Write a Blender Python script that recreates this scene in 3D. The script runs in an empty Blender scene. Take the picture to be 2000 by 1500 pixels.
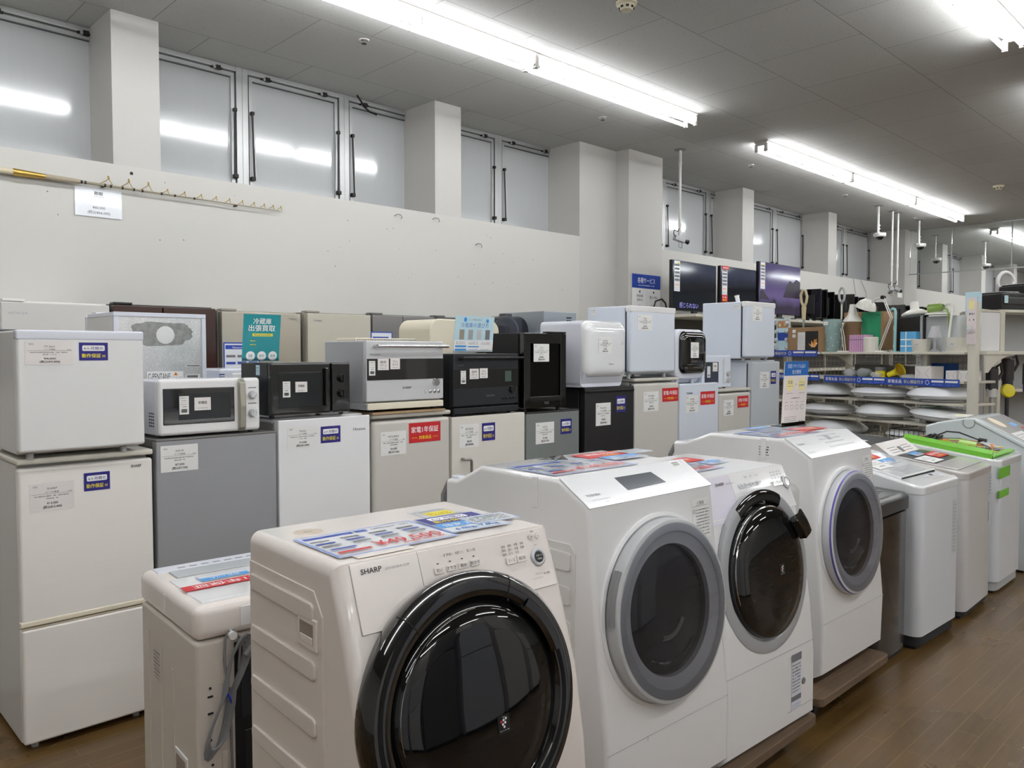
import bpy, bmesh, math, random
from mathutils import Matrix, Vector
random.seed(7)
SC = bpy.context.scene
COL = SC.collection
R = math.radians
# ------------------------------------------------------------------ camera, world, exposure
cd = bpy.data.cameras.new('camera'); cam = bpy.data.objects.new('camera', cd); COL.objects.link(cam)
cd.sensor_width = 36.0; cd.lens = 36.0 * 1541.5 / 2000.0; cd.clip_start = 0.02; cd.clip_end = 200
yaw, pit = R(45.84), R(-2.325)
fw = Vector((math.cos(yaw) * math.cos(pit), math.sin(yaw) * math.cos(pit), math.sin(pit)))
cam.location = (0, 0, 1.6)
cam.rotation_euler = fw.to_track_quat('-Z', 'Y').to_euler()
SC.camera = cam
wd = bpy.data.worlds.new('world'); SC.world = wd; wd.use_nodes = True
wd.node_tree.nodes['Background'].inputs[0].default_value = (0.75, 0.8, 0.85, 1)
wd.node_tree.nodes['Background'].inputs[1].default_value = 0.15
SC.view_settings.view_transform = 'Standard'; SC.view_settings.look = 'None'
SC.view_settings.exposure = 0.0; SC.view_settings.gamma = 1.0
SC.view_settings.use_curve_mapping = False
TUBE_STRENGTH = 28.0
CEIL = 4.1
# ------------------------------------------------------------------ materials
def lin(c):
    return tuple((v / 255 / 12.92) if v / 255 <= 0.04045 else ((v / 255 + 0.055) / 1.055) ** 2.4 for v in c)
MATS = {}
def mat(name, c=(200, 200, 200), rough=0.5, metal=0.0, spec=0.5, coat=0.0, var=0.03, scale=6.0, bump=0.0, emit=None, alpha=None, stretch=None):
    """principled material with a faint procedural tone and roughness variation"""
    if name in MATS: return MATS[name]
    m = bpy.data.materials.new(name); m.use_nodes = True; nt = m.node_tree; n = nt.nodes; L = nt.links
    b = n['Principled BSDF']; col = lin(c)
    tc = n.new('ShaderNodeTexCoord'); mp = n.new('ShaderNodeMapping'); nz = n.new('ShaderNodeTexNoise')
    mp.inputs['Scale'].default_value = stretch or (1, 1, 1)
    nz.inputs['Scale'].default_value = scale; nz.inputs['Detail'].default_value = 3
    L.new(tc.outputs['Object'], mp.inputs[0]); L.new(mp.outputs[0], nz.inputs['Vector'])
    mx = n.new('ShaderNodeMix'); mx.data_type = 'RGBA'
    mx.inputs[6].default_value = (*[v * (1 - var) for v in col], 1); mx.inputs[7].default_value = (*[min(1, v * (1 + var)) for v in col], 1)
    L.new(nz.outputs['Fac'], mx.inputs[0]); L.new(mx.outputs[2], b.inputs['Base Color'])
    b.inputs['Roughness'].default_value = rough; b.inputs['Metallic'].default_value = metal
    b.inputs['Specular IOR Level'].default_value = spec
    b.inputs['Coat Weight'].default_value = coat; b.inputs['Coat Roughness'].default_value = 0.05
    if bump:
        bp = n.new('ShaderNodeBump'); bp.inputs['Strength'].default_value = bump; bp.inputs['Distance'].default_value = 0.002
        L.new(nz.outputs['Fac'], bp.inputs['Height']); L.new(bp.outputs[0], b.inputs['Normal'])
    if emit:
        b.inputs['Emission Color'].default_value = (*lin(emit[0]), 1); b.inputs['Emission Strength'].default_value = emit[1]
    if alpha is not None: b.inputs['Alpha'].default_value = alpha
    MATS[name] = m; return m
def glassy(name, tint, rough=0.02, ior=1.45, boost=0.0):
    m = bpy.data.materials.new(name); m.use_nodes = True; nt = m.node_tree; n = nt.nodes; L = nt.links
    for x in list(n): n.remove(x)
    o = n.new('ShaderNodeOutputMaterial'); t = n.new('ShaderNodeBsdfTransparent'); g = n.new('ShaderNodeBsdfGlossy')
    f = n.new('ShaderNodeFresnel'); mx = n.new('ShaderNodeMixShader'); ad = n.new('ShaderNodeMath'); ad.operation = 'ADD'; ad.inputs[1].default_value = boost
    t.inputs[0].default_value = (*lin(tint), 1); g.inputs['Roughness'].default_value = rough; f.inputs[0].default_value = ior
    L.new(f.outputs[0], ad.inputs[0]); L.new(ad.outputs[0], mx.inputs[0]); L.new(t.outputs[0], mx.inputs[1]); L.new(g.outputs[0], mx.inputs[2]); L.new(mx.outputs[0], o.inputs[0])
    MATS[name] = m; return m
def nodes_of(name):
    m = bpy.data.materials.new(name); m.use_nodes = True; MATS[name] = m
    return m, m.node_tree.nodes, m.node_tree.links, m.node_tree.nodes['Principled BSDF']
def floor_mat():
    m, n, L, b = nodes_of('floor_planks')
    tc = n.new('ShaderNodeTexCoord'); br = n.new('ShaderNodeTexBrick'); br.offset = 0.37; br.inputs['Scale'].default_value = 1
    br.inputs['Brick Width'].default_value = 0.91; br.inputs['Row Height'].default_value = 0.087
    br.inputs['Mortar Size'].default_value = 0.0016; br.inputs['Mortar Smooth'].default_value = 0.2
    br.inputs['Color1'].default_value = (*lin((92, 69, 36)), 1); br.inputs['Color2'].default_value = (*lin((104, 79, 43)), 1); br.inputs['Mortar'].default_value = (*lin((128, 104, 70)), 1)
    L.new(tc.outputs['Object'], br.inputs['Vector'])
    mp = n.new('ShaderNodeMapping'); mp.inputs['Scale'].default_value = (2.2, 26, 1); L.new(tc.outputs['Object'], mp.inputs[0])
    nz = n.new('ShaderNodeTexNoise'); nz.inputs['Scale'].default_value = 1.6; nz.inputs['Detail'].default_value = 9; nz.inputs['Roughness'].default_value = 0.62; nz.inputs['Distortion'].default_value = 0.25; L.new(mp.outputs[0], nz.inputs['Vector'])
    rp = n.new('ShaderNodeMapRange'); rp.inputs[1].default_value = 0.3; rp.inputs[2].default_value = 0.7; rp.inputs[3].default_value = 0.86; rp.inputs[4].default_value = 1.14; L.new(nz.outputs['Fac'], rp.inputs[0])
    n2 = n.new('ShaderNodeTexNoise'); n2.inputs['Scale'].default_value = 1.3; n2.inputs['Detail'].default_value = 6; L.new(tc.outputs['Object'], n2.inputs['Vector'])
    r2 = n.new('ShaderNodeMapRange'); r2.inputs[1].default_value = 0.3; r2.inputs[2].default_value = 0.7; r2.inputs[3].default_value = 0.84; r2.inputs[4].default_value = 1.16; L.new(n2.outputs['Fac'], r2.inputs[0])
    mu = n.new('ShaderNodeMath'); mu.operation = 'MULTIPLY'; L.new(rp.outputs[0], mu.inputs[0]); L.new(r2.outputs[0], mu.inputs[1])
    vm = n.new('ShaderNodeVectorMath'); vm.operation = 'SCALE'; L.new(br.outputs['Color'], vm.inputs[0]); L.new(mu.outputs[0], vm.inputs['Scale'])
    L.new(vm.outputs[0], b.inputs['Base Color'])
    r3 = n.new('ShaderNodeMapRange'); r3.inputs[3].default_value = 0.16; r3.inputs[4].default_value = 0.42; L.new(n2.outputs['Fac'], r3.inputs[0]); L.new(r3.outputs[0], b.inputs['Roughness'])
    b.inputs['Specular IOR Level'].default_value = 0.55
    bp = n.new('ShaderNodeBump'); bp.inputs['Strength'].default_value = 0.05; bp.inputs['Distance'].default_value = 0.001; L.new(nz.outputs['Fac'], bp.inputs['Height']); L.new(bp.outputs[0], b.inputs['Normal'])
    return m
def ceil_mat():
    m, n, L, b = nodes_of('ceiling_tiles')
    tc = n.new('ShaderNodeTexCoord'); mp = n.new('ShaderNodeMapping'); mp.inputs['Location'].default_value = (0.005, 0.12, 0); L.new(tc.outputs['Object'], mp.inputs[0])
    br = n.new('ShaderNodeTexBrick'); br.offset = 0.5; br.inputs['Scale'].default_value = 1; br.inputs['Brick Width'].default_value = 0.91; br.inputs['Row Height'].default_value = 0.91
    br.inputs['Mortar Size'].default_value = 0.003; br.inputs['Mortar Smooth'].default_value = 0.1
    br.inputs['Color1'].default_value = (*lin((186, 186, 184)), 1); br.inputs['Color2'].default_value = (*lin((190, 190, 188)), 1); br.inputs['Mortar'].default_value = (*lin((130, 130, 128)), 1)
    L.new(mp.outputs[0], br.inputs['Vector'])
    m2 = n.new('ShaderNodeMapping'); m2.inputs['Rotation'].default_value = (0, 0, 0.5); m2.inputs['Scale'].default_value = (34, 90, 1); L.new(tc.outputs['Object'], m2.inputs[0])
    vo = n.new('ShaderNodeTexNoise'); vo.inputs['Scale'].default_value = 1.0; vo.inputs['Detail'].default_value = 2; L.new(m2.outputs[0], vo.inputs['Vector'])
    rp = n.new('ShaderNodeMapRange'); rp.inputs[1].default_value = 0.665; rp.inputs[2].default_value = 0.71; rp.inputs[3].default_value = 1; rp.inputs[4].default_value = 0.6; L.new(vo.outputs['Fac'], rp.inputs[0])
    vm = n.new('ShaderNodeVectorMath'); vm.operation = 'SCALE'; L.new(br.outputs['Color'], vm.inputs[0]); L.new(rp.outputs[0], vm.inputs['Scale']); L.new(vm.outputs[0], b.inputs['Base Color'])
    b.inputs['Roughness'].default_value = 0.85; b.inputs['Specular IOR Level'].default_value = 0.2
    return m
def metal_plate():
    m, n, L, b = nodes_of('galvanised_plate')
    tc = n.new('ShaderNodeTexCoord'); v = n.new('ShaderNodeTexVoronoi'); v.inputs['Scale'].default_value = 260; L.new(tc.outputs['Object'], v.inputs['Vector'])
    z = n.new('ShaderNodeTexNoise'); z.inputs['Scale'].default_value = 9; z.inputs['Detail'].default_value = 8; L.new(tc.outputs['Object'], z.inputs['Vector'])
    ad = n.new('ShaderNodeMath'); ad.operation = 'MULTIPLY'; L.new(v.outputs['Distance'], ad.inputs[0]); L.new(z.outputs['Fac'], ad.inputs[1])
    rp = n.new('ShaderNodeMapRange'); rp.inputs[1].default_value = 0.05; rp.inputs[2].default_value = 0.4; rp.inputs[3].default_value = 0.55; rp.inputs[4].default_value = 0.8; L.new(ad.outputs[0], rp.inputs[0])
    L.new(rp.outputs[0], b.inputs['Base Color']); b.inputs['Metallic'].default_value = 0.75; b.inputs['Roughness'].default_value = 0.4
    bp = n.new('ShaderNodeBump'); bp.inputs['Strength'].default_value = 0.5; bp.inputs['Distance'].default_value = 0.003; L.new(z.outputs['Fac'], bp.inputs['Height']); L.new(bp.outputs[0], b.inputs['Normal'])
    return m
def screen_mat(name, kind):
    """television picture made of procedural gradients"""
    m, n, L, b = nodes_of(name)
    tc = n.new('ShaderNodeTexCoord'); sp = n.new('ShaderNodeSeparateXYZ'); L.new(tc.outputs['Object'], sp.inputs[0])
    cr = n.new('ShaderNodeValToRGB'); mr = n.new('ShaderNodeMapRange'); mr.inputs[1].default_value = 0.0; mr.inputs[2].default_value = 0.62
    L.new(sp.outputs['Z'], mr.inputs[0]); e = cr.color_ramp.elements
    nz = n.new('ShaderNodeTexNoise'); nz.inputs['Scale'].default_value = 3; nz.inputs['Detail'].default_value = 4; L.new(tc.outputs['Object'], nz.inputs['Vector'])
    ad = n.new('ShaderNodeMath'); ad.operation = 'MULTIPLY_ADD'; ad.inputs[1].default_value = 0.25; L.new(nz.outputs['Fac'], ad.inputs[0]); L.new(mr.outputs[0], ad.inputs[2]); L.new(ad.outputs[0], cr.inputs[0])
    if kind == 'dark': st = [(0.0, (14, 18, 24)), (0.4, (26, 34, 40)), (0.75, (16, 20, 28)), (1.0, (52, 60, 84))]
    else: st = [(0.0, (44, 38, 58)), (0.33, (62, 54, 76)), (0.42, (60, 52, 70)), (0.62, (116, 102, 150)), (1.0, (88, 78, 124))]
    e[0].position, e[0].color = st[0][0], (*lin(st[0][1]), 1); e[1].position, e[1].color = st[-1][0], (*lin(st[-1][1]), 1)
    for p, c in st[1:-1]: k = e.new(p); k.color = (*lin(c), 1)
    L.new(cr.outputs[0], b.inputs['Emission Color']); b.inputs['Emission Strength'].default_value = 0.75 if kind != 'dark' else 0.6
    b.inputs['Base Color'].default_value = (0.01, 0.01, 0.012, 1); b.inputs['Roughness'].default_value = 0.08
    return m
WHITE = mat('white_enamel', (240, 240, 240), 0.22, coat=0.4, var=0.01)
WHITE2 = mat('cool_white_enamel', (226, 230, 240), 0.25, coat=0.3, var=0.01)
IVORY = mat('warm_white_plastic', (240, 232, 226), 0.2, coat=0.5, var=0.01)
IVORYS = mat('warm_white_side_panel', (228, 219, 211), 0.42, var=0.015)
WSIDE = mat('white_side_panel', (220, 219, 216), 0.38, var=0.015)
GLOSSW = mat('gloss_white', (243, 245, 247), 0.06, coat=1.0, var=0.005)
CREAM = mat('cream_plastic', (236, 228, 206), 0.35, var=0.01)
BLACK = mat('black_plastic', (20, 20, 22), 0.35, var=0.05)
BLACKG = mat('gloss_black', (7, 8, 10), 0.04, coat=1.0, var=0.02, spec=0.6)
BLACKM = mat('matte_black_enamel', (30, 28, 29), 0.5, var=0.04)
DKBLUE = mat('black_blue_enamel', (28, 31, 36), 0.4, var=0.03)
DARK = mat('dark_void', (12, 12, 13), 0.7)
RUBBER = mat('dark_grey_rubber', (44, 45, 48), 0.7, var=0.06)
GREYP = mat('grey_plastic', (128, 128, 130), 0.45)
GREYL = mat('light_grey_plastic', (186, 188, 190), 0.4)
SILVER = mat('silver_paint', (172, 174, 177), 0.32, metal=0.12, var=0.02)
SILVER2 = mat('silver_paint_light', (200, 202, 206), 0.3, metal=0.05, var=0.02)
CHROME = mat('chrome', (215, 215, 215), 0.12, metal=1.0, var=0.02)
STEEL = mat('brushed_steel', (158, 156, 152), 0.3, metal=0.8, stretch=(60, 60, 1), scale=3, var=0.1)
ALU = mat('aluminium_frame', (176, 178, 178), 0.38, metal=0.55, var=0.03)
ALUD = mat('aluminium_dark_groove', (84, 86, 86), 0.5, metal=0.4)
HARD = mat('blackened_hardware', (44, 42, 40), 0.45, metal=0.6, var=0.1)
PAPER = mat('white_paper', (238, 238, 236), 0.65, var=0.01)
PAPERP = mat('pale_pink_paper', (236, 231, 228), 0.6, var=0.01)
LAM = mat('laminated_paper', (236, 240, 246), 0.12, coat=0.6, var=0.01)
INK = mat('black_ink', (28, 28, 30), 0.6)
INKG = mat('grey_ink', (120, 122, 126), 0.6)
INKL = mat('light_grey_ink', (168, 172, 178), 0.6)
NAVY = mat('navy_blue_print', (38, 34, 128), 0.45)
BLUE = mat('strong_blue_print', (28, 108, 190), 0.4)
BLUE2 = mat('royal_blue_print', (40, 74, 172), 0.35)
SKY = mat('sky_blue_print', (66, 156, 224), 0.35)
LBLUE = mat('pale_blue_print', (196, 226, 236), 0.4)
BORD = mat('blue_sheet_border', (128, 152, 212), 0.35)
TEAL = mat('teal_print', (22, 150, 160), 0.25, coat=0.4)
RED = mat('red_print', (206, 38, 44), 0.4)
YEL = mat('yellow_print', (240, 222, 40), 0.4)
PALEY = mat('pale_yellow_print', (244, 236, 170), 0.5)
ORNG = mat('orange_print', (240, 150, 50), 0.5)
INKW = mat('white_ink', (248, 248, 248), 0.5)
SMOKE = glassy('smoked_door_glass', (105, 108, 116), 0.015, 1.5, 0.02)
CLEAR = glassy('clear_door_glass', (238, 239, 244), 0.015, 1.5, 0.0)
WINEG = glassy('dark_cabinet_glass', (150, 136, 124), 0.02, 1.5, 0.0)
ACRYL = glassy('clear_acrylic', (236, 242, 246), 0.02, 1.45)
CURTG = glassy('smoke_curtain_glass', (250, 252, 252), 0.01, 1.25)
LILAC = glassy('lilac_clear_plastic', (190, 190, 214), 0.08, 1.5, 0.08)
# ------------------------------------------------------------------ mesh helpers
def frame(o, right=(1, 0, 0), up=(0, 0, 1)):
    r = Vector(right).normalized(); u = Vector(up).normalized(); nn = r.cross(u)
    return Matrix(((r.x, u.x, nn.x, o[0]), (r.y, u.y, nn.y, o[1]), (r.z, u.z, nn.z, o[2]), (0, 0, 0, 1)))
def rounded(w, h, r, n=6):
    P = []
    for cx, cy, a in ((w - r, h - r, 0), (r, h - r, 90), (r, r, 180), (w - r, r, 270)): P += [(cx + r * math.cos(R(a + 90 * i / n)), cy + r * math.sin(R(a + 90 * i / n))) for i in range(n + 1)]
    return P
TXT = {}
def text_data(s, bold):
    k = (s, bold)
    if k in TXT: return TXT[k]
    cu = bpy.data.curves.new('t', 'FONT'); cu.body = s; cu.resolution_u = 2; cu.size = 1.0
    o = bpy.data.objects.new('t', cu); COL.objects.link(o)
    dg = bpy.context.evaluated_depsgraph_get(); dg.update()
    me = bpy.data.meshes.new_from_object(o.evaluated_get(dg))
    vs = [v.co.copy() for v in me.vertices]; fs = [tuple(p.vertices) for p in me.polygons]
    bpy.data.objects.remove(o); bpy.data.curves.remove(cu); bpy.data.meshes.remove(me)
    if bold:   # heavier strokes: the same glyphs laid again a hair to the side
        n0 = len(vs); f0 = list(fs)
        for dx, dy, dz in ((0.028, 0.0, 0.00004), (0.014, 0.016, 0.00008)):
            k0 = len(vs); vs += [v + Vector((dx, dy, dz)) for v in vs[:n0]]; fs += [tuple(i + k0 for i in f) for f in f0]
    x0 = min((v.x for v in vs), default=0); x1 = max((v.x for v in vs), default=1)
    TXT[k] = (vs, fs, x0, x1); return TXT[k]
class MB:
    def __init__(s): s.bm = bmesh.new(); s.mats = []; s.bev = False
    def mi(s, m):
        if m not in s.mats: s.mats.append(m)
        return s.mats.index(m)
    def merge(s, t, m, mtx=None):
        i = s.mi(m)
        if m is not None:
            for f in t.faces: f.material_index = i
        if mtx is not None: bmesh.ops.transform(t, matrix=mtx, verts=t.verts)
        me = bpy.data.meshes.new('x'); t.to_mesh(me); t.free(); s.bm.from_mesh(me); bpy.data.meshes.remove(me); return s
    def box(s, x0, y0, z0, x1, y1, z1, m, bev=0.0, seg=3, mtx=None):
        t = bmesh.new(); bmesh.ops.create_cube(t, size=1)
        for v in t.verts: v.co = Vector(((x0 + x1) / 2 + v.co.x * (x1 - x0), (y0 + y1) / 2 + v.co.y * (y1 - y0), (z0 + z1) / 2 + v.co.z * (z1 - z0)))
        if bev:
            bev = min(bev, 0.49 * min(abs(x1 - x0), abs(y1 - y0), abs(z1 - z0)))
            bmesh.ops.bevel(t, geom=t.edges[:], offset=bev, segments=seg, profile=0.5, affect='EDGES'); s.bev = True
        return s.merge(t, m, mtx)
    def prism(s, pts, a0, a1, m, axis='x', bev=0.0, seg=3, mtx=None, bevsel=None):
        """polygon extruded along an axis: axis x -> pts are (y,z); axis z -> (x,y); axis y -> (x,z)"""
        def P(p, a): return {'x': (a, p[0], p[1]), 'z': (p[0], p[1], a), 'y': (p[0], a, p[1])}[axis]
        t = bmesh.new(); A = [t.verts.new(P(p, a0)) for p in pts]; B = [t.verts.new(P(p, a1)) for p in pts]
        t.faces.new(A); t.faces.new(B[::-1]); n = len(pts)
        for i in range(n): t.faces.new((A[i], B[i], B[(i + 1) % n], A[(i + 1) % n]))
        bmesh.ops.recalc_face_normals(t, faces=t.faces)
        if bev:
            ed = [e for e in t.edges if (bevsel is None or bevsel(e))]
            bmesh.ops.bevel(t, geom=ed, offset=bev, segments=seg, profile=0.5, affect='EDGES'); s.bev = True
        return s.merge(t, m, mtx)
    def cyl(s, p0, p1, r, m, n=16, r2=None):
        p0, p1 = Vector(p0), Vector(p1); d = p1 - p0
        t = bmesh.new(); bmesh.ops.create_cone(t, segments=n, radius1=r, radius2=r if r2 is None else r2, depth=d.length, cap_ends=True)
        return s.merge(t, m, Matrix.Translation((p0 + p1) / 2) @ d.to_track_quat('Z', 'Y').to_matrix().to_4x4())
    def sph(s, c, r, m, n=16, sc=(1, 1, 1), mtx=None):
        t = bmesh.new(); bmesh.ops.create_uvsphere(t, u_segments=n, v_segments=max(6, n // 2), radius=r)
        M2 = Matrix.Translation(c) @ Matrix.Diagonal((*sc, 1))
        return s.merge(t, m, (mtx @ M2) if mtx is not None else M2)
    def lathe(s, prof, m, mtx=None, n=64, a0=0.0, a1=360.0, mats=None, cap=False):
        """(r,h) profile turned about local z"""
        t = bmesh.new(); full = abs(a1 - a0) >= 359.9; N = n if full else n + 1; rings = []
        for r, h in prof:
            if r < 1e-6: rings.append([t.verts.new((0, 0, h))] * N)
            else: rings.append([t.verts.new((r * math.cos(R(a0 + (a1 - a0) * i / n)), r * math.sin(R(a0 + (a1 - a0) * i / n)), h)) for i in range(N)])
        K = n
        base = [s.mi(q) for q in mats] if mats else None
        for j in range(len(rings) - 1):
            for i in range(K):
                k = (i + 1) % N
                vs = []
                for v in (rings[j][i], rings[j][k], rings[j + 1][k], rings[j + 1][i]):
                    if v not in vs: vs.append(v)
                if len(vs) > 2:
                    f = t.faces.new(vs)
                    if base: f.material_index = base[j]
        if cap and not full:
            t.faces.new([r_[0] for r_ in rings]); t.faces.new([r_[-1] for r_ in rings][::-1])
        bmesh.ops.recalc_face_normals(t, faces=t.faces)
        return s.merge(t, None if mats else m, mtx)
    def pillow(s, w, h, r, dep, m, x=0.0, y=0.0, z=0.0, rim=0.0):
        """bulging rounded-rectangle front facing -y, its edge at y"""
        t = bmesh.new(); P0 = rounded(w, h, r, 8); rings = []
        lv = [(1.0, -rim), (1.0, 0.0), (0.99, 0.22), (0.965, 0.42), (0.92, 0.6), (0.85, 0.75), (0.74, 0.87), (0.58, 0.95), (0.35, 0.99)]
        for sc, f in lv: rings.append([t.verts.new((x + w / 2 + (p[0] - w / 2) * sc, y - f * dep if f >= 0 else y + rim, z + h / 2 + (p[1] - h / 2) * sc)) for p in P0])
        n = len(P0); c = t.verts.new((x + w / 2, y - dep, z + h / 2))
        for a, b2 in zip(rings[:-1], rings[1:]):
            for i in range(n): t.faces.new((a[i], a[(i + 1) % n], b2[(i + 1) % n], b2[i]))
        for i in range(n): t.faces.new((rings[-1][i], rings[-1][(i + 1) % n], c))
        t.faces.new(rings[0][::-1]); bmesh.ops.recalc_face_normals(t, faces=t.faces)
        return s.merge(t, m)
    def tube(s, pts, r, m, n=8):
        pts = [Vector(p) for p in pts]; t = bmesh.new(); rings = []; prev = None
        for i, p in enumerate(pts):
            d = (pts[min(i + 1, len(pts) - 1)] - pts[max(i - 1, 0)]).normalized()
            if prev is None: a = d.orthogonal().normalized()
            else:
                a = prev - d * prev.dot(d)
                a = a.normalized() if a.length > 1e-6 else d.orthogonal().normalized()
            prev = a; b = d.cross(a); rr = r[i] if isinstance(r, (list, tuple)) else r
            rings.append([t.verts.new(p + (a * math.cos(2 * math.pi * k / n) + b * math.sin(2 * math.pi * k / n)) * rr) for k in range(n)])
        for j in range(len(rings) - 1):
            for k in range(n): t.faces.new((rings[j][k], rings[j][(k + 1) % n], rings[j + 1][(k + 1) % n], rings[j + 1][k]))
        t.faces.new(rings[0][::-1]); t.faces.new(rings[-1])
        bmesh.ops.recalc_face_normals(t, faces=t.faces)
        return s.merge(t, m)
    def poly(s, pts, m, mtx=None):
        t = bmesh.new(); t.faces.new([t.verts.new(p) for p in pts]); return s.merge(t, m, mtx)
    def text(s, txt, x, y, size, m, mtx, h=0.001, align='l', width=None, bold=False):
        vs, fs, x0, x1 = text_data(txt, bold); i = s.mi(m)
        k = size; kx = (width / max(1e-6, (x1 - x0))) if width else size
        off = {'l': -x0, 'c': -(x0 + x1) / 2, 'r': -x1}[align]
        nv = [s.bm.verts.new(mtx @ Vector((x + (v.x + off) * kx, y + v.y * k, h + v.z))) for v in vs]
        for f in fs:
            try: q = s.bm.faces.new([nv[j] for j in f]); q.material_index = i
            except ValueError: pass
        return s
    def card(s, mtx, w, h, bg, items, t=0.0008, rad=0.0):
        """a thin printed sheet; mtx is its lower-left corner frame, items are laid on its face"""
        s.box(0, 0, 0, w, h, t, bg, mtx=mtx)
        z = t
        for it in items:
            z += 0.00012
            k = it[0]
            if k == 'r': s.poly([(it[1], it[2], z), (it[1] + it[3], it[2], z), (it[1] + it[3], it[2] + it[4], z), (it[1], it[2] + it[4], z)], it[5], mtx)
            elif k == 'rr':
                x, y, ww, hh, mm = it[1:6]; rr = min(ww, hh) * 0.2 if len(it) < 7 else it[6]; P = []
                for cx, cy, a in ((x + ww - rr, y + hh - rr, 0), (x + rr, y + hh - rr, 90), (x + rr, y + rr, 180), (x + ww - rr, y + rr, 270)):
                    P += [(cx + rr * math.cos(R(a + b)), cy + rr * math.sin(R(a + b)), z) for b in (0, 30, 60, 90)]
                s.poly(P, mm, mtx)
            elif k == 'c': s.poly([(it[1] + it[3] * math.cos(2 * math.pi * i / 24), it[2] + it[3] * math.sin(2 * math.pi * i / 24), z) for i in range(24)], it[4], mtx)
            elif k == 'p': s.poly([(a, b, z) for a, b in it[1]], it[2], mtx)
            elif k == 't':
                o = dict(it[6]) if len(it) > 6 else {}
                s.text(it[1], it[2], it[3], it[4], it[5], mtx, h=z, **o)
            elif k == 'g':  # a line of fine print too small to read: short dashes
                x, y, ww, hh, mm = it[1:6]; rnd = random.Random(int(x * 9999 + y * 777)); c = x
                while c < x + ww:
                    l = min(hh * rnd.uniform(0.35, 0.8), x + ww - c); q = hh * rnd.uniform(0.0, 0.3); s.poly([(c, y + q * 0.5, z), (c + l, y + q * 0.5, z), (c + l, y + hh - q, z), (c, y + hh - q, z)], mm, mtx); c += l + hh * rnd.uniform(0.18, 0.4) + (hh * 1.1 if rnd.random() < 0.1 else 0)
        return s
    def build(s, name, parent=None, ang=35):
        me = bpy.data.meshes.new(name); s.bm.to_mesh(me); s.bm.free()
        for m in s.mats: me.materials.append(m)
        me.polygons.foreach_set('use_smooth', [True] * len(me.polygons)); me.set_sharp_from_angle(angle=R(ang))
        o = bpy.data.objects.new(name, me); COL.objects.link(o)
        if parent is not None: o.parent = parent
        if s.bev:
            w = o.modifiers.new('normals', 'WEIGHTED_NORMAL'); w.keep_sharp = True
        return o
def thing(name, label, cat, loc=(0, 0, 0), rot=0.0, group=None, kind=None):
    o = bpy.data.objects.new(name, None); o.empty_display_size = 0.1; COL.objects.link(o)
    o.location = loc; o.rotation_euler = (0, 0, R(rot)) if not isinstance(rot, tuple) else rot
    if label: o['label'] = label
    if cat: o['category'] = cat
    if group: o['group'] = group
    if kind: o['kind'] = kind
    return o
def tag(o, label, cat, group=None):
    o['label'] = label; o['category'] = cat
    if group: o['group'] = group
    return o
def struct(o, label=None, cat=None):
    o['kind'] = 'structure'
    if label: o['label'] = label
    if cat: o['category'] = cat
    return o
def dup(root, loc, rot=None, label=None):
    r = root.copy(); COL.objects.link(r); r.location = loc
    if rot is not None: r.rotation_euler = (0, 0, R(rot))
    if label: r['label'] = label
    for ch in [o for o in bpy.data.objects if o.parent == root]:
        c = ch.copy(); COL.objects.link(c); c.parent = r
        for g in [o for o in bpy.data.objects if o.parent == ch]:
            d = g.copy(); COL.objects.link(d); d.parent = c
    return r
# ------------------------------------------------------------------ the room
WALLM = mat('white_wall_paint', (199, 198, 193), 0.6, var=0.015, scale=2.0, bump=0.04)
COLM = mat('column_wallpaper', (194, 192, 188), 0.65, var=0.015, scale=60, bump=0.15)
FLOORM = floor_mat(); CEILM = ceil_mat()
PANEM = mat('frosted_window_panel', (190, 193, 195), 0.1, spec=0.6, metal=0.12, var=0.02, scale=30, stretch=(1, 1, 0.05))
X0, X1, Y0, Y1 = -5.0, 30.0, -11.0, 6.85
struct(MB().box(X0, Y0, -0.1, X1, Y1, 0, FLOORM).build('floor'), 'dark brown plank floor with worn glossy patches', 'floor')
struct(MB().box(X0, Y0, CEIL, X1, Y1, CEIL + 0.1, CEILM).build('ceiling'), 'grey speckled ceiling of square tiles', 'ceiling')
b = MB()
b.box(X0, 6.24, 0, 7.18, Y1, 2.98, WALLM); b.box(8.58, 6.24, 0, 17.05, Y1, 2.98, WALLM); b.box(17.75, 6.24, 0, X1, Y1, 2.98, WALLM)
b.box(X0, 6.8, 2.98, X1, Y1, CEIL, WALLM)
rnd = random.Random(4)
for i in range(34):
    x = rnd.choice([rnd.uniform(2.9, 7.0), rnd.uniform(1.4, 7.0)]); z = rnd.uniform(2.3, 2.9)
    b.cyl((x, 6.2392, z), (x, 6.241, z), rnd.uniform(0.003, 0.006), INKG, 8)
b.cyl((2.105, 6.238, 2.93), (2.105, 6.241, 2.93), 0.012, INK, 12)
struct(b.build('wall_back'), 'white painted partition wall with screw marks below the high windows', 'wall')
struct(MB().box(X0, Y0 - 0.1, 0, X1, Y0, CEIL, WALLM).build('wall_front'))
struct(MB().box(X0 - 0.1, Y0, 0, X0, Y1, CEIL, WALLM).build('wall_left'))
struct(MB().box(X1, Y0, 0, X1 + 0.1, Y1, CEIL, WALLM).build('wall_right'))
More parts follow.
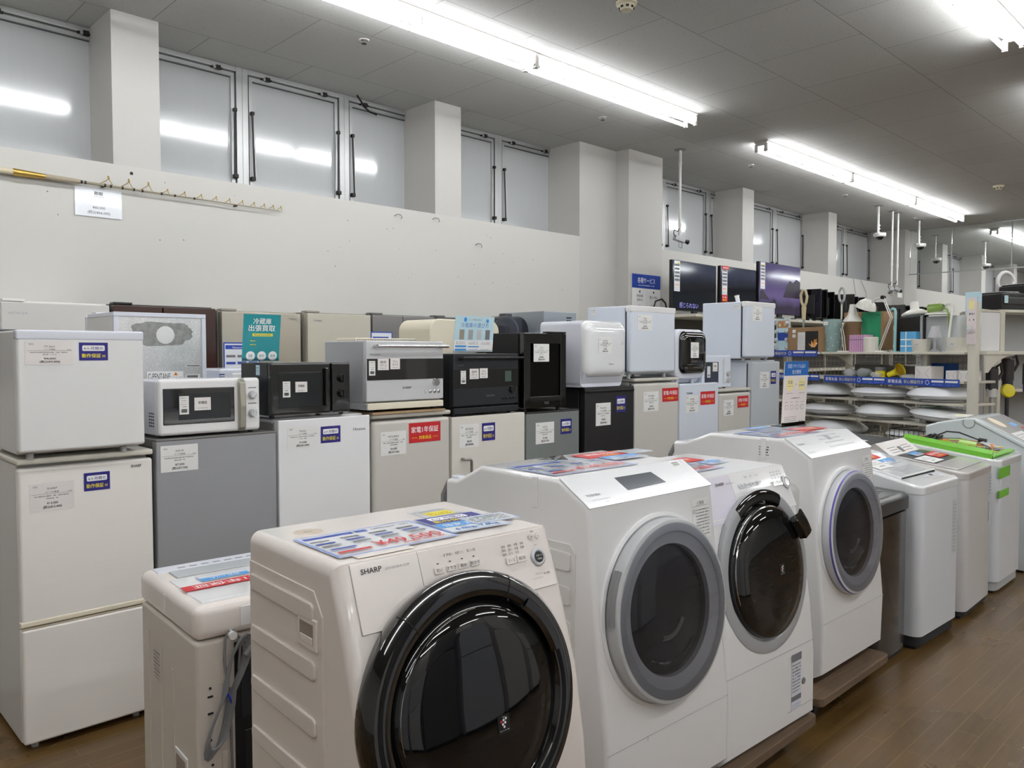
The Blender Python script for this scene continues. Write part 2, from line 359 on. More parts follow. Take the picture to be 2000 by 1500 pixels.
for i, (a, c, y, lb) in enumerate([
        (1.98, 2.32, 6.24, 'narrow white column between the first two window bays from the left'),
        (4.99, 5.33, 6.24, 'narrow white column right of the window with the cable'),
        (7.18, 7.87, 6.24, 'broad white full-height wall pier before the deeper pillar'),
        (7.87, 8.58, 6.04, 'deep white pillar carrying the blue service sign'),
        (10.95, 11.29, 6.24, 'narrow white column above the wall televisions'),
        (13.93, 14.27, 6.24, 'narrow white column above the row of edge-on monitors'),
        (17.05, 17.75, 6.04, 'deep white pillar where the glass smoke curtain begins'),
        (19.95, 20.3, 6.24, 'narrow column nearest behind the glass smoke curtain'),
        (22.95, 23.3, 6.24, 'second narrow column behind the glass smoke curtain'),
        (25.95, 26.3, 6.24, 'farthest narrow column behind the glass smoke curtain')]):
    low = 0 if i in (2, 3, 6) else 2.98
    struct(MB().box(a, y, low, c, 6.8, CEIL, COLM).build('wall_column'), lb, 'column')
# high windows: aluminium frames, frosted panels, latches and stay arms
mull = [-1.95, -0.92, 0.11, 1.13, 2.17, 3.21, 4.25, 5.29, 6.31, 7.3]
bays = list(zip(mull[:-1], mull[1:])) + [(8.45, 9.58), (9.58, 10.76), (10.76, 11.85), (11.85, 12.87), (12.87, 14.0), (14.0, 15.75), (15.75, 17.0),
        (17.6, 18.75), (18.75, 19.95), (19.95, 21.1), (21.1, 22.2), (22.2, 23.2), (23.2, 24.6), (24.6, 26.0)]
YP = 6.74
for i, (a, c) in enumerate(bays):
    w = thing('window_%d' % (i + 1), None, None, (0, 0, 0), kind='structure')
    f = MB()
    f.box(a + 0.0, YP - 0.02, 2.98, a + 0.055, 6.8, CEIL, ALU, 0.004); f.box(c - 0.055, YP - 0.02, 2.98, c, 6.8, CEIL, ALU, 0.004)
    f.box(a + 0.055, YP - 0.02, CEIL - 0.045, c - 0.055, 6.8, CEIL - 0.0005, ALU, 0.004)
    f.box(a + 0.055, YP - 0.0, 2.98, a + 0.068, 6.8, CEIL - 0.045, ALUD); f.box(c - 0.068, YP, 2.98, c - 0.055, 6.8, CEIL - 0.045, ALUD)
    f.box(a + 0.055, YP, CEIL - 0.058, c - 0.055, 6.8, CEIL - 0.045, ALUD)
    f.box(a + 0.068, YP - 0.008, 2.98, a + 0.1, 6.8, CEIL - 0.058, ALU); f.box(c - 0.1, YP - 0.008, 2.98, c - 0.068, 6.8, CEIL - 0.058, ALU)
    f.box(a + 0.1, YP - 0.008, CEIL - 0.092, c - 0.1, 6.8, CEIL - 0.058, ALU)
    f.box(a + 0.1, YP, CEIL - 0.1, c - 0.1, 6.8, CEIL - 0.092, ALUD)
    f.build('window_frame', w)
    MB().box(a + 0.1, YP + 0.012, 2.98, c - 0.1, YP + 0.03, CEIL - 0.1, PANEM).build('pane', w)
    for t in (0.22, 0.78):
        x = a + (c - a) * t
        l = MB(); l.box(x - 0.05, YP - 0.03, CEIL - 0.062, x + 0.05, YP, CEIL - 0.045, HARD, 0.003); l.box(x - 0.012, YP - 0.045, CEIL - 0.07, x + 0.03, YP - 0.01, CEIL - 0.035, HARD, 0.003)
        l.cyl((x - 0.02, YP - 0.035, CEIL - 0.055), (x - 0.02, YP - 0.01, CEIL - 0.055), 0.013, ALU, 10); l.build('latch', w)
    for sx, x in ((1, a + 0.085), (-1, c - 0.075)):
        s = MB(); s.tube([(x, YP - 0.03, 3.72), (x + 0.012 * sx, YP - 0.04, 3.15)], 0.008, HARD, 6); s.tube([(x + 0.02 * sx, YP - 0.025, 3.7), (x + 0.03 * sx, YP - 0.03, 3.16)], 0.005, ALU, 6)
        s.box(x - 0.01, YP - 0.04, 3.705, x + 0.02, YP - 0.005, 3.735, HARD, 0.004); s.box(x - 0.018, YP - 0.05, 3.125, x + 0.022, YP - 0.005, 3.16, HARD, 0.006); s.build('stay_arm', w)
# loose cable by the third latch
tag(MB().tube([(4.33, 6.62, 4.09), (4.37, 6.62, 4.05), (4.43, 6.64, 4.0), (4.52, 6.68, 3.98), (4.6, 6.68, 3.97)], 0.009, HARD, 8).build('alarm_cable'),
    'short black alarm cable hooked over the head of the window', 'cable')
# ------------------------------------------------------------------ fluorescent ceiling lights
m = bpy.data.materials.new('fluorescent_tube'); m.use_nodes = True; e = m.node_tree.nodes['Principled BSDF']
e.inputs['Base Color'].default_value = (0.9, 0.9, 0.9, 1); e.inputs['Emission Color'].default_value = (0.97, 0.985, 1.0, 1); e.inputs['Emission Strength'].default_value = TUBE_STRENGTH
TUBEM = m
HOUS = mat('white_fitting_enamel', (214, 210, 206), 0.35, var=0.01)
def make_light(label):
    t = thing('ceiling_light', label, 'ceiling light', (0, 0, CEIL), group='twin-tube ceiling lights')
    h = MB(); h.prism([(-0.085, 0.0), (-0.085, -0.012), (-0.035, -0.055), (0.035, -0.055), (0.085, -0.012), (0.085, 0.0)], -1.21, 1.21, HOUS); h.build('housing', t)
    for y in (-0.06, 0.06):
        u = MB(); u.cyl((-1.175, y, -0.1), (1.175, y, -0.1), 0.017, TUBEM, 12); k = u.build('tube', t)
        for a in (-1.19, 1.17): MB().cyl((a, y, -0.1), (a + 0.02, y, -0.1), 0.0175, CHROME, 12).build('tube_cap', k)
        for x in (-1.2, 1.2): MB().box(x - 0.012, y - 0.02, -0.125, x + 0.012, y + 0.02, -0.03, HOUS, 0.004).build('socket', t)
        MB().box(-0.006, y - 0.02, -0.115, 0.006, y + 0.02, -0.05, CHROME).build('tube_clip', t)
    return t
L0 = None
def light(x, y, lab):
    global L0
    if L0 is None: L0 = make_light(lab); L0.location = (x, y, CEIL); return
    dup(L0, (x, y, CEIL), label=lab)
vis = [(6.03, 4.74, 'twin-tube ceiling light at the near end of the gap, over the white dishwasher'), (3.61, 4.74, 'twin-tube ceiling light crossing the top edge, over the silver oven'),
       (9.93, 4.74, 'twin-tube ceiling light just past the gap, above the wall televisions'), (12.38, 4.74, 'middle ceiling light of the three beyond the gap'),
       (14.83, 4.74, 'last ceiling light before the glass smoke curtain'), (6.03, 1.78, 'twin-tube ceiling light in the top right corner'),
       (19.4, 4.74, 'ceiling light seen through the glass smoke curtain'), (21.85, 4.74, 'second ceiling light behind the glass smoke curtain')]
for v in vis: light(*v)
off = 'ceiling light of the rows outside the picture, behind or beside the viewer'  # extra fittings out of view, added to raise the general brightness
for x in (1.19, -1.23): light(x, 4.74, off)
for x in (3.61, 1.19, -1.23, 9.93, 12.38, 14.83): light(x, 1.78, off)
for x in (-1.23, 1.19, 3.61, 6.03, 9.93, 12.38, 14.83): light(x, -1.2, off)
for yy in (-4.16, -7.1, -10.0):
    for x in (-1.23, 3.61, 8.45, 13.3): light(x, yy, off)
for x in (19.4, 24.3): light(x, -1.2, off)
for x in (19.4, 21.85, 24.3, 26.7): light(x, 1.78, off)
for x in (24.3, 26.7): light(x, 4.74, 'farthest ceiling light of the window row beyond the glass smoke curtain')  # out of view, added so the walls behind the curtain get more light
# ------------------------------------------------------------------ ceiling fittings
SMK = mat('yellowed_plastic', (214, 206, 180), 0.5)
for x, y, lb in ((4.6, 3.56, 'round yellowed smoke detector at the top edge of the picture'), (13.61, 3.5, 'round yellowed smoke detector on the far ceiling')):
    t = thing('smoke_detector', lb, 'smoke detector', (x, y, CEIL)); s = MB(); s.lathe([(0.0, 0), (0.075, 0), (0.075, -0.015), (0.06, -0.02)], SMK, n=24); s.build('base', t)
    s = MB(); s.lathe([(0.06, -0.018), (0.058, -0.03), (0.04, -0.055), (0.0, -0.06)], SMK, n=24)
    for i in range(8): a = i * math.pi / 4; s.box(0.045, -0.01, -0.045, 0.056, 0.01, -0.03, INK, mtx=Matrix.Rotation(a, 4, 'Z'))
    s.build('sensor', t)
for x, y, lb in ((3.63, 5.44, 'round ceiling sprinkler rose nearest the viewer, left of the long light'), (6.63, 5.44, 'ceiling sprinkler rose below the near long light'),
                 (9.72, 5.42, 'ceiling sprinkler rose left of the light beyond the gap'), (12.62, 5.39, 'ceiling sprinkler rose above the far window bay'), (15.7, 5.4, 'small ceiling sprinkler rose between camera poles')):
    t = thing('sprinkler', lb, 'sprinkler', (x, y, CEIL), group='ceiling sprinklers'); MB().lathe([(0.0, -0.002), (0.045, -0.002), (0.04, -0.008), (0.03, -0.01), (0.028, -0.003), (0, -0.003)], HOUS, n=20).build('rose', t)
    s = MB(); s.cyl((0, 0, 0), (0, 0, -0.03), 0.012, STEEL, 10); s.cyl((0, 0, -0.03), (0, 0, -0.034), 0.02, HARD, 12); s.build('nozzle', t)
# ------------------------------------------------------------------ security cameras on poles
POLE = mat('white_pole_enamel', (224, 224, 222), 0.35)
def pole(t, L, name='pole', x=0, r=0.016, joint=None):
    p = MB(); p.cyl((x, 0, 0), (x, 0, -L), r, POLE, 12); p.cyl((x, 0, -0.16), (x, 0, -0.175), r * 1.3, POLE, 12)
    if joint: p.cyl((x, 0, -joint), (x, 0, -joint - 0.05), r * 1.35, POLE, 12)
    p.build(name, t); q = MB(); q.lathe([(0, 0), (0.075, 0), (0.075, -0.006), (0.03, -0.012), (0, -0.012)], GREYP, Matrix.Translation((x, 0, 0)), n=24); q.build('ceiling_plate', t)
def box_cam(t, z, x=0.0, rz=-20):
    M = Matrix.Translation((x, 0, z)) @ Matrix.Rotation(R(rz), 4, 'Z') @ Matrix.Rotation(R(14), 4, 'Y')
    c = MB(); c.box(-0.08, -0.032, -0.03, 0.07, 0.032, 0.03, SILVER, 0.006, mtx=M); k = c.build('camera_body', t)
    l = MB(); l.lathe([(0.0, 0), (0.024, 0), (0.024, 0.05), (0.028, 0.05), (0.028, 0.065), (0.02, 0.065), (0.0, 0.055)], BLACK, M @ Matrix.Translation((0.07, 0, 0)) @ Matrix.Rotation(R(90), 4, 'Y'), n=18); l.build('lens', k)
    w = MB(); w.tube([(x - 0.07, 0, z + 0.02), (x - 0.13, 0, z + 0.05), (x - 0.12, 0, z + 0.1), (x - 0.04, 0, z + 0.09), (x, 0, z + 0.15)], 0.006, HARD, 6)
    w.tube([(x - 0.02, 0, z - 0.02), (x - 0.03, -0.01, z - 0.1), (x + 0.03, -0.01, z - 0.11), (x + 0.06, 0, z - 0.04)], 0.004, GREYP, 6); w.build('camera_cable', t)
t = thing('security_camera', 'box security camera on a lone white ceiling pole just past the deep pillar', 'security camera', (8.37, 5.63, CEIL), 0); pole(t, 1.0, joint=0.9); box_cam(t, -1.1)
b = MB(); b.cyl((0, 0, -0.99), (0, 0, -1.08), 0.02, POLE, 10); b.build('swivel', t)
def dome_cam(x, y, L, lab, n=0):
    t = thing('dome_camera', lab, 'security camera', (x, y, CEIL), group='dome cameras on short ceiling poles'); pole(t, L, r=0.018)
    d = MB(); d.box(-0.05, -0.03, -L - 0.03, 0.03, 0.03, -L, POLE, 0.006); d.lathe([(0.0, -L), (0.1, -L - 0.002), (0.1, -L - 0.05), (0.085, -L - 0.065), (0.0, -L - 0.065)], POLE, Matrix.Translation((0.07, 0, 0)), n=28); k = d.build('camera_base', t)
    g = MB(); g.lathe([(0.066, -L - 0.062), (0.06, -L - 0.09), (0.035, -L - 0.115), (0.0, -L - 0.122)], BLACKG, Matrix.Translation((0.07, 0, 0)), n=24); g.build('dome', k)
    w = MB(); pts = [(0.03 + 0.02 * math.cos(a * 1.3), 0.02 * math.sin(a * 1.3), -L * 0.62 - (L * 0.38) * a / 14) for a in range(15)]; w.tube(pts, 0.008, POLE, 6); w.build('curly_cable', t)
dome_cam(13.99, 5.4, 0.46, 'dome camera on the short pole left of the pair of long poles')
dome_cam(16.06, 5.44, 0.44, 'dome camera on the short pole just right of the deep far pillar')
dome_cam(18.4, 5.9, 0.48, 'dome camera seen first through the glass smoke curtain')
dome_cam(20.2, 5.43, 0.5, 'dome camera farthest away through the glass smoke curtain')
t = thing('security_camera', 'pair of box cameras on two long ceiling poles above the boxed screens', 'security camera', (14.7, 5.42, CEIL), 0)
pole(t, 1.33, x=-0.02, joint=0.92); pole(t, 1.3, x=0.24, joint=0.92)
box_cam(t, -1.4, -0.03, 30); box_cam(t, -1.37, 0.22, -15)
MB().box(0.12, -0.06, -1.52, 0.34, -0.055, -1.44, PAPER).build('hanging_tag', t)
# ------------------------------------------------------------------ glass smoke curtain
t = thing('smoke_curtain', 'clear glass smoke curtain hanging from the far ceiling', 'glass screen', (17.3, 0, 0))
for i, (ya, yb) in enumerate([(6.03, 5.25), (5.25, 4.2), (4.2, 3.15), (3.15, 2.1), (2.1, 1.05), (1.05, 0.0)]):
    MB().box(-0.004, yb + 0.01, 3.2, 0.004, ya - 0.01, CEIL, CURTG).build('glass_pane', t)
for yy in (5.25, 4.2, 3.15, 2.1, 1.05):
    MB().box(-0.007, yy - 0.009, 3.2, 0.007, yy + 0.009, CEIL, GREYL).build('joint_strip', t)
MB().box(-0.012, 0.0, 3.185, 0.012, 6.04, 3.205, ALU).build('bottom_rail', t); MB().box(-0.012, 0.0, CEIL - 0.02, 0.012, 6.04, CEIL, ALU).build('top_rail', t)
# ------------------------------------------------------------------ fishing rod with its price card, hooks
BRASS = mat('brass', (190, 158, 84), 0.3, metal=0.9); CORK = mat('grey_cork', (168, 156, 136), 0.7); RODM = mat('grey_olive_rod', (150, 142, 120), 0.35); CORD = mat('pale_cord_wrap', (206, 196, 170), 0.7)
t = thing('fishing_rod', 'long fishing rod with brass fittings mounted along the wall', 'fishing rod', (0, 6.2, 2.815))
y = 0; zz = lambda x: -(x - 1.2) * 0.0115
def seg(a, c, r0, r1, mm, n=12): return MB().cyl((a, y, zz(a)), (c, y, zz(c)), r0, mm, n, r1)
seg(0.7, 1.33, 0.022, 0.022, CORD).build('butt_grip', t); seg(1.33, 1.52, 0.026, 0.018, BRASS).build('reel_seat', t); seg(1.52, 1.74, 0.02, 0.016, CORK).build('foregrip', t)
seg(1.74, 3.29, 0.010, 0.003, RODM).build('blank', t)
for i, x in enumerate([1.92, 2.06, 2.2, 2.34, 2.47, 2.6, 2.72, 2.83, 2.94, 3.04, 3.13, 3.21, 3.28]):
    k = 1.0 if i < 3 else 0.55
    g = MB(); z0 = zz(x) + 0.008
    g.tube([(x - 0.045 * k, y, z0), (x + 0.0, y, z0 + 0.03 * k), (x + 0.012, y, z0 + 0.045 * k)], 0.0028, BRASS, 6); g.tube([(x + 0.04 * k, y, z0), (x + 0.012, y, z0 + 0.045 * k)], 0.0028, BRASS, 6)
    g.lathe([(0.009 * k, -0.002), (0.013 * k, -0.002), (0.013 * k, 0.003), (0.009 * k, 0.003), (0.009 * k, -0.002)], BRASS, Matrix.Translation((x + 0.012, y, z0 + 0.052 * k)) @ Matrix.Rotation(R(80), 4, 'Y'), n=14); g.build('line_guide', t)
b = MB()
for x in (1.745, 1.77, 1.9, 1.94, 2.02, 2.1, 2.16, 2.3, 2.4, 2.55): b.cyl((x, y, zz(x)), (x + 0.012, y, zz(x)), 0.0125 - (x - 1.7) * 0.004, INK, 10)
b.build('thread_wrap', t)
b = MB()
for x in (1.1, 1.9, 2.9): b.box(x - 0.01, 0.0, zz(x) - 0.012, x + 0.01, 0.039, zz(x) + 0.0, HARD, 0.002)
b.build('wall_clip', t)
b = MB(); F = frame((1.715, 6.236, 2.578))
b.card(F, 0.315, 0.205, LAM, [('t', '剛樹', 0.158, 0.158, 0.03, INK, (('align', 'c'), ('bold', True))), ('g', 0.125, 0.143, 0.07, 0.005, INKG), ('r', 0.01, 0.128, 0.295, 0.0012, INKG), ('g', 0.08, 0.114, 0.16, 0.004, INKL),
    ('t', '¥60,000', 0.158, 0.058, 0.026, INK, (('align', 'c'),)), ('t', '(税込¥66,000)', 0.158, 0.022, 0.026, INK, (('align', 'c'),))], t=0.003)
tag(b.build('price_card'), 'laminated price card for 60,000 yen hanging under the fishing rod', 'price card')
hooks = [(4.52, 2.9, 'small bent wall hook left of the second one, high on the wall'), (4.98, 2.92, 'small bent wall hook right under the narrow column'), (5.55, 2.72, 'lone bent wall hook lowest on the white wall')]
for x, z, lb in hooks: tag(MB().tube([(x - 0.03, 6.237, z), (x - 0.01, 6.22, z + 0.015), (x + 0.02, 6.2, z + 0.01), (x + 0.035, 6.2, z - 0.015), (x + 0.02, 6.2, z - 0.025)], 0.004, GREYP, 6).build('wall_hook'), lb, 'hook', 'bent wall hooks')
for pts, lb in (([(15.0, 6.225, 2.97), (15.12, 6.225, 2.7), (15.1, 6.225, 2.3), (15.05, 6.225, 2.0)], 'thin grey cable down the wall left of the camera pair'), ([(15.35, 6.225, 2.97), (15.6, 6.225, 2.75), (15.62, 6.225, 2.4), (15.5, 6.225, 2.05)], 'thin grey cable down the wall behind the camera pair')):
    tag(MB().tube(pts, 0.006, GREYL, 6).build('wall_cable'), lb, 'cable')
# ------------------------------------------------------------------ printed labels used on many appliances
FXF = ((1, 0, 0), (0, 0, 1)); FXL = ((0, -1, 0), (0, 0, 1))
def price_label(parent, x, y, z, brand, kind, price, tax, w=0.155, h=0.095, right=(1, 0, 0), up=(0, 0, 1), note=None, paper=None):
    """white price label; x,y,z = its lower left corner on the door"""
    F = frame((x, y, z), right, up); q = h / 0.095; k = w / 0.155
    return MB().card(F, w, h, paper or PAPER, [('t', 'ｾｶｽﾄ', 0.012 * k, 0.08 * q, 0.009 * q, INKG, (('bold', True), ('width', 0.016 * k))),
        ('t', brand, w / 2, 0.071 * q, 0.0105 * q, INK, (('align', 'c'),)), ('t', kind, w / 2, 0.0595 * q, 0.0075 * q, INK, (('align', 'c'),)),
        ('r', 0.006 * k, 0.0565 * q, w - 0.012 * k, 0.0008, INK), ('g', w - 0.022 * k, 0.059 * q, 0.014 * k, 0.003 * q, INKG),
        ('g', 0.016 * k, 0.0475 * q, w - 0.036 * k, 0.0045 * q, INKG), ('g', w * 0.36, 0.039 * q, w * 0.28, 0.0045 * q, INKG),
        ('t', price, w / 2, 0.0215 * q, 0.0105 * q, INK, (('align', 'c'), ('bold', True), ('width', w * 0.25))), ('t', tax, w / 2, 0.0085 * q, 0.0105 * q, INK, (('align', 'c'), ('bold', True), ('width', w * 0.42)))], t=0.0006).build('price_label', parent)
def blue_sticker(parent, x, y, z, w=0.098, h=0.065):
    return MB().card(frame((x, y, z)), w, h, NAVY, [('rr', w * 0.11, h * 0.53, w * 0.78, h * 0.31, INKW), ('t', '6ヶ月間の', w / 2, h * 0.6, h * 0.19, NAVY, (('align', 'c'), ('bold', True), ('width', w * 0.66))),
        ('t', '動作保証', w * 0.09, h * 0.17, h * 0.25, YEL, (('bold', True), ('width', w * 0.66))), ('t', '付', w * 0.79, h * 0.18, h * 0.16, YEL, (('bold', True), ('width', w * 0.12)))], t=0.0008).build('warranty_sticker', parent)
def red_sticker(parent, x, y, z, w=0.19, h=0.095):
    return MB().card(frame((x, y, z)), w, h, RED, [('t', '家電1年保証', w / 2, h * 0.52, h * 0.33, INKW, (('align', 'c'), ('bold', True), ('width', w * 0.86))), ('t', '対象商品', w / 2, h * 0.17, h * 0.2, YEL, (('align', 'c'), ('bold', True))),
        ('r', w * 0.08, h * 0.235, w * 0.18, h * 0.02, YEL), ('r', w * 0.74, h * 0.235, w * 0.18, h * 0.02, YEL)], t=0.0008).build('warranty_sticker', parent)
def brand_mark(parent, txt, x, y, z, size, m=INKG, right=(1, 0, 0), up=(0, 0, 1), width=None, align='l'):
    return MB().text(txt, 0, 0, size, m, frame((x, y, z), right, up), h=0.0006, width=width, align=align, bold=True).build('brand_mark', parent)
# ------------------------------------------------------------------ refrigerators
def fridge(name, label, x0, x1, yf, depth, z0, z1, mb, md, splits=(), lid=None, feet=0.0, dth=0.05, gap=0.012, bev=0.012, cat='refrigerator', topcap=None, group=None, side=None):
    """body behind, door(s) in front; local origin bottom front left. splits = heights (above z0) of the gaps between doors"""
    w = x1 - x0; h = z1 - z0; t = thing(name, label, cat, (x0, yf, z0), group=group)
    body = MB(); lt = 0.024 if lid else 0.0
    body.box(0.004, dth + gap, feet, w - 0.004, depth, h - lt, mb, 0.008)
    body.box(0.015, dth - 0.002, feet + 0.02, w - 0.015, dth + gap + 0.01, h - lt - 0.02, DARK)
    body.build('body', t)
    if lid: MB().box(-0.004, 0.0, h - lt, w + 0.004, depth + 0.004, h, lid, 0.008).build('top_lid', t)
    zs = [feet + 0.012] + [s for s in splits] + [h - lt - (0.014 if lid else 0.0)]
    for i in range(len(zs) - 1):
        a, c = zs[i] + (0.008 if i else 0), zs[i + 1] - (0.008 if i < len(zs) - 2 else 0)
        d = MB(); d.box(0, 0, a, w, dth, c, md, bev, 4)
        if i < len(zs) - 2: d.box(0.0, 0.004, c + 0.001, w, dth, c + 0.006, CREAM)
        k = d.build('door', t)
        if topcap and i == len(zs) - 2: MB().box(-0.001, -0.002, c - topcap[0], w + 0.001, dth + 0.002, c + 0.002, topcap[1], 0.008).build('door_cap', k)
    if feet:
        for fx in (0.05, w - 0.07):
            MB().cyl((fx, 0.06, -0.001), (fx, 0.06, feet + 0.005), 0.014, GREYL, 12).build('foot', t)
            MB().cyl((fx, depth - 0.06, -0.001), (fx, depth - 0.06, feet + 0.005), 0.014, GREYL, 12).build('foot', t)
    return t
BRUSHW = mat('brushed_silver_white', (246, 243, 238), 0.3, metal=0.05, scale=3, stretch=(1.5, 1.5, 160), var=0.035, bump=0.02)
BRUSHG = mat('brushed_grey_door', (160, 162, 166), 0.36, metal=0.15, scale=3, stretch=(1, 1, 120), var=0.02)
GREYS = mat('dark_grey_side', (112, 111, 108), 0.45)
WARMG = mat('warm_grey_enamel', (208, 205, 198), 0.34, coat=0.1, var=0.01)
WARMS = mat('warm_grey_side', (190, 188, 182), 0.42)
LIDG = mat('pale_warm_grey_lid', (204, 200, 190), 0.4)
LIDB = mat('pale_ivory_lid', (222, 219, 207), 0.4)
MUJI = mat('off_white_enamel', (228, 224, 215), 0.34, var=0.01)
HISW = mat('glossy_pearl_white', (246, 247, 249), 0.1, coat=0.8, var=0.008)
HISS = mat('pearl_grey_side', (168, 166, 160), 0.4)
GREEN6 = mat('grey_green_brushed', (132, 137, 136), 0.38, metal=0.15, scale=3, stretch=(1, 1, 120), var=0.02)
WHB = mat('bluish_white_enamel', (222, 229, 240), 0.3, coat=0.2, var=0.01)
CHAMP = mat('champagne_steel', (190, 184, 172), 0.22, metal=0.45, var=0.02, stretch=(1, 1, 40))
CHAMP2 = mat('champagne_side', (150, 146, 136), 0.4)
BROWN = mat('dark_brown_gloss', (66, 42, 36), 0.14, coat=0.6, var=0.05, stretch=(1, 1, 60))
BEIGE = mat('pale_beige_gloss', (196, 193, 178), 0.2, coat=0.4, stretch=(1, 1, 60), var=0.02)
GSTEEL = mat('grey_steel_gloss', (142, 140, 138), 0.22, metal=0.4, stretch=(1, 1, 60), var=0.03)
YF = 3.55
# bottom units of the front rank, left to right
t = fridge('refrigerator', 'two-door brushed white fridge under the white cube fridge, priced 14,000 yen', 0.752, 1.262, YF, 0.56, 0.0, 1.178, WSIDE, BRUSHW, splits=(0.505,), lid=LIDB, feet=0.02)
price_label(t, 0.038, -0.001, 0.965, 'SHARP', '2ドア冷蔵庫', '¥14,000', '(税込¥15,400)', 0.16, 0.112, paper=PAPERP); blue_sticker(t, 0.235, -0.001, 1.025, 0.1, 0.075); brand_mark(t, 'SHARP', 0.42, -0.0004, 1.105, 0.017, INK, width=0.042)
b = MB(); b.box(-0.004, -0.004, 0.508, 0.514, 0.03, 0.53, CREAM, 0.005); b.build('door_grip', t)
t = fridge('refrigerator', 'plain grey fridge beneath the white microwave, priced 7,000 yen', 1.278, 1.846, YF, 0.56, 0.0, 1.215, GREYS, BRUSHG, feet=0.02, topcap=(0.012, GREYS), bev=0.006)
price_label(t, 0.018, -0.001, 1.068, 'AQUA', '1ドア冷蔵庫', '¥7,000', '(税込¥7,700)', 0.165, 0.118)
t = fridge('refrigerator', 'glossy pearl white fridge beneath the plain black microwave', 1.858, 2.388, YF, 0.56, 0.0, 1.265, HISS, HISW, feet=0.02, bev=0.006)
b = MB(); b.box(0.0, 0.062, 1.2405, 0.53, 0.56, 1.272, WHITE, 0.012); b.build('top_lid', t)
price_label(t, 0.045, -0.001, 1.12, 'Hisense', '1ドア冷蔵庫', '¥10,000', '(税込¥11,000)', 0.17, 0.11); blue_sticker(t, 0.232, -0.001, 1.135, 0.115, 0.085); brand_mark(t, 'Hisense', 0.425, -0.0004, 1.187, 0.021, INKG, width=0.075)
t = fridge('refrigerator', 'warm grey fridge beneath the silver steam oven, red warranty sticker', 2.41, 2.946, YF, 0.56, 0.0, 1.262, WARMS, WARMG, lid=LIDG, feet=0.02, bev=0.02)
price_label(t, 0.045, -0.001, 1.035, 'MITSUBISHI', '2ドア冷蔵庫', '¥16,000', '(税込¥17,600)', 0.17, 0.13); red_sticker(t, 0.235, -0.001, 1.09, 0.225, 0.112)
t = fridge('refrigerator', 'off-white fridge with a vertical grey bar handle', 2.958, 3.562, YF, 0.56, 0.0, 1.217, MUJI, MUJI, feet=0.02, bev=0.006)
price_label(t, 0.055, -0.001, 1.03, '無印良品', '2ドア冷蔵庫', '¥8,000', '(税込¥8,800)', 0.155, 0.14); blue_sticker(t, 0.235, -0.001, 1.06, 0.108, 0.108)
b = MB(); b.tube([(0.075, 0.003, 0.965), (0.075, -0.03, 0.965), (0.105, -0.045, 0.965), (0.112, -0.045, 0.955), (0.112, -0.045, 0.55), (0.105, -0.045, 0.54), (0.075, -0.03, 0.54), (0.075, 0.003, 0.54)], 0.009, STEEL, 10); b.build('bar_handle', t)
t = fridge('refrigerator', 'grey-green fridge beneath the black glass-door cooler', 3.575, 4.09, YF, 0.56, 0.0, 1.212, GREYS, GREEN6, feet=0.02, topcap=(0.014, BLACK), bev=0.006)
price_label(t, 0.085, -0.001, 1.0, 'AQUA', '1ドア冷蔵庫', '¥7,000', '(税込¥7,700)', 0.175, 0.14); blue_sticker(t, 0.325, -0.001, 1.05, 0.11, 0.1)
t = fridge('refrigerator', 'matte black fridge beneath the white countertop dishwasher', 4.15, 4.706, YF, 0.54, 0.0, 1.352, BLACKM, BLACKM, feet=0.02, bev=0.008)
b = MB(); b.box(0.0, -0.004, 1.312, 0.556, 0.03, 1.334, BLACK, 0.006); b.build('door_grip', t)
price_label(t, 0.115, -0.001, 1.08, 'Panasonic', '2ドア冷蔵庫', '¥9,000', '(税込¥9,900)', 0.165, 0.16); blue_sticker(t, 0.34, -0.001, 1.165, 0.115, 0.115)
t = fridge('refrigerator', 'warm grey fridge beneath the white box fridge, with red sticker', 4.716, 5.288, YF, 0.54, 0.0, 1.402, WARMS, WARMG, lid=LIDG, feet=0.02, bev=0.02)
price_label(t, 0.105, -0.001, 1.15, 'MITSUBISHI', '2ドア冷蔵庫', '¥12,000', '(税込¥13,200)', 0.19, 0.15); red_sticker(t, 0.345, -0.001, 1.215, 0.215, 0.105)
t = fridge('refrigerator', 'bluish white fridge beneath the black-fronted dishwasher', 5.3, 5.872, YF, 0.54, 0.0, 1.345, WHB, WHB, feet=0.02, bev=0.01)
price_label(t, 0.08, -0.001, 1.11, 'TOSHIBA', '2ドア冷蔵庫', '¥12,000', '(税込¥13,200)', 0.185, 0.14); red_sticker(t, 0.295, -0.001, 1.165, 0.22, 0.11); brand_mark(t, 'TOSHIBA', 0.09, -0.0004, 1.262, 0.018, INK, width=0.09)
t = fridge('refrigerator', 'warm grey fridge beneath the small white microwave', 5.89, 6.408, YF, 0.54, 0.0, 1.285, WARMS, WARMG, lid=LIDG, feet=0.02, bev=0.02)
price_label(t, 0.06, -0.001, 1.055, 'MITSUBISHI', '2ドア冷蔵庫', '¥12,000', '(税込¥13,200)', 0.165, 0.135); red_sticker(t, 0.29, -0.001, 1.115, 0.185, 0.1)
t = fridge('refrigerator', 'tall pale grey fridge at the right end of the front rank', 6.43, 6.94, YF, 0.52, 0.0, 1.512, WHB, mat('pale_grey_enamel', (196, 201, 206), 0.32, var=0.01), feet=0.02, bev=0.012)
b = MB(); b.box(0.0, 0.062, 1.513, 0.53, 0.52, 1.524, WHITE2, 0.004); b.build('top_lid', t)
price_label(t, 0.135, -0.001, 1.27, '無印良品', '2ドア冷蔵庫', '¥10,000', '(税込¥11,000)', 0.17, 0.15); blue_sticker(t, 0.335, -0.001, 1.305, 0.1, 0.12)
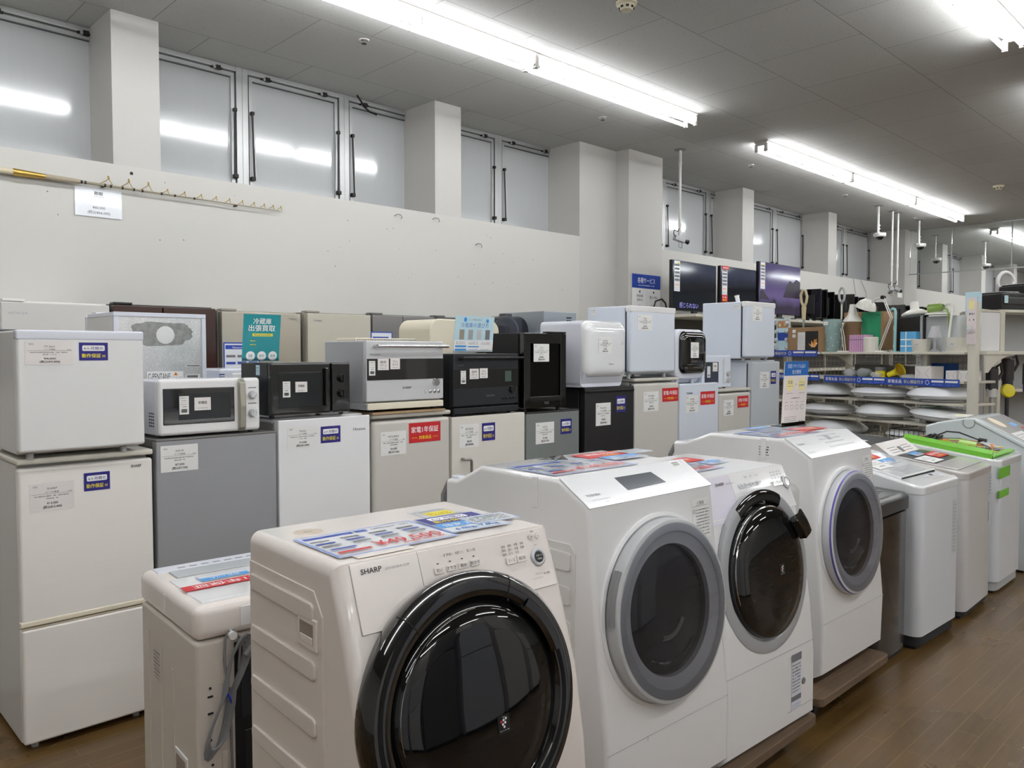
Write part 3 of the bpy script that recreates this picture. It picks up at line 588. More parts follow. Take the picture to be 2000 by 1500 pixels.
# fridges standing on top of others
t = fridge('mini_fridge', 'white cube fridge stacked highest at the far left, priced 4,000 yen', 0.745, 1.213, 3.49, 0.5, 1.178, 1.684, WSIDE, mat('cube_fridge_white', (234, 235, 234), 0.35, var=0.01), feet=0.018, bev=0.012, topcap=(0.038, WHITE2))
price_label(t, 0.028, -0.001, 0.372, 'S.K Japan', '1ドア冷蔵庫', '¥4,000', '(税込¥4,400)', 0.17, 0.092, paper=PAPERP); blue_sticker(t, 0.218, -0.001, 0.388, 0.108, 0.072)
t = fridge('mini_fridge', 'white box fridge with bare door stacked beside the white dishwasher', 4.662, 5.232, YF, 0.42, 1.402, 1.94, WHB, WHB, feet=0.03, bev=0.02, topcap=(0.045, WHITE))
price_label(t, 0.08, -0.001, 0.36, 'A-Stage', '1ドア冷蔵庫', '¥5,000', '(税込¥5,500)', 0.18, 0.115)
b = MB(); b.card(frame((-0.0002 + 0.004, 0.385, 0.48), *FXL), 0.05, 0.04, PAPER, [('g', 0.004, 0.03, 0.04, 0.005, INK), ('g', 0.004, 0.015, 0.04, 0.004, INKG)]); b.build('rating_sticker', t)
t = fridge('mini_fridge', 'white one-door fridge stacked highest at the right end', 6.322, 6.84, YF, 0.45, 1.526, 2.045, WHB, WHB, feet=0.014, bev=0.02, topcap=(0.045, WHITE))
price_label(t, 0.1, -0.001, 0.35, 'A-Stage', '1ドア冷蔵庫', '¥6,000', '(税込¥6,600)', 0.17, 0.13)
b = MB(); b.card(frame((0.0038, 0.13, 0.455), *FXL), 0.06, 0.035, PAPER, [('g', 0.004, 0.024, 0.05, 0.005, INK), ('g', 0.004, 0.01, 0.05, 0.004, INKG)]); b.build('rating_sticker', t)
# black glass-door cooler
t = thing('beverage_cooler', 'black glass-door drinks cooler left of the white dishwasher', 'cooler', (3.545, 3.54, 1.212)); w, h = 0.4, 0.51
MB().box(0.0, 0.055, 0.03, w, 0.36, h, BLACK, 0.006).build('body', t)
b = MB(); b.box(0, 0, 0.025, 0.06, 0.045, h, BLACKG, 0.006); b.box(w - 0.055, 0, 0.025, w, 0.045, h, BLACKG, 0.006); b.box(0.05, 0.0, 0.025, w - 0.05, 0.045, 0.1, BLACKG, 0.004); b.box(0.05, 0.0, h - 0.07, w - 0.05, 0.045, h, BLACKG, 0.004)
k = b.build('door_frame', t); MB().box(0.055, 0.012, 0.095, w - 0.05, 0.02, h - 0.065, WINEG).build('glass', k)
b = MB(); b.box(0.06, 0.046, 0.1, w - 0.055, 0.0545, h - 0.07, mat('cooler_inside', (52, 42, 34), 0.5, stretch=(30, 1, 1), var=0.3)); b.build('interior', t)
MB().box(0.22, -0.012, h - 0.001, 0.385, 0.05, h + 0.012, BLACK, 0.004).build('hinge_cap', t)
price_label(t, 0.085, -0.001, 0.325, 'TCX', 'ワインセラー', '¥5,000', '(税込¥5,500)', 0.145, 0.115); brand_mark(t, 'TCX', 0.185, -0.0005, 0.048, 0.022, INKG, width=0.045)
for fx in (0.04, w - 0.04):
    for fy in (0.04, 0.32): MB().cyl((fx, fy, 0), (fx, fy, 0.032), 0.014, HARD, 10).build('foot', t)
# ------------------------------------------------------------------ microwaves and ovens
def small_labels(t, x, y, z, s=1.0, one=True, flat=False):
    MB().card(frame((x, y, z)), 0.04 * s, 0.078 * s, PAPER, [('g', 0.004, 0.068 * s, 0.03 * s, 0.003 * s, INK), ('g', 0.01 * s, 0.058 * s, 0.02 * s, 0.003 * s, INKG), ('r', 0.004, 0.052 * s, 0.032 * s, 0.0006, INKG), ('g', 0.004, 0.042 * s, 0.03 * s, 0.0025 * s, INKG), ('g', 0.012 * s, 0.031 * s, 0.018 * s, 0.004 * s, INK)] +
        [('r', (0.007 + 0.0019 * i) * s, 0.008 * s, (0.0008 + 0.0005 * (i % 3)) * s, 0.015 * s, INK) for i in range(13)]).build('price_tag', t)
def note(t, x, y, z, w, h, l1, l2=None):
    it = [('t', l1, w / 2, h * (0.5 if not l2 else 0.6), h * 0.26, INK, (('align', 'c'), ('bold', True), ('width', w * 0.55)))]
    if l2: it.append(('t', l2, w / 2, h * 0.33, h * 0.24, INK, (('align', 'c'), ('bold', True), ('width', w * 0.6))))
    it += [('rr', w * 0.12, h * 0.1, w * 0.76, h * 0.13, INKL), ('rr', w * 0.125, h * 0.108, w * 0.75, h * 0.114, PAPER), ('g', w * 0.2, h * 0.14, w * 0.6, h * 0.06, INKG)]
    MB().card(frame((x, y, z)), w, h, PAPERP, it).build('feature_card', t)
t = thing('microwave_oven', 'white microwave with a silver handle and two dials', 'microwave', (1.292, YF, 1.216)); w, h, d = 0.474, 0.262, 0.36
b = MB(); b.box(0.0, 0.03, 0.012, w, d, h - 0.006, WHITE2, 0.008)
for i in range(3):
    for j in range(5): b.box(-0.0006, 0.06 + i * 0.022, 0.05 + j * 0.014, 0.002, 0.073 + i * 0.022, 0.057 + j * 0.014, NAVY if 0 else DARK)
b.build('body', t)
b = MB(); b.box(0.0, 0.0, 0.012, 0.385, 0.036, h, WHITE, 0.016, 5); k = b.build('door', t)
b = MB(); b.box(0.018, -0.003, 0.06, 0.345, 0.004, h - 0.04, BLACKG, 0.004); b.box(0.085, -0.0042, 0.08, 0.325, 0.0, h - 0.065, mat('window_mesh', (38, 42, 44), 0.2, scale=400, var=0.3)); b.build('door_window', k)
MB().prism([(0.0, 0.01), (-0.024, 0.03), (-0.03, h * 0.5), (-0.024, h - 0.02), (0.0, h - 0.002)], 0.36, 0.39, mat('champagne_handle', (176, 174, 160), 0.3, metal=0.7), bev=0.004).build('handle', t)
b = MB(); b.box(0.388, 0.0, 0.012, w, 0.036, h, WHITE, 0.016, 5); k = b.build('control_panel', t)
for zc in (0.182, 0.096):
    b = MB(); b.lathe([(0.0, 0.022), (0.015, 0.022), (0.018, 0.016), (0.02, 0.0)], SILVER2, frame((0.432, 0.0, zc)), n=32); b.box(-0.002, -0.017, 0.02, 0.002, 0.017, 0.026, WHITE, mtx=frame((0.432, 0, zc)) @ Matrix.Rotation(R(-45 if zc > 0.15 else 0), 4, 'Z')); b.build('dial', k)
b = MB(); b.card(frame((0.412, 0.0005, 0.212)), 0.042, 0.005, GREYP, [], t=0.0006)
b.card(frame((0.412, 0.0005, 0.138)), 0.042, 0.005, GREYP, [], t=0.0006)
for i in range(11):
    a = R(-60 + i * 30); b.box(0.432 + 0.026 * math.sin(a) - 0.001, -0.0008, 0.096 + 0.026 * math.cos(a) - 0.0015, 0.432 + 0.026 * math.sin(a) + 0.001, 0.0, 0.096 + 0.026 * math.cos(a) + 0.0015, INKG)
b.build('panel_print', k)
small_labels(t, 0.088, -0.0048, 0.105, 1.05); note(t, 0.155, -0.0048, 0.12, 0.075, 0.058, '単機能')
for fx in (0.03, w - 0.03):
    for fy in (0.05, d - 0.04): MB().cyl((fx, fy, 0), (fx, fy, 0.014), 0.012, BLACK, 10).build('foot', t)
t = thing('microwave_oven', 'plain black microwave with the teal leaflet behind it', 'microwave', (1.82, YF, 1.275)); w, h, d = 0.45, 0.275, 0.32
b = MB(); b.box(0.0, 0.03, 0.012, w, d, h - 0.004, BLACK, 0.008); b.card(frame((-0.0004, 0.15, 0.21), *FXL), 0.04, 0.05, LBLUE, [('g', 0.003, 0.035, 0.03, 0.004, INKG), ('g', 0.003, 0.02, 0.03, 0.003, INKG)]); b.build('body', t)
k = MB().box(0.0, 0.0, 0.012, 0.335, 0.034, h, BLACKG, 0.014, 5).build('door', t)
MB().box(0.04, -0.002, 0.05, 0.28, 0.004, h - 0.05, mat('black_window_mesh', (34, 38, 40), 0.12, scale=400, var=0.3), 0.003).build('door_window', k)
MB().box(0.292, -0.02, 0.05, 0.31, 0.002, h - 0.03, BLACKG, 0.006).build('handle', k)
k = MB().box(0.338, 0.0, 0.012, w, 0.034, h, BLACKG, 0.014, 5).build('control_panel', t)
for zc in (0.19, 0.112): b = MB(); b.lathe([(0.0, 0.02), (0.018, 0.02), (0.023, 0.0)], BLACK, frame((0.395, 0.0, zc)), n=28); b.box(-0.003, -0.02, 0.018, 0.003, 0.02, 0.026, BLACK, 0.001, mtx=frame((0.395, 0, zc))); b.build('dial', k)
small_labels(t, 0.062, -0.0028, 0.102, 1.0); note(t, 0.13, -0.0028, 0.125, 0.065, 0.052, '単機能')
for fx in (0.03, w - 0.03):
    for fy in (0.05, d - 0.04): MB().cyl((fx, fy, 0), (fx, fy, 0.014), 0.012, BLACK, 10).build('foot', t)
def steam_oven(label, loc, w, h, d, body, front, lower, handle, win, dark, grille):
    t = thing('steam_oven', label, 'oven', loc); zb = 0.032
    b = MB(); b.box(0.0, 0.03, zb, w, d, h, body, 0.008); b.box(0.0, 0.0, 0.0, w, d - 0.02, zb + 0.002, body, 0.004); b.build('body', t)
    k = MB().box(0.0, 0.0, zb + 0.012, w, 0.034, h, front, 0.006).build('door', t)
    MB().box(0.004, -0.0025, h * 0.43, w - 0.002, 0.004, h * 0.74, win, 0.001).build('door_window', k)
    b = MB(); b.tube([(0.05, 0.0, h * 0.915), (0.05, -0.035, h * 0.925), (w + 0.008, -0.035, h * 0.925)], 0.009, handle, 12); b.cyl((w - 0.03, 0.0, h * 0.915), (w - 0.03, -0.035, h * 0.925), 0.009, handle, 10); b.build('handle', k)
    MB().box(0.004, -0.006, 0.0, w - 0.006, 0.03, zb + 0.004, lower, 0.004).build('drip_tray', t)
    kb = MB(); kb.lathe([(0.0, 0.016), (0.02, 0.016), (0.024, 0.0)], dark and BLACKG or CHROME, frame((w - 0.06, 0.0, h * 0.375)), n=30); kb.build('dial', t)
    for i in range(4):
        MB().lathe([(0.0, 0.003), (0.0085, 0.003), (0.0105, 0.002), (0.0112, 0.0)], BLACK if dark else (GREYL if i == 0 else CHROME), frame((w - 0.128 + i * 0.03, 0.0, h * 0.235)), n=20).build('button', t)
    small_labels(t, 0.014 if not dark else 0.055, -0.0032, h * 0.5 if not dark else h * 0.5, 1.0)
    note(t, 0.07 if not dark else 0.125, -0.0032, h * 0.575, 0.072, 0.062, '過熱水蒸気', 'スチーム'); note(t, 0.152 if not dark else 0.205, -0.0032, h * 0.585, 0.064, 0.06, 'フラット', 'タイプ')
    if grille:
        b = MB(); b.box(0.05, 0.18, h, w - 0.06, d - 0.04, h + 0.018, CREAM, 0.004)
        for i in range(34): x = 0.06 + i * (w - 0.13) / 33; b.box(x, 0.1785, h + 0.005, x + 0.006, 0.181, h + 0.013, INKG)
        b.build('top_grille', t)
    return t
t = steam_oven('silver white steam oven with a long bar handle on the warm grey fridge', (2.368, YF, 1.288), 0.527, 0.372, 0.42, mat('oven_light_grey', (176, 179, 182), 0.35, metal=0.15), mat('oven_pearl_front', (214, 215, 218), 0.22, metal=0.2, coat=0.4), CREAM, CHROME, BLACKG, False, True)
brand_mark(t, 'HEALSIO', 0.02, -0.0006, 0.292, 0.016, INKG, width=0.07); brand_mark(t, 'SHARP', 0.235, -0.0006, 0.108, 0.018, INK, width=0.062)
tag(MB().box(2.4, 3.54, 1.262, 2.9, 3.93, 1.274, mat('cardboard', (172, 146, 112), 0.8)).build('cardboard_sheet'), 'flat cardboard sheet sticking out under the silver white steam oven', 'cardboard')
b = MB()
for x, yy in ((2.43, 3.6), (2.85, 3.6), (2.43, 3.88), (2.85, 3.88)): b = MB(); b.cyl((x - 2.368, yy - YF, -0.014), (x - 2.368, yy - YF, 0.002), 0.012, BLACK, 10); b.build('foot', t)
t = steam_oven('black steam oven under the pale blue poster', (2.968, YF, 1.232), 0.535, 0.358, 0.37, BLACK, DKBLUE, DKBLUE, BLACK, BLACKG, True, False)
brand_mark(t, 'SHARP', 0.035, -0.0006, 0.285, 0.009, INKG, width=0.045); brand_mark(t, 'HEALSIO', 0.26, -0.0006, 0.098, 0.013, INKG, width=0.07)
MB().box(0.415, -0.0042, 0.185, 0.47, -0.002, 0.25, mat('lcd_screen', (70, 88, 78), 0.3)).build('display', t)
for fx in (0.04, 0.5):
    for fy in (0.05, 0.3): MB().cyl((fx, fy, -0.0155), (fx, fy, 0.002), 0.012, BLACK, 10).build('foot', t)
t = thing('microwave_oven', 'small white microwave with a grey window on the warm grey fridge', 'microwave', (5.71, YF + 0.06, 1.285)); w, h, d = 0.46, 0.285, 0.33
MB().box(0.0, 0.03, 0.012, w, d, h - 0.004, WHITE2, 0.008).build('body', t)
k = MB().box(0.0, 0.0, 0.012, 0.32, 0.034, h, WHB, 0.008).build('door', t); MB().box(0.04, -0.002, 0.045, 0.255, 0.004, h - 0.055, mat('slate_window', (52, 60, 72), 0.15), 0.002).build('door_window', k)
k = MB().box(0.323, -0.0, 0.012, w, 0.034, h, WHB, 0.01).build('control_panel', t)
for zc in (0.07, 0.13): MB().cyl((0.405, 0, zc), (0.405, -0.02, zc), 0.022, GREYL, 20).build('dial', k)
MB().box(0.33, -0.02, 0.05, 0.345, 0.002, h - 0.03, WHITE, 0.004).build('handle', k)
small_labels(t, 0.075, -0.0028, 0.1, 1.2); note(t, 0.16, -0.0028, 0.15, 0.075, 0.075, '単機能')
for fx in (0.03, w - 0.03):
    for fy in (0.05, d - 0.04): MB().cyl((fx, fy, 0), (fx, fy, 0.014), 0.012, BLACK, 10).build('foot', t)
# ------------------------------------------------------------------ countertop dishwashers
FB = lambda e: abs((e.verts[0].co - e.verts[1].co).y) < 1e-5 and (e.verts[0].co.y < 0.02)
t = thing('dishwasher', 'white countertop dishwasher with a bulging rounded door on the black fridge', 'dishwasher', (4.1, 3.49, 1.356)); w, h = 0.455, 0.46
b = MB(); b.prism([(x, z) for x, z in rounded(w, h, 0.035)], 0.06, 0.44, WHITE2, axis='y'); b.prism([(0.07, 0.0), (0.44, 0.0), (0.44, 0.1), (0.03, 0.1)], 0.005, w - 0.005, WHITE2); b.build('body', t)
b = MB(); b.pillow(w, h - 0.07, 0.06, 0.055, GLOSSW, 0, 0.05, 0.07, rim=0.008)
k = b.build('door', t)
MB().prism([(0.125 + 0.0, 0.385), (0.325, 0.385), (0.31, 0.365), (0.26, 0.352), (0.14, 0.352)], 0.004, 0.03, GREYL, axis='y', bev=0.0015).build('grip_recess', k)
price_label(t, 0.115, -0.0058, 0.235, 'SK JAPAN', '食器洗い乾燥機', '¥9,000', '(税込¥9,900)', 0.14, 0.11); brand_mark(t, 'Solcion', 0.23, -0.0048, 0.155, 0.014, INKG, width=0.05)
b = MB(); b.card(frame((0.36, 0.0, 0.29)), 0.03, 0.03, WHITE, [('g', 0.002, 0.02, 0.024, 0.005, INK), ('g', 0.002, 0.008, 0.024, 0.004, INK)], t=0.0003); b.build('warning_print', k)
MB().tube([(0.02, 0.054, 0.13), (0.03, 0.054, 0.09), (0.06, 0.054, 0.071), (w - 0.02, 0.054, 0.07)], 0.003, INK, 6).build('door_seal', t)
t = thing('dishwasher', 'dishwasher with a curved gloss black door and white rim', 'dishwasher', (5.275, 3.53, 1.352), 0); w, h = 0.425, 0.43
b = MB(); b.prism([(x, z + 0.03) for x, z in rounded(w, h - 0.03, 0.075)], 0.045, 0.4, WHITE2, axis='y', bev=0.02, seg=4, bevsel=lambda e: abs((e.verts[0].co - e.verts[1].co).y) < 1e-5 and e.verts[0].co.y < 0.06)
b.prism([(0.11, 0.0), (0.38, 0.0), (0.38, 0.1), (0.06, 0.08)], 0.03, w - 0.03, WHITE2); b.build('body', t)
b = MB(); b.pillow(w - 0.05, h - 0.085, 0.07, 0.04, BLACKG, 0.04, 0.046, 0.07, rim=0.008)
k = b.build('door', t); MB().box(0.1, 0.0065, 0.145, w - 0.06, 0.009, 0.148, INKG).build('door_line', k)
price_label(t, 0.15, 0.0045, 0.2, 'siroca', '食器洗い乾燥機', '¥9,000', '(税込¥9,900)', 0.115, 0.125)
for fx in (0.08, 0.3):
    for fy in (0.09, 0.34): MB().cyl((fx, fy, -0.008), (fx, fy, 0.04), 0.014, WHITE2, 10).build('foot', t)
# ------------------------------------------------------------------ tall rank against the wall
def tall(label, a, c, md, ms, z1=1.915, vsplit=None, name='refrigerator', y=5.55, hs=(0.9,)):
    t = thing(name, label, 'refrigerator', (a, y, 0)); w = c - a
    MB().box(0.0, 0.07, 0.03, w, 0.66, z1, ms, 0.006).build('body', t)
    zs = [0.06] + list(hs) + [z1 - 0.006]
    for i in range(len(zs) - 1):
        xs = [0.0, vsplit - a, w] if vsplit and i == len(zs) - 2 else [0.0, w]
        for j in range(len(xs) - 1): MB().box(xs[j] + 0.003, 0, zs[i] + 0.005, xs[j + 1] - 0.003, 0.066, zs[i + 1] - 0.005, md, 0.005).build('door', t)
    for fx in (0.06, w - 0.06):
        for fy in (0.1, 0.6): MB().cyl((fx, fy, 0), (fx, fy, 0.035), 0.02, BLACK, 10).build('foot', t)
    MB().box(0.02, 0.05, z1 - 0.004, 0.14, 0.13, z1 + 0.012, ms, 0.004).build('hinge_cap', t)
    return t
t = tall('tall silvery white fridge at the far left against the wall', 1.108, 1.722, mat('pearl_white_gloss', (214, 212, 208), 0.2, coat=0.4, stretch=(1, 1, 50), var=0.02), WSIDE, 1.915); brand_mark(t, 'HITACHI', 0.04, -0.0006, 1.83, 0.02, INKL, width=0.1)
t = tall('tall dark brown fridge with double upper doors', 1.74, 2.432, BROWN, BLACK, 1.92, vsplit=2.06)
t = tall('tall champagne steel fridge behind the teal leaflet', 2.47, 3.105, CHAMP, CHAMP2, 1.905); brand_mark(t, 'Panasonic', 0.53, -0.0006, 1.85, 0.02, INKG, width=0.07)
def sheet_items(w, h, price=None, big=True):
    it = [('r', 0, 0, w, h, BORD), ('r', w * 0.025, h * 0.03, w * 0.95, h * 0.94, LAM), ('r', w * 0.04, h * 0.84, w * 0.4, h * 0.09, BLUE2), ('r', w * 0.46, h * 0.84, w * 0.1, h * 0.09, BLUE2), ('g', w * 0.6, h * 0.86, w * 0.34, h * 0.05, INKG)]
    for j in range(3):
        for i in range(4): it += [('r', w * (0.04 + 0.24 * i), h * (0.70 - 0.13 * j), w * 0.15, h * 0.045, INKG if j != 1 else BLUE2), ('g', w * (0.04 + 0.24 * i), h * (0.645 - 0.13 * j), w * 0.14, h * 0.025, INKL)]
    it += [('r', w * 0.04, h * 0.26, w * 0.2, h * 0.05, BLUE2), ('r', w * 0.04, h * 0.1, w * 0.26, h * 0.06, RED)]
    if price: it += [('t', price, w * 0.36, h * 0.12, h * 0.27, RED, (('bold', True), ('width', w * 0.56))), ('g', w * 0.55, h * 0.055, w * 0.36, h * 0.04, RED)]
    return it
F = frame((0.0, -0.004, 1.30)); MB().card(frame((0.01, -0.002, 1.32)), 0.28, 0.35, LAM, [('r', 0, 0, 0.28, 0.35, BLUE2), ('r', 0.01, 0.01, 0.26, 0.33, LAM), ('r', 0.015, 0.3, 0.25, 0.03, BLUE2), ('t', 'Panasonic', 0.07, 0.306, 0.02, INKW)] + [('r', 0.02 + 0.085 * i, 0.24 - 0.05 * j, 0.07, 0.018, BLUE2 if j % 2 else INKG) for i in range(3) for j in range(4)]).build('spec_sheet', t)
t = tall('tall pale beige fridge behind the silver oven', 3.16, 3.752, BEIGE, CHAMP2, 1.915); brand_mark(t, 'TOSHIBA', 0.05, -0.0006, 1.84, 0.02, INKG, width=0.08)
t = tall('tall grey steel fridge with double upper doors', 3.765, 4.43, GSTEEL, GREYS, 1.92, vsplit=4.08)
MB().card(frame((-0.02, -0.002, 1.4)), 0.22, 0.37, LAM, [('r', 0, 0, 0.22, 0.37, BLUE2), ('r', 0.01, 0.01, 0.2, 0.35, LAM)] + [('r', 0.02, 0.31 - 0.04 * j, 0.16, 0.018, BLUE2) for j in range(6)]).build('spec_sheet', t)
MB().card(frame((0.6, -0.001, 1.72)), 0.05, 0.05, BLACK, [('c', 0.025, 0.032, 0.006, INKW), ('c', 0.018, 0.02, 0.005, RED), ('c', 0.032, 0.02, 0.005, INKW)]).build('ion_badge', t)
t = tall('tall dark grey fridge mostly hidden by the blue poster', 4.45, 5.1, mat('dark_grey_gloss', (104, 103, 102), 0.25, metal=0.3), GREYS, 1.92)
# ------------------------------------------------------------------ middle rank seen from behind
PLATE = metal_plate()
def plinth(label, a, c, y0, y1, z, m=WSIDE):
    t = thing('refrigerator', label, 'refrigerator', (a, y0, 0), group='fridges hidden behind the front rank'); w = c - a; d = y1 - y0
    MB().box(0, 0, 0.02, w, d - 0.06, z, m, 0.008).build('body', t); MB().box(0, d - 0.055, 0.03, w, d, z - 0.005, m, 0.008).build('door', t); MB().box(0.02, 0.02, 0, w - 0.02, d - 0.08, 0.025, BLACK).build('base', t); return t
PL = 'low fridge turned away, hidden behind the stacked front rank'
plinth(PL, 0.36, 0.98, 4.22, 4.75, 1.42); plinth(PL, 1.3, 1.82, 4.2, 4.75, 1.36); plinth(PL, 1.86, 2.36, 4.25, 4.8, 1.28); plinth(PL, 3.3, 3.96, 4.22, 4.75, 1.4); plinth(PL, 4.0, 4.84, 4.22, 4.75, 1.4)
t = thing('mini_fridge', 'upper fridge turned round to show its bare galvanised metal back', 'refrigerator', (1.32, 4.2, 1.36)); w, h, d = 0.462, 0.44, 0.46
b = MB(); b.box(0, 0.021, 0.012, 0.02, d - 0.04, h - 0.021, WSIDE, 0.002); b.box(w - 0.02, 0.021, 0.012, w, d - 0.04, h - 0.021, WHITE2, 0.002); b.box(0, 0.021, h - 0.02, w, d - 0.04, h, WHITE2, 0.002); b.box(0.021, 0.05, 0.0125, w - 0.021, d - 0.041, h - 0.021, WSIDE)
b.box(-0.001, 0.0, 0.015, 0.021, 0.02, h - 0.021, WHITE2, 0.002); b.box(w - 0.021, 0.0, 0.015, w + 0.001, 0.02, h - 0.021, WHITE2, 0.002); b.box(-0.001, 0, h - 0.02, w + 0.001, 0.02, h + 0.001, WHITE2, 0.002); b.build('body', t)
MB().box(0.02, 0.008, 0.085, w - 0.02, 0.014, h - 0.02, PLATE).build('back_plate', t)
MB().box(0.02, 0.03, 0.0125, w - 0.02, 0.05, 0.085, DARK).build('compressor_bay', t)
rr = random.Random(8); P = []
for i in range(60): a = 2 * math.pi * i / 60; k_ = 1 + 0.05 * math.sin(a * 3.1) + 0.04 * math.sin(a * 7.3 + 1) + rr.uniform(-0.025, 0.025); P.append((0.235 + 0.15 * math.copysign(abs(math.cos(a)) ** 0.7, math.cos(a)) * k_, 0.335 + 0.062 * math.copysign(abs(math.sin(a)) ** 0.7, math.sin(a)) * k_, 0))
MB().poly([(x_, z_, 0) for x_, z_, q_ in P], mat('scuffed_residue', (150, 150, 148), 0.5, metal=0.6, scale=40, var=0.5), frame((0, 0.0072, 0))).build('scuffed_patch', t)
MB().box(-0.004, d - 0.036, 0.02, w + 0.004, d, h - 0.006, WHITE2, 0.01).build('door', t)
MB().box(0.03, d - 0.08, h - 0.002, 0.1, d - 0.01, h + 0.012, WHITE2, 0.003).build('hinge_cap', t)
b = MB(); b.lathe([(0.0, 0.005), (0.03, 0.004), (0.043, 0.0015), (0.047, 0.0)], mat('white_tape', (234, 234, 234), 0.5, bump=0.8, scale=40), frame((0.252, 0.0075, 0.328)), n=36); b.build('foam_patch', t)
b = MB(); b.card(frame((0.155, 0.007, 0.087)), 0.185, 0.052, INKW, [('t', 'C-PENTANE', 0.006, 0.01, 0.046, INK, (('width', 0.112),)), ('p', [(0.134, 0.03), (0.158, 0.03), (0.146, 0.049)], ORNG), ('r', 0.1445, 0.034, 0.003, 0.008, INK), ('g', 0.124, 0.02, 0.055, 0.003, INKG), ('g', 0.124, 0.012, 0.055, 0.003, INKG)]); b.build('gas_label', t)
for x, z, n in ((0.352, 0.1, 22), (0.352, 0.16, 26)):
    b = MB(); b.card(frame((x, 0.007, z)), 0.08, 0.022 if z < 0.13 else 0.012, PAPER, [('r', 0.008 + 0.0026 * i, 0.004, 0.0012 + 0.0006 * (i % 3), 0.012 if z < 0.13 else 0.006, INK) for i in range(n)]); b.build('barcode_label', t)
t = thing('microwave_oven', 'dark appliance peeping over the white cube fridge at the left edge', 'microwave', (0.45, 4.22, 1.42)); MB().box(0, 0, 0.012, 0.51, 0.36, 0.285, mat('deep_violet_black', (28, 26, 38), 0.3, coat=0.4), 0.02, 4).build('body', t)
MB().box(0.0, 0.355, 0.012, 0.51, 0.39, 0.28, BLACKG, 0.01).build('door', t)
for fx in (0.05, 0.46): MB().box(fx - 0.01, 0.05, 0, fx + 0.01, 0.33, 0.014, BLACK).build('foot', t)
t = thing('microwave_oven', 'white appliance back just showing behind the white microwave', 'microwave', (1.88, 4.26, 1.28)); w = 0.45
b = MB(); b.box(0, 0, 0.01, w, 0.36, 0.225, WHITE2, 0.012)
for j in range(4): b.box(0.0, -0.001, 0.15 + 0.014 * j, 0.03, 0.002, 0.156 + 0.014 * j, NAVY)
b.box(0.07, -0.008, 0.17, 0.44, 0.002, 0.2, WHITE, 0.006); b.build('body', t)
for fx in (0.04, 0.4): MB().box(fx - 0.01, 0.05, 0, fx + 0.01, 0.33, 0.012, BLACK).build('foot', t)
t = thing('toaster_oven', 'cream rounded countertop appliance behind the pale blue poster', 'appliance', (3.31, 4.2, 1.4)); w, h = 0.64, 0.425
b = MB(); b.prism([(x, z) for x, z in rounded(w, h, 0.08)], 0.0, 0.36, CREAM, axis='y', bev=0.012); b.build('body', t)
b = MB(); b.prism([(x + 0.03, z + 0.03) for x, z in rounded(w - 0.06, h - 0.06, 0.06)], 0.355, 0.38, CREAM, axis='y', bev=0.008); b.build('door', t)
t = thing('dish_dryer', 'dish dryer with a domed translucent lilac lid', 'dish dryer', (3.99, 4.3, 1.4)); w = 0.4
MB().box(0, 0, 0.0, w, 0.4, 0.22, WHITE2, 0.03, 5).build('base', t)
b = MB()
for k2, yy in enumerate((0.0, 0.12)):
    b.prism([(x + 0.01 + 0.01 * k2, z + 0.222) for x, z in rounded(w - 0.02 - 0.02 * k2, 0.25 - 0.012 * k2, 0.11)], 0.02 + yy, 0.14 + yy, LILAC, axis='y', bev=0.01)
b.build('lid', t); MB().box(0.16, 0.05, 0.465, 0.24, 0.12, 0.492, LILAC, 0.008).build('lid_knob', t)
t = thing('storage_cabinet', 'blue-grey metal appliance box with a slotted side near the pillar', 'appliance', (4.42, 4.2, 1.4)); w, h = 0.38, 0.515
b = MB(); b.box(0, 0, 0.0, w, 0.5, h, mat('blue_grey_metal', (164, 172, 178), 0.3, metal=0.4), 0.004)
for j in range(5): b.box(w - 0.12, -0.001, h - 0.05 - 0.022 * j, w - 0.06, 0.002, h - 0.04 - 0.022 * j, DARK)
b.build('body', t); MB().box(0.01, 0.5, 0.01, w - 0.01, 0.52, h - 0.01, GREYL, 0.004).build('door', t)
# ------------------------------------------------------------------ cards standing on the appliances
def stand_card(name, label, cat, x, y, z, w, h, bg, items, lean=8, rot=0):
    t = thing(name, label, cat, (x, y, z), rot)
    M = Matrix.Rotation(R(lean), 4, 'X'); F = M @ frame((0, 0, 0.004))
    b = MB(); b.card(F, w, h, bg, items, t=0.003); b.build('printed_panel', t)
    b = MB(); b.box(-0.002, -0.012, 0, w + 0.002, 0.06, 0.003, ACRYL); b.box(-0.002, -0.006, 0.003, w + 0.002, -0.0045, 0.02, ACRYL); b.build('acrylic_holder', t); return t
w, h = 0.192, 0.232
stand_card('sign_card', 'teal laminated leaflet standing on the black microwave', 'sign', 1.745, 3.70, 1.552, w, h, TEAL, [('t', '冷蔵庫', w / 2, h * 0.8, 0.032, INKW, (('align', 'c'), ('bold', True))), ('t', '出張買取', w / 2, h * 0.65, 0.034, INKW, (('align', 'c'), ('bold', True), ('width', w * 0.72))), ('r', w * 0.25, h * 0.53, w * 0.55, h * 0.06, YEL), ('g', w * 0.29, h * 0.545, w * 0.46, h * 0.03, TEAL),
    ('g', w * 0.2, h * 0.42, w * 0.16, h * 0.025, YEL), ('g', w * 0.2, h * 0.34, w * 0.16, h * 0.025, YEL), ('c', w * 0.22, h * 0.11, w * 0.12, INKW), ('c', w * 0.52, h * 0.11, w * 0.12, INKW), ('c', w * 0.82, h * 0.11, w * 0.12, INKW), ('t', '10', w * 0.22, h * 0.08, 0.022, TEAL, (('align', 'c'), ('bold', True))), ('t', '最短', w * 0.52, h * 0.09, 0.014, TEAL, (('align', 'c'),)), ('t', '高額', w * 0.82, h * 0.09, 0.014, TEAL, (('align', 'c'),))], rot=-2)
w, h = 0.33, 0.225
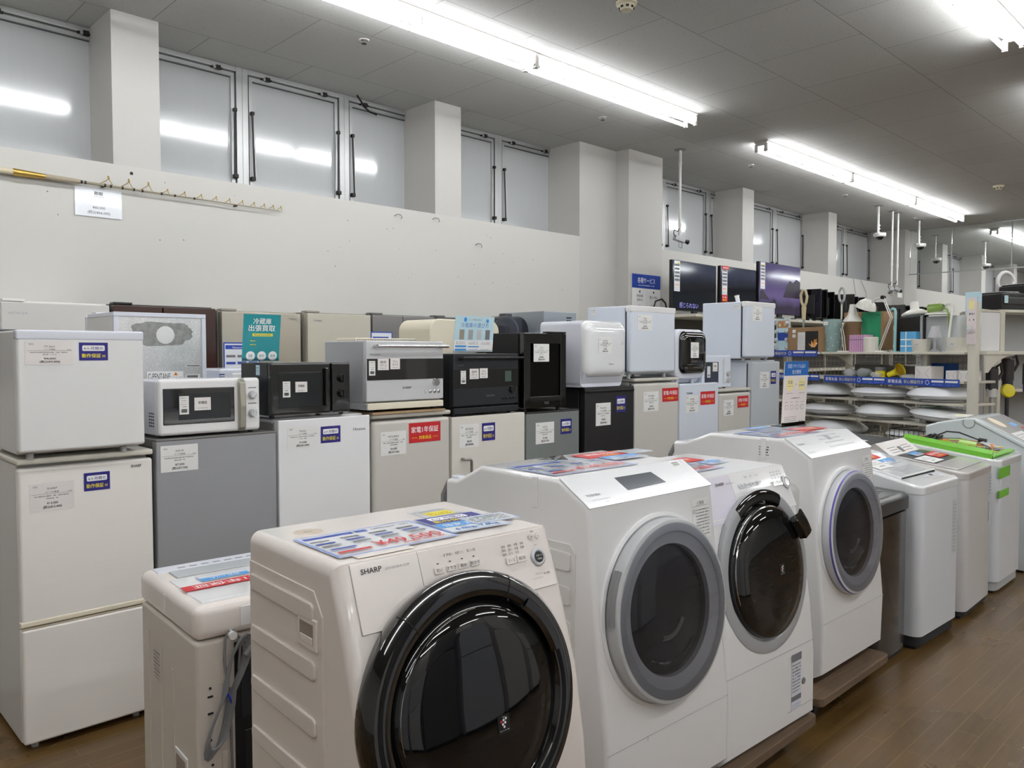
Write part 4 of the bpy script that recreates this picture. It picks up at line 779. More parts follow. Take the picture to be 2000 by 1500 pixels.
it = [('t', '冷蔵庫の選び方', w / 2, h * 0.7, 0.032, BLUE, (('align', 'c'), ('width', w * 0.72))), ('t', 'コレで失敗が減る！', w / 2, h * 0.88, 0.014, INKG, (('align', 'c'),)), ('c', w * 0.25, h * 0.9, 0.014, SKY), ('c', w * 0.82, h * 0.88, 0.012, SKY), ('r', 0, 0, w, h * 0.34, INKW)]
for i, mm in enumerate((CHAMP, SILVER, SILVER2, INKG)): it.append(('r', w * (0.12 + 0.22 * i), h * 0.36, w * 0.12, h * 0.27, mm))
it += [('rr', w * 0.03, h * 0.15, w * 0.28, h * 0.05, SKY), ('rr', w * 0.03, h * 0.06, w * 0.28, h * 0.05, SKY), ('rr', w * 0.35, h * 0.15, w * 0.28, h * 0.03, SKY)] + [('g', w * (0.04 + 0.32 * i), h * (0.28 - 0.045 * j), w * 0.24, h * 0.02, INKG) for i in range(3) for j in range(2)] + [('g', w * (0.36 + 0.32 * i), h * 0.08, w * 0.24, h * 0.02, INKL) for i in range(2)]
stand_card('sign_card', 'pale blue poster on choosing a fridge, standing on the black oven', 'sign', 3.075, 3.68, 1.592, w, h, LBLUE, it, lean=6, rot=2)
w, h = 0.218, 0.335
it = [('r', 0, h * 0.78, w, h * 0.22, BLUE), ('t', '家電リサイクル品の', w / 2, h * 0.9, 0.024, INKW, (('align', 'c'), ('width', w * 0.74))), ('t', '処分費用', w / 2, h * 0.81, 0.024, INKW, (('align', 'c'), ('width', w * 0.36))), ('c', w * 0.26, h * 0.64, w * 0.16, PALEY), ('c', w * 0.75, h * 0.64, w * 0.16, PALEY), ('t', '家電', w * 0.26, h * 0.65, 0.022, INKG, (('align', 'c'),)), ('t', '+', w * 0.5, h * 0.62, 0.022, INKG, (('align', 'c'),)), ('t', '2,000円', w * 0.75, h * 0.61, 0.016, BLUE, (('align', 'c'),)),
      ('g', w * 0.14, h * 0.61, w * 0.24, h * 0.012, INKG), ('g', w * 0.64, h * 0.67, w * 0.22, h * 0.012, INKG), ('g', w * 0.12, h * 0.5, w * 0.28, h * 0.01, INKG), ('g', w * 0.62, h * 0.5, w * 0.26, h * 0.01, INKG), ('g', w * 0.34, h * 0.42, w * 0.36, h * 0.014, INK)]
for i in range(4): it += [('g', w * (0.1 + 0.22 * i), h * 0.36, w * 0.1, h * 0.012, INKG), ('r', w * (0.09 + 0.22 * i), h * 0.25, w * 0.12, h * 0.07, INKL), ('r', w * (0.1 + 0.22 * i), h * 0.255, w * 0.1, h * 0.06, PAPERP)]
it += [('g', w * 0.08, h * (0.13 - 0.03 * j), w * 0.5, h * 0.01, INKG) for j in range(4)] + [('g', w * 0.7, h * 0.05, w * 0.2, h * 0.018, INK)]
stand_card('sign_card', 'recycling fee sign standing on the purple-ringed drum washer', 'sign', 3.83, 1.95, 1.2125, w, h, PAPERP, it, lean=3, rot=-6)
# ------------------------------------------------------------------ drum washing machines
BZ = 0.138   # height of the dolly boards the drum washers stand on
def vint(prof, z):
    P = sorted(prof, key=lambda p: p[1])
    for (v0, z0), (v1, z1) in zip(P[:-1], P[1:]):
        if z0 <= z <= z1: return v0 + (v1 - v0) * (z - z0) / max(1e-6, z1 - z0)
    return P[0][0] if z < P[0][1] else P[-1][0]
def quad_face(prof, za, zb, off=0.0):
    """frame on the sloping front between two heights: right = x, up = along the slope"""
    va, vb = vint(prof, za), vint(prof, zb); up = Vector((0, vb - va, zb - za)); L = up.length; up.normalize(); nn = Vector((1, 0, 0)).cross(up)
    return (0, va + nn.y * off, za + nn.z * off), tuple(up), L
def badge_ion(parent, F):
    it = [('r', 0, 0, 0.035, 0.04, BLACK)]
    for (x, y, mm) in ((0.010, 0.026, RED), (0.017, 0.0285, INKW), (0.024, 0.031, INKW), (0.014, 0.0195, INKW), (0.021, 0.0225, INKW), (0.0175, 0.0135, INKW)): it.append(('c', x, y, 0.003, mm))
    it += [('g', 0.004, 0.005, 0.027, 0.0018, INKW), ('t', 'Ion', 0.0175, 0.034, 0.005, INKW, (('align', 'c'),))]
    MB().card(F, 0.035, 0.04, BLACK, it, t=0.0012).build('ion_badge', parent)
def washer_body(t, w, front, back, mside, mfront, bev=0.03, split=None, foot=None, top=None):
    """closed side profile extruded over the width, front = list (v,z) from top to bottom, back = list from bottom to top"""
    pts = front + back; n = len(pts)
    b = MB(); sel = lambda e: abs(e.verts[0].co.x - e.verts[1].co.x) < 1e-5 and min(e.verts[0].co.z, e.verts[1].co.z) > pts[-1][1] * 0 + 0.001 and max(e.verts[0].co.y, e.verts[1].co.y) < back[0][0] - 0.01 or (abs(e.verts[0].co.x - e.verts[1].co.x) < 1e-5 and min(e.verts[0].co.z, e.verts[1].co.z) > 0.6)
    b.prism([(p[0], p[1]) for p in pts], 0, w, mfront, bev=bev, seg=5, bevsel=sel)
    return b.build('body', t)
def panel_line(b, x0, x1, prof, z, m=INKL, r=0.0012):
    v = vint(prof, z); b.tube([(x0, v - 0.0002, z), (x1, v - 0.0002, z)], r, m, 6)
# --- the near washer with the big black door
w = 0.64
FR = [(0.17, 1.002), (0.115, 0.859), (0.052, 0.665), (0.02, 0.48), (0.0, 0.26), (0.0, 0.03), (0.03, 0.0)]
t = thing('drum_washer', 'nearest drum washing machine, cream white with a huge gloss black round door', 'washing machine', (0.882, 1.299, BZ), -2.9)
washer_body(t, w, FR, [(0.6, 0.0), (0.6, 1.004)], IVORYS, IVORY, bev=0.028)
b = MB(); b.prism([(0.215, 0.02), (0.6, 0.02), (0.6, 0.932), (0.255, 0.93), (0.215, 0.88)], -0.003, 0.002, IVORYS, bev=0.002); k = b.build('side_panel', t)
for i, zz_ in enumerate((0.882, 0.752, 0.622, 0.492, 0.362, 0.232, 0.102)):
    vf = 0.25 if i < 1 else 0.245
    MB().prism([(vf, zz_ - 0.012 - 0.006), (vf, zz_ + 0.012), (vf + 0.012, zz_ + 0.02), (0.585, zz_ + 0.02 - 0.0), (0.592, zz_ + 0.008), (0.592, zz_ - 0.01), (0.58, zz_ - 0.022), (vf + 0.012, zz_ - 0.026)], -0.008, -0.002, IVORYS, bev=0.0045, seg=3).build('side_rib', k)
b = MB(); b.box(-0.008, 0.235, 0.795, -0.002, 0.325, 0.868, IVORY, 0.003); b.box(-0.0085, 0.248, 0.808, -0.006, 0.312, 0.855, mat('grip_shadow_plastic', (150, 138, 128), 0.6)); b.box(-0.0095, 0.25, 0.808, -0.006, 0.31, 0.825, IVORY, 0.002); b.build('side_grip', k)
o, up, L = quad_face(FR, 0.859, 1.0, 0.0)
b = MB(); b.prism([(0.172, 0.9965), (0.115, 0.858), (0.1105, 0.858), (0.1675, 0.9985)], 0.038, 0.616, IVORY, bev=0.0015); k = b.build('control_panel', t)
b = MB(); b.tube([(0.2145, 0.1105, 0.859), (0.2145, 0.168, 0.998)], 0.0011, INKL, 5); b.tube([(0.038, 0.112, 0.8585), (0.616, 0.112, 0.8585)], 0.0012, GREYP, 5); b.tube([(0.038, 0.112, 0.8585), (0.038, 0.168, 0.998)], 0.0008, INKL, 5); b.build('panel_seam', t)
F = frame((0.0, o[1] - 0.0052, o[2] + 0.0), (1, 0, 0), up)
b = MB()
b.text('SHARP', 0.06, 0.125, 0.0165, INK, F, h=0.0006, width=0.053, bold=True); b.text('JUST-SIZE DRUM  ES-S7F', 0.122, 0.1255, 0.007, INKG, F, h=0.0006, width=0.064)
b.build('brand_mark', k)
b = MB()
for i, s_ in enumerate(('洗い', 'すすぎ', '脱水', '乾かす')):
    x = 0.262 + 0.0357 * i
    MB().prism([(x - 0.0135, 0), (x + 0.0135, 0), (x + 0.0135, 0.0155), (x - 0.0135, 0.0155)], 0, 0.002, IVORY, axis='z', bev=0.001, mtx=F @ Matrix.Translation((0, 0.0905, 0))).text(s_, x, 0.0945, 0.0098, INK, F, h=0.0026, align='c').build('button', k)
    b.poly([(x - 0.003, 0.1125, 0.0005), (x + 0.003, 0.1125, 0.0005), (x + 0.003, 0.115, 0.0005), (x - 0.003, 0.115, 0.0005)], INK, F)
for i, s_ in enumerate(('予約', '槽クリーン', 'おしゃれ着')):
    x = 0.298 + 0.0345 * i; b.text(s_, x, 0.1265, 0.0085, INK, F, h=0.0006, align='c', width=0.016 + 0.003 * i); b.poly([(x - 0.0135, 0.1265, 0.0005), (x - 0.012, 0.1265, 0.0005), (x - 0.012, 0.133, 0.0005), (x - 0.0135, 0.133, 0.0005)], INK, F)
for r_, row in enumerate((('毛布', '槽洗浄', '中間', '消臭'), ('時短', '部屋干し', '洗濯', '乾燥'), ('標準', 'おうち', '洗~乾', ''))):
    for c_, s_ in enumerate(row):
        if s_: b.text(s_, 0.466 + 0.0205 * c_, 0.1175 - 0.0098 * r_, 0.0072, INK, F, h=0.0006, align='c', width=0.0118)
for i, s_ in enumerate(('コース', '運転切換')):
    x = 0.481 + 0.036 * i
    MB().prism([(x - 0.0155, 0.0745), (x + 0.0155, 0.0745), (x + 0.0155, 0.0925), (x - 0.0155, 0.0925)], 0, 0.002, IVORY, axis='z', bev=0.001, mtx=F).text(s_, x, 0.08, 0.0095, INK, F, h=0.0026, align='c', width=0.023).build('button', k)
for i, s_ in enumerate(('切', '入')):
    x = 0.564 + 0.0225 * i
    MB().lathe([(0.0, 0.002), (0.0065, 0.002), (0.0075, 0.0)], IVORY, F @ Matrix.Translation((x, 0.1305, 0)), n=20).text(s_, x, 0.1272, 0.0075, INK, F, h=0.0026, align='c').build('button', k)
b.text('電源', 0.571, 0.142, 0.0055, INK, F, h=0.0006, align='c'); b.text('eco', 0.573, 0.107, 0.0065, INKG, F, h=0.0006, align='c'); b.text('ドアロック', 0.562, 0.034, 0.005, INKG, F, h=0.0006, align='c'); b.text('ロック解除', 0.589, 0.031, 0.006, INK, F, h=0.0006, align='c', width=0.02); b.text('チャイルドロック', 0.555, 0.024, 0.0045, INKG, F, h=0.0006, align='c')
b.build('panel_print', k)
M_ = F @ Matrix.Translation((0.573, 0.077, 0)); b = MB(); b.lathe([(0.0145, 0.003), (0.0175, 0.005), (0.0225, 0.003), (0.0235, 0.0)], SILVER2, M_, n=36); b.lathe([(0.0, 0.004), (0.0142, 0.004), (0.0145, 0.003)], BLACK, M_, n=36)
b.text('スタート', 0.573, 0.078, 0.007, INKW, F, h=0.0046, align='c', width=0.019); b.text('一時停止', 0.573, 0.07, 0.0055, INKW, F, h=0.0046, align='c', width=0.018); b.build('start_button', k)
def door_frame_at(prof, uc, zc, tilt, lift=0.0):
    v = vint(prof, zc); up = (0, math.sin(R(tilt)), math.cos(R(tilt))); n_ = Vector((0, -math.cos(R(tilt)), math.sin(R(tilt))))
    return frame((uc, v + n_.y * lift, zc + n_.z * lift), (1, 0, 0), up)
D = door_frame_at(FR, 0.293, 0.657, 9.0)
b = MB(); b.lathe([(0.288, -0.045), (0.298, -0.02), (0.3, 0.0), (0.296, 0.02), (0.284, 0.033), (0.262, 0.036), (0.244, 0.03), (0.236, 0.012), (0.228, 0.006)], BLACKG, D, n=96); k = b.build('door_ring', t)
b = MB(); b.lathe([(0.232, 0.004), (0.231, 0.014), (0.226, 0.022), (0.212, 0.028), (0.17, 0.0335), (0.1, 0.0375), (0.05, 0.0388), (0.0, 0.039)], mat('black_door_glass', (12, 13, 15), 0.01, spec=0.7, var=0.0), D, n=96); k2 = b.build('door_glass', t)
b = MB(); b.lathe([(0.2155, 0.0272), (0.2165, 0.0278), (0.2175, 0.0268)], CHROME, D, n=96, a0=88, a1=192); b.build('glass_edge', k2)
for a in (66, 128):
    b = MB(); b.lathe([(0.3005, 0.0), (0.2967, 0.0205), (0.2843, 0.0336), (0.262, 0.0367), (0.2437, 0.0306), (0.236, 0.0126)], DARK, D, n=2, a0=a, a1=a + 0.5); b.build('ring_joint', k)
b = MB(); b.lathe([(0.235, 0.01), (0.237, 0.028), (0.246, 0.0375), (0.262, 0.0395), (0.268, 0.03)], BLACKG, D, n=14, a0=16, a1=52, cap=True); b.build('door_handle', k)
badge_ion(k2, D @ Matrix.Translation((0.03, -0.072, 0.0388)))
b = MB(); b.box(-0.243, 0.03, 0.012, -0.238, 0.05, 0.024, GREYP, mtx=D); b.build('door_catch', k)
# top details
b = MB(); b.lathe([(0.0, 0.001), (0.036, 0.001), (0.04, 0.0)], mat('ivory_recess', (206, 192, 176), 0.4), Matrix.Translation((0.11, 0.50, 1.003)), n=36); b.text('給水', 0.11, 0.495, 0.012, INKG, Matrix.Translation((0, 0, 1.0045)), h=0.0005, align='c'); b.build('water_filler_cap', t)
b = MB(); b.card(Matrix.Translation((0.43, 0.44, 1.0035)), 0.12, 0.09, GREYL, [('r', 0.025, 0.004, 0.085, 0.05, YEL), ('g', 0.03, 0.014, 0.07, 0.006, INK), ('g', 0.03, 0.03, 0.07, 0.006, INK), ('g', 0.006, 0.065, 0.1, 0.006, INKG)]); b.build('caution_label', t)
b = MB(); b.box(0.07, 0.185, 1.003, 0.22, 0.215, 1.0065, IVORY, 0.002); b.build('drawer_latch', t)
# --- laminated price sheets on the washers
def price_sheet(label, x, y, z, rot, w, h, price, extra=None, tilt=0.0):
    t = thing('price_sheet', label, 'price sheet', (x, y, z), rot)
    it = sheet_items(w, h, price)
    MB().card(Matrix.Identity(4), w, h, LAM, it, t=0.0012).build('printed_sheet', t)
    return t
def info_sheet(label, x, y, z, rot, w, h, items, bg=LAM, name='info_sheet', cat='sheet'):
    t = thing(name, label, cat, (x, y, z), rot); MB().card(Matrix.Identity(4), w, h, bg, items, t=0.0012).build('printed_sheet', t); return t
ZT = 1.1425 + 0.001
price_sheet('laminated 49,500 yen price sheet on the black-door washer', 0.93, 1.505, ZT, -2.5, 0.335, 0.225, '¥49,500')
w_, h_ = 0.205, 0.155
info_sheet('navy and sky blue warranty sheet beside the 49,500 yen price sheet', 1.262, 1.513, ZT + 0.0018, -6, 0.19, 0.19, [('r', 0, 0, 0.19, 0.19, BORD), ('r', 0.004, 0.004, 0.182, 0.182, LAM), ('r', 0.004, 0.105, 0.182, 0.08, NAVY), ('rr', 0.03, 0.145, 0.12, 0.032, INKW), ('t', '6ヶ月間の', 0.09, 0.151, 0.024, NAVY, (('align', 'c'), ('bold', True))), ('t', '動作保証付', 0.09, 0.115, 0.026, YEL, (('align', 'c'), ('bold', True), ('width', 0.13))),
    ('r', 0.006, 0.055, 0.178, 0.046, SKY), ('t', '目安 3~4人', 0.095, 0.065, 0.03, INKW, (('align', 'c'), ('bold', True))), ('t', '6.0kg~7.0kg', 0.095, 0.018, 0.028, BLUE, (('align', 'c'), ('bold', True)))])
info_sheet('small black-on-white notice at the right edge of the near washer top', 1.365, 1.545, ZT + 0.0036, -6, 0.15, 0.085, [('r', 0, 0, 0.15, 0.085, BORD), ('r', 0.004, 0.004, 0.142, 0.077, LAM)] + [('g', 0.012, 0.014 + 0.015 * j, 0.12, 0.008, INK) for j in range(4)])
# --- large silver-doored washer with the grey display
def toshiba(label, x, y, rot, w, FR, back, ring, inner, glass, display, purple, tilt, uc, zc, r_o):
    t = thing('drum_washer', label, 'washing machine', (x, y, BZ), rot)
    washer_body(t, w, FR, back, WSIDE, WHITE, bev=0.016)
    (vt, zt), (vp, zp) = FR[0], FR[1]; D0 = back[0][0]
    k = MB().prism([(vp + 0.05, 0.02), (D0 - 0.01, 0.02), (D0 - 0.01, zp - 0.115), (vp + 0.07, zp - 0.115), (vp + 0.05, zp - 0.14)], -0.003, 0.002, WSIDE, bev=0.002).build('side_panel', t)
    for i in range(8):
        z = zp - 0.17 - 0.105 * i
        if z > 0.05: MB().prism([(vp + 0.068, z - 0.024), (vp + 0.068, z + 0.024), (vp + 0.08, z + 0.03), (D0 - 0.05, z + 0.03), (D0 - 0.05, z - 0.03), (vp + 0.08, z - 0.03)], -0.007, -0.002, WSIDE, bev=0.004).build('side_rib', k)
    # glass-topped control panel lying on the slope
    up = Vector((0, vt - vp, zt - zp)); L = up.length; up.normalize(); F = frame((0, vp, zp), (1, 0, 0), tuple(up))
    k = MB().box(0.004, 0.0, 0.0, w - 0.004, L + 0.004, 0.004, GLOSSW, 0.0015, mtx=F).build('control_panel', t)
    b = MB()
    if display:
        MB().prism([(0.226, 0.045), (0.43, 0.05), (0.41, 0.108), (0.222, 0.108)], 0.0035, 0.0048, mat('grey_display', (70, 76, 84), 0.08), axis='z', mtx=F).build('display', k)
        b.text('TOSHIBA', 0.034, 0.046, 0.013, INKG, F, h=0.0045, width=0.064, bold=True); b.text('ULTRA FINE BUBBLE W', 0.04, 0.026, 0.008, INKL, F, h=0.0045, width=0.085); b.text('抗菌', 0.09, 0.012, 0.008, INKL, F, h=0.0045); b.text('TW-127X', 0.57, 0.04, 0.008, INKL, F, h=0.0045, width=0.025)
        b.card(F @ Matrix.Translation((0.55, 0.115, 0.004)), 0.05, 0.028, PAPER, [('r', 0.005 + 0.009 * i, 0.004 + 0.01 * j, 0.006, 0.007, INKG) for i in range(4) for j in range(2)], t=0.0004)
    else:
        b.text('TOSHIBA', 0.03, 0.088, 0.013, INKG, F, h=0.0045, width=0.062, bold=True); b.text('ULTRA FINE BUBBLE', 0.022, 0.03, 0.008, INKL, F, h=0.0045, width=0.08)
        for j, (y_, n_, x0_) in enumerate(((0.15, 6, 0.31), (0.125, 9, 0.28), (0.1, 10, 0.26), (0.075, 9, 0.28), (0.045, 12, 0.27))):
            for i in range(n_):
                if j in (1, 2) and i in (3, 4): continue
                b.box(x0_ + 0.022 * i, y_, 0.0042, x0_ + 0.022 * i + 0.01, y_ + 0.006, 0.0045, INKL, mtx=F)
        for i in range(4): b.box(0.335 + i * 0.012, 0.095, 0.0042, 0.344 + i * 0.012, 0.13, 0.0045, INKL, mtx=F)
    b.build('panel_print', k)
    D = door_frame_at(FR, uc, zc, tilt); ri = r_o * 0.71
    # pressed surround, door rim, glass and drum
    MB().lathe([(r_o * 1.07, -0.02), (r_o * 1.06, 0.006), (r_o * 1.02, 0.008), (r_o * 0.97, -0.004), (r_o * 0.93, -0.012)], WHITE, D, n=96).build('door_surround', t)
    kr = MB().lathe([(r_o * 0.975, -0.012), (r_o, 0.012), (r_o, 0.040), (r_o * 0.985, 0.047), (r_o * 0.955, 0.05), (r_o * 0.86, 0.05), (r_o * 0.845, 0.046), (r_o * 0.72, 0.034), (ri, 0.02)], None, D, n=96,
        mats=[ring, ring, purple or ring, ring, ring, ring, inner, inner]).build('door_rim', t)
    kg = MB().lathe([(r_o * 0.95, 0.0505), (r_o * 0.8, 0.058), (r_o * 0.5, 0.064), (0.0, 0.067)], glass, D, n=72).build('door_glass', t)
    dr = MB(); dr.lathe([(ri, 0.02), (ri * 0.98, -0.01), (ri * 0.95, -0.04)], GREYP, D, n=64); dr.build('door_seal', t)
    dr = MB(); dr.lathe([(ri * 1.0, 0.008), (ri * 0.93, 0.0085), (ri * 0.8, 0.0125), (ri * 0.62, 0.0085), (ri * 0.4, 0.0125), (0.0, 0.0085)], mat('dim_drum_steel', (84, 84, 90), 0.3, metal=0.5, scale=20, var=0.2), D, n=64)
    dr.lathe([(ri * 0.86, 0.013), (ri * 0.84, 0.017), (ri * 0.82, 0.013)], CHROME, D, n=24, a0=235, a1=320); dr.lathe([(ri * 0.5, 0.013), (ri * 0.46, 0.02), (ri * 0.42, 0.013)], GREYP, D, n=24, a0=250, a1=330)
    dr.build('drum', t)
    if not purple: MB().lathe([(r_o * 1.0, 0.012), (r_o * 1.035, 0.018), (r_o * 1.035, 0.034), (r_o * 1.0, 0.042)], SMOKE and GREYP, D, n=14, a0=146, a1=178).build('door_handle', kr)
    # lower kick panel seam, warning label, small lugs
    z = 0.282
    b = MB(); panel_line(b, 0.002, w - 0.006, FR, z); b.tube([(0.19 if display else 0.05, -0.0005, z), (0.19 if display else 0.05, vint(FR, 0.03) - 0.0005, 0.03)], 0.0012, INKL, 6); b.build('kick_panel_seam', t)
    o, up2, _ = quad_face(FR, zp - 0.17, zp - 0.02, 0.0006); Fw = frame((w - 0.13, o[1], o[2]), (1, 0, 0), up2)
    b = MB(); b.card(Fw, 0.1, 0.135, PAPER, [('t', '⚠警告', 0.05, 0.115, 0.014, INK, (('align', 'c'),)), ('r', 0.005, 0.11, 0.09, 0.001, INKG)] + [('g', 0.02, 0.012 + 0.0105 * j, 0.075, 0.0042, INKG) for j in range(9)] + [('c', 0.01, 0.095, 0.006, INK), ('c', 0.01, 0.095, 0.0045, PAPER), ('p', [(0.004, 0.018), (0.017, 0.018), (0.0105, 0.03)], INK)], t=0.0006); b.build('warning_label', t)
    MB().box(-0.003, vt + 0.09, zt - 0.1, 0.0005, vt + 0.115, zt - 0.004, WHITE, 0.001).build('side_lug', t)
    MB().box(0.03, back[-2][0] if 0 else D0 - 0.03, zp - 0.02, 0.06, D0 + 0.012, zp + 0.02, WHITE2, 0.004).build('rear_bracket', t)
    MB().tube([(0.02, D0 + 0.008, zp + 0.0), (0.01, D0 + 0.03, zp - 0.05), (0.008, D0 + 0.03, zp - 0.2), (0.02, D0 + 0.02, zp - 0.5)], 0.012, GREYP, 8).build('drain_hose', t)
    return t, D
FR2 = [(0.199, 1.073), (0.077, 0.997), (0.038, 0.62), (0.0, 0.3), (0.0, 0.06), (0.05, 0.0)]
BK2 = [(0.756, 0.0), (0.756, 1.009), (0.7, 1.012), (0.573, 1.075)]
toshiba('tall white drum washer with a silver-grey ringed door and dark rectangular display', 1.766, 1.421, -1.76, 0.64, FR2, BK2, mat('rim_grey_plastic', (186, 188, 190), 0.35), mat('rim_light_grey', (212, 213, 215), 0.35), CLEAR, True, None, 5.7, 0.318, 0.645, 0.286)
FR4 = [(0.142, 1.074), (0.019, 0.996), (-0.02, 0.62), (-0.051, 0.277), (-0.045, 0.06), (0.05, 0.0)]
BK4 = [(0.729, 0.0), (0.729, 1.015), (0.66, 1.02), (0.526, 1.073)]
toshiba('white drum washer with a purple-edged door and printed touch panel', 3.311, 1.526, -0.78, 0.64, FR4, BK4, SILVER2, mat('pale_rim_plastic', (222, 222, 228), 0.35), CLEAR, False, mat('violet_ring', (92, 84, 164), 0.3), 4.0, 0.303, 0.640, 0.279)
ZT2 = BZ + 1.076
price_sheet('blue-bordered price sheet for about 148,000 yen on the silver-ringed washer', 1.8, 1.66, ZT2, -3, 0.4, 0.235, '¥148,000')
def red_card(label, x, y, z, rot, w=0.26, h=0.12): return info_sheet(label, x, y, z, rot, w, h, [('t', '家電1年保証', w / 2, h * 0.5, h * 0.34, INKW, (('align', 'c'), ('bold', True))), ('t', '対象商品', w / 2, h * 0.15, h * 0.2, YEL, (('align', 'c'), ('bold', True)))], bg=RED, name='warranty_card', cat='warranty card')
def people_card(label, x, y, z, rot, txt, w=0.17, h=0.09): return info_sheet(label, x, y, z, rot, w, h, [('r', 0, 0, w, h, BORD), ('r', 0.003, 0.003, w - 0.006, h - 0.006, LAM), ('r', 0.003, h * 0.48, w - 0.006, h * 0.48, SKY), ('t', txt, w / 2, h * 0.58, h * 0.3, INKW, (('align', 'c'), ('bold', True))), ('g', w * 0.2, h * 0.2, w * 0.6, h * 0.14, BLUE)], name='capacity_card', cat='card')
red_card('red one-year warranty card on the silver-ringed washer', 2.17, 1.835, ZT2 + 0.002, -6, 0.26, 0.1)
people_card('sky blue household size card on the silver-ringed washer', 2.2, 1.74, ZT2 + 0.0036, -5, '目安 5人~', 0.18, 0.085)
info_sheet('white notice card at the back right of the silver-ringed washer', 2.37, 1.8, ZT2 + 0.0052, -4, 0.13, 0.09, [('g', 0.012, 0.014 + 0.018 * j, 0.1, 0.008, INKG) for j in range(4)])
b = MB(); rr = random.Random(3)
pts = [(rr.uniform(0, 0.16), rr.uniform(0, 0.06), rr.uniform(0.0, 0.018)) for _ in range(26)]
for i in range(0, 24, 2): b.poly([pts[i], pts[i + 1], pts[(i + 5) % 26]], ACRYL, Matrix.Translation((1.93, 1.84, ZT2 + 0.004)))
tag(b.build('crumpled_film'), 'crumpled clear plastic film on the price sheet of the silver-ringed washer', 'plastic film')
price_sheet('blue-bordered price sheet on the purple-ringed washer', 3.33, 1.7, BZ + 1.076, -3, 0.4, 0.24, '¥98,000')
red_card('red one-year warranty card on the purple-ringed washer', 3.68, 1.76, BZ + 1.0776, -4, 0.24, 0.1)
people_card('sky blue card at the back of the purple-ringed washer', 3.55, 1.93, BZ + 1.0792, -4, '目安 5人~', 0.18, 0.085)
b = MB(); b.card(frame((-0.0008, 0.27, 0.985), *FXL), 0.06, 0.055, PAPER, [('g', 0.004, 0.006 + 0.012 * j, 0.05, 0.007, INK) for j in range(4)], t=0.0004); b.build('side_label', bpy.data.objects['drum_washer.002'])
# --- silver-ringed black door washer between the two tall ones
w = 0.64
FR3 = [(0.155, 1.002), (0.09, 0.855), (0.05, 0.665), (0.02, 0.48), (0.0, 0.26), (0.0, 0.03), (0.03, 0.0)]
t = thing('drum_washer', 'shorter white drum washer with a silver-framed black door and open handle', 'washing machine', (2.416, 1.415, BZ + 0.0), -2.35)
washer_body(t, 0.634, FR3, [(0.6, 0.0), (0.6, 1.004)], WSIDE, WHITE, bev=0.026)
k = MB().prism([(0.157, 0.9965), (0.09, 0.842), (0.0855, 0.842), (0.1525, 0.9985)], 0.03, 0.622, WHITE, bev=0.0015).build('control_panel', t)
MB().prism([(0.15, 0.9965), (0.0885, 0.842), (0.0845, 0.842), (0.1515, 0.9985)], 0.031, 0.225, mat('lilac_white_drawer', (226, 222, 234), 0.2, coat=0.4)).build('detergent_drawer', t)
o, up, L = quad_face(FR3, 0.855, 1.0, 0.0); F = frame((0.0, o[1] - 0.0052, o[2]), (1, 0, 0), up); b = MB()
b.text('SHARP', 0.12, 0.122, 0.0165, INK, F, h=0.0006, width=0.056, bold=True); b.text('JUST-SIZE DRUM', 0.186, 0.1225, 0.007, INKG, F, h=0.0006, width=0.05)
for i, s_ in enumerate(('洗い', 'すすぎ', '脱水', '乾かす')): x = 0.282 + 0.04 * i; b.box(x - 0.015, 0.098, 0, x + 0.015, 0.116, 0.0018, GLOSSW, 0.0008, mtx=F); b.text(s_, x, 0.102, 0.011, INKG, F, h=0.0024, align='c')
for i in range(3): b.text(('予約', '槽クリーン', 'おしゃれ')[i], 0.325 + 0.04 * i, 0.134, 0.009, INKG, F, h=0.0006, align='c', width=0.02)
for r_ in range(3):
    for c_ in range(4): b.text(('毛布', '槽洗', '中間', '消臭')[c_], 0.508 + 0.022 * c_, 0.133 - 0.0125 * r_, 0.0085, INKG, F, h=0.0006, align='c', width=0.012)
for i, s_ in enumerate(('コース', '運転切換')): x = 0.515 + 0.036 * i; b.box(x - 0.0155, 0.08, 0, x + 0.0155, 0.1, 0.0018, GLOSSW, 0.0008, mtx=F); b.text(s_, x, 0.086, 0.01, INKG, F, h=0.0024, align='c', width=0.021)
b.build('panel_print', k)
M_ = F @ Matrix.Translation((0.6, 0.088, 0)); MB().lathe([(0.0, 0.003), (0.016, 0.003), (0.017, 0.005), (0.02, 0.005), (0.021, 0.003), (0.026, 0.002), (0.027, 0.0)], None, M_, n=36, mats=[WHITE, INKL, INKL, INKL, WHITE, INKL]).build('start_button', k)
D = door_frame_at(FR3, 0.314, 0.641, 6.8)
kr = MB().lathe([(0.285, -0.03), (0.301, -0.005), (0.3, 0.008), (0.285, 0.014), (0.258, 0.013), (0.246, 0.002)], SILVER, D, n=96).build('door_surround', t)
MB().lathe([(0.246, 0.0), (0.302, 0.0095), (0.286, 0.0165), (0.26, 0.0155), (0.246, 0.004)], BLACKG, D, n=20, a0=62, a1=124).build('ring_inset', kr)
kg = MB().lathe([(0.248, -0.004), (0.247, 0.014), (0.241, 0.028), (0.222, 0.038), (0.17, 0.046), (0.09, 0.0505), (0.0, 0.052)], mat('black_door_glass', (12, 13, 15)), D, n=96).build('door_glass', t)
b = MB(); b.lathe([(0.236, 0.0315), (0.238, 0.0325), (0.24, 0.0295)], CHROME, D, n=72, a0=60, a1=200); b.build('glass_edge', kg)
b = MB(); b.lathe([(0.218, 0.045), (0.225, 0.07), (0.262, 0.07), (0.282, 0.066), (0.283, 0.058), (0.262, 0.058), (0.236, 0.03)], BLACKG, D, n=16, a0=24, a1=47, cap=True); b.build('door_handle', kg)
badge_ion(kg, D @ Matrix.Translation((0.02, -0.02, 0.0515)))
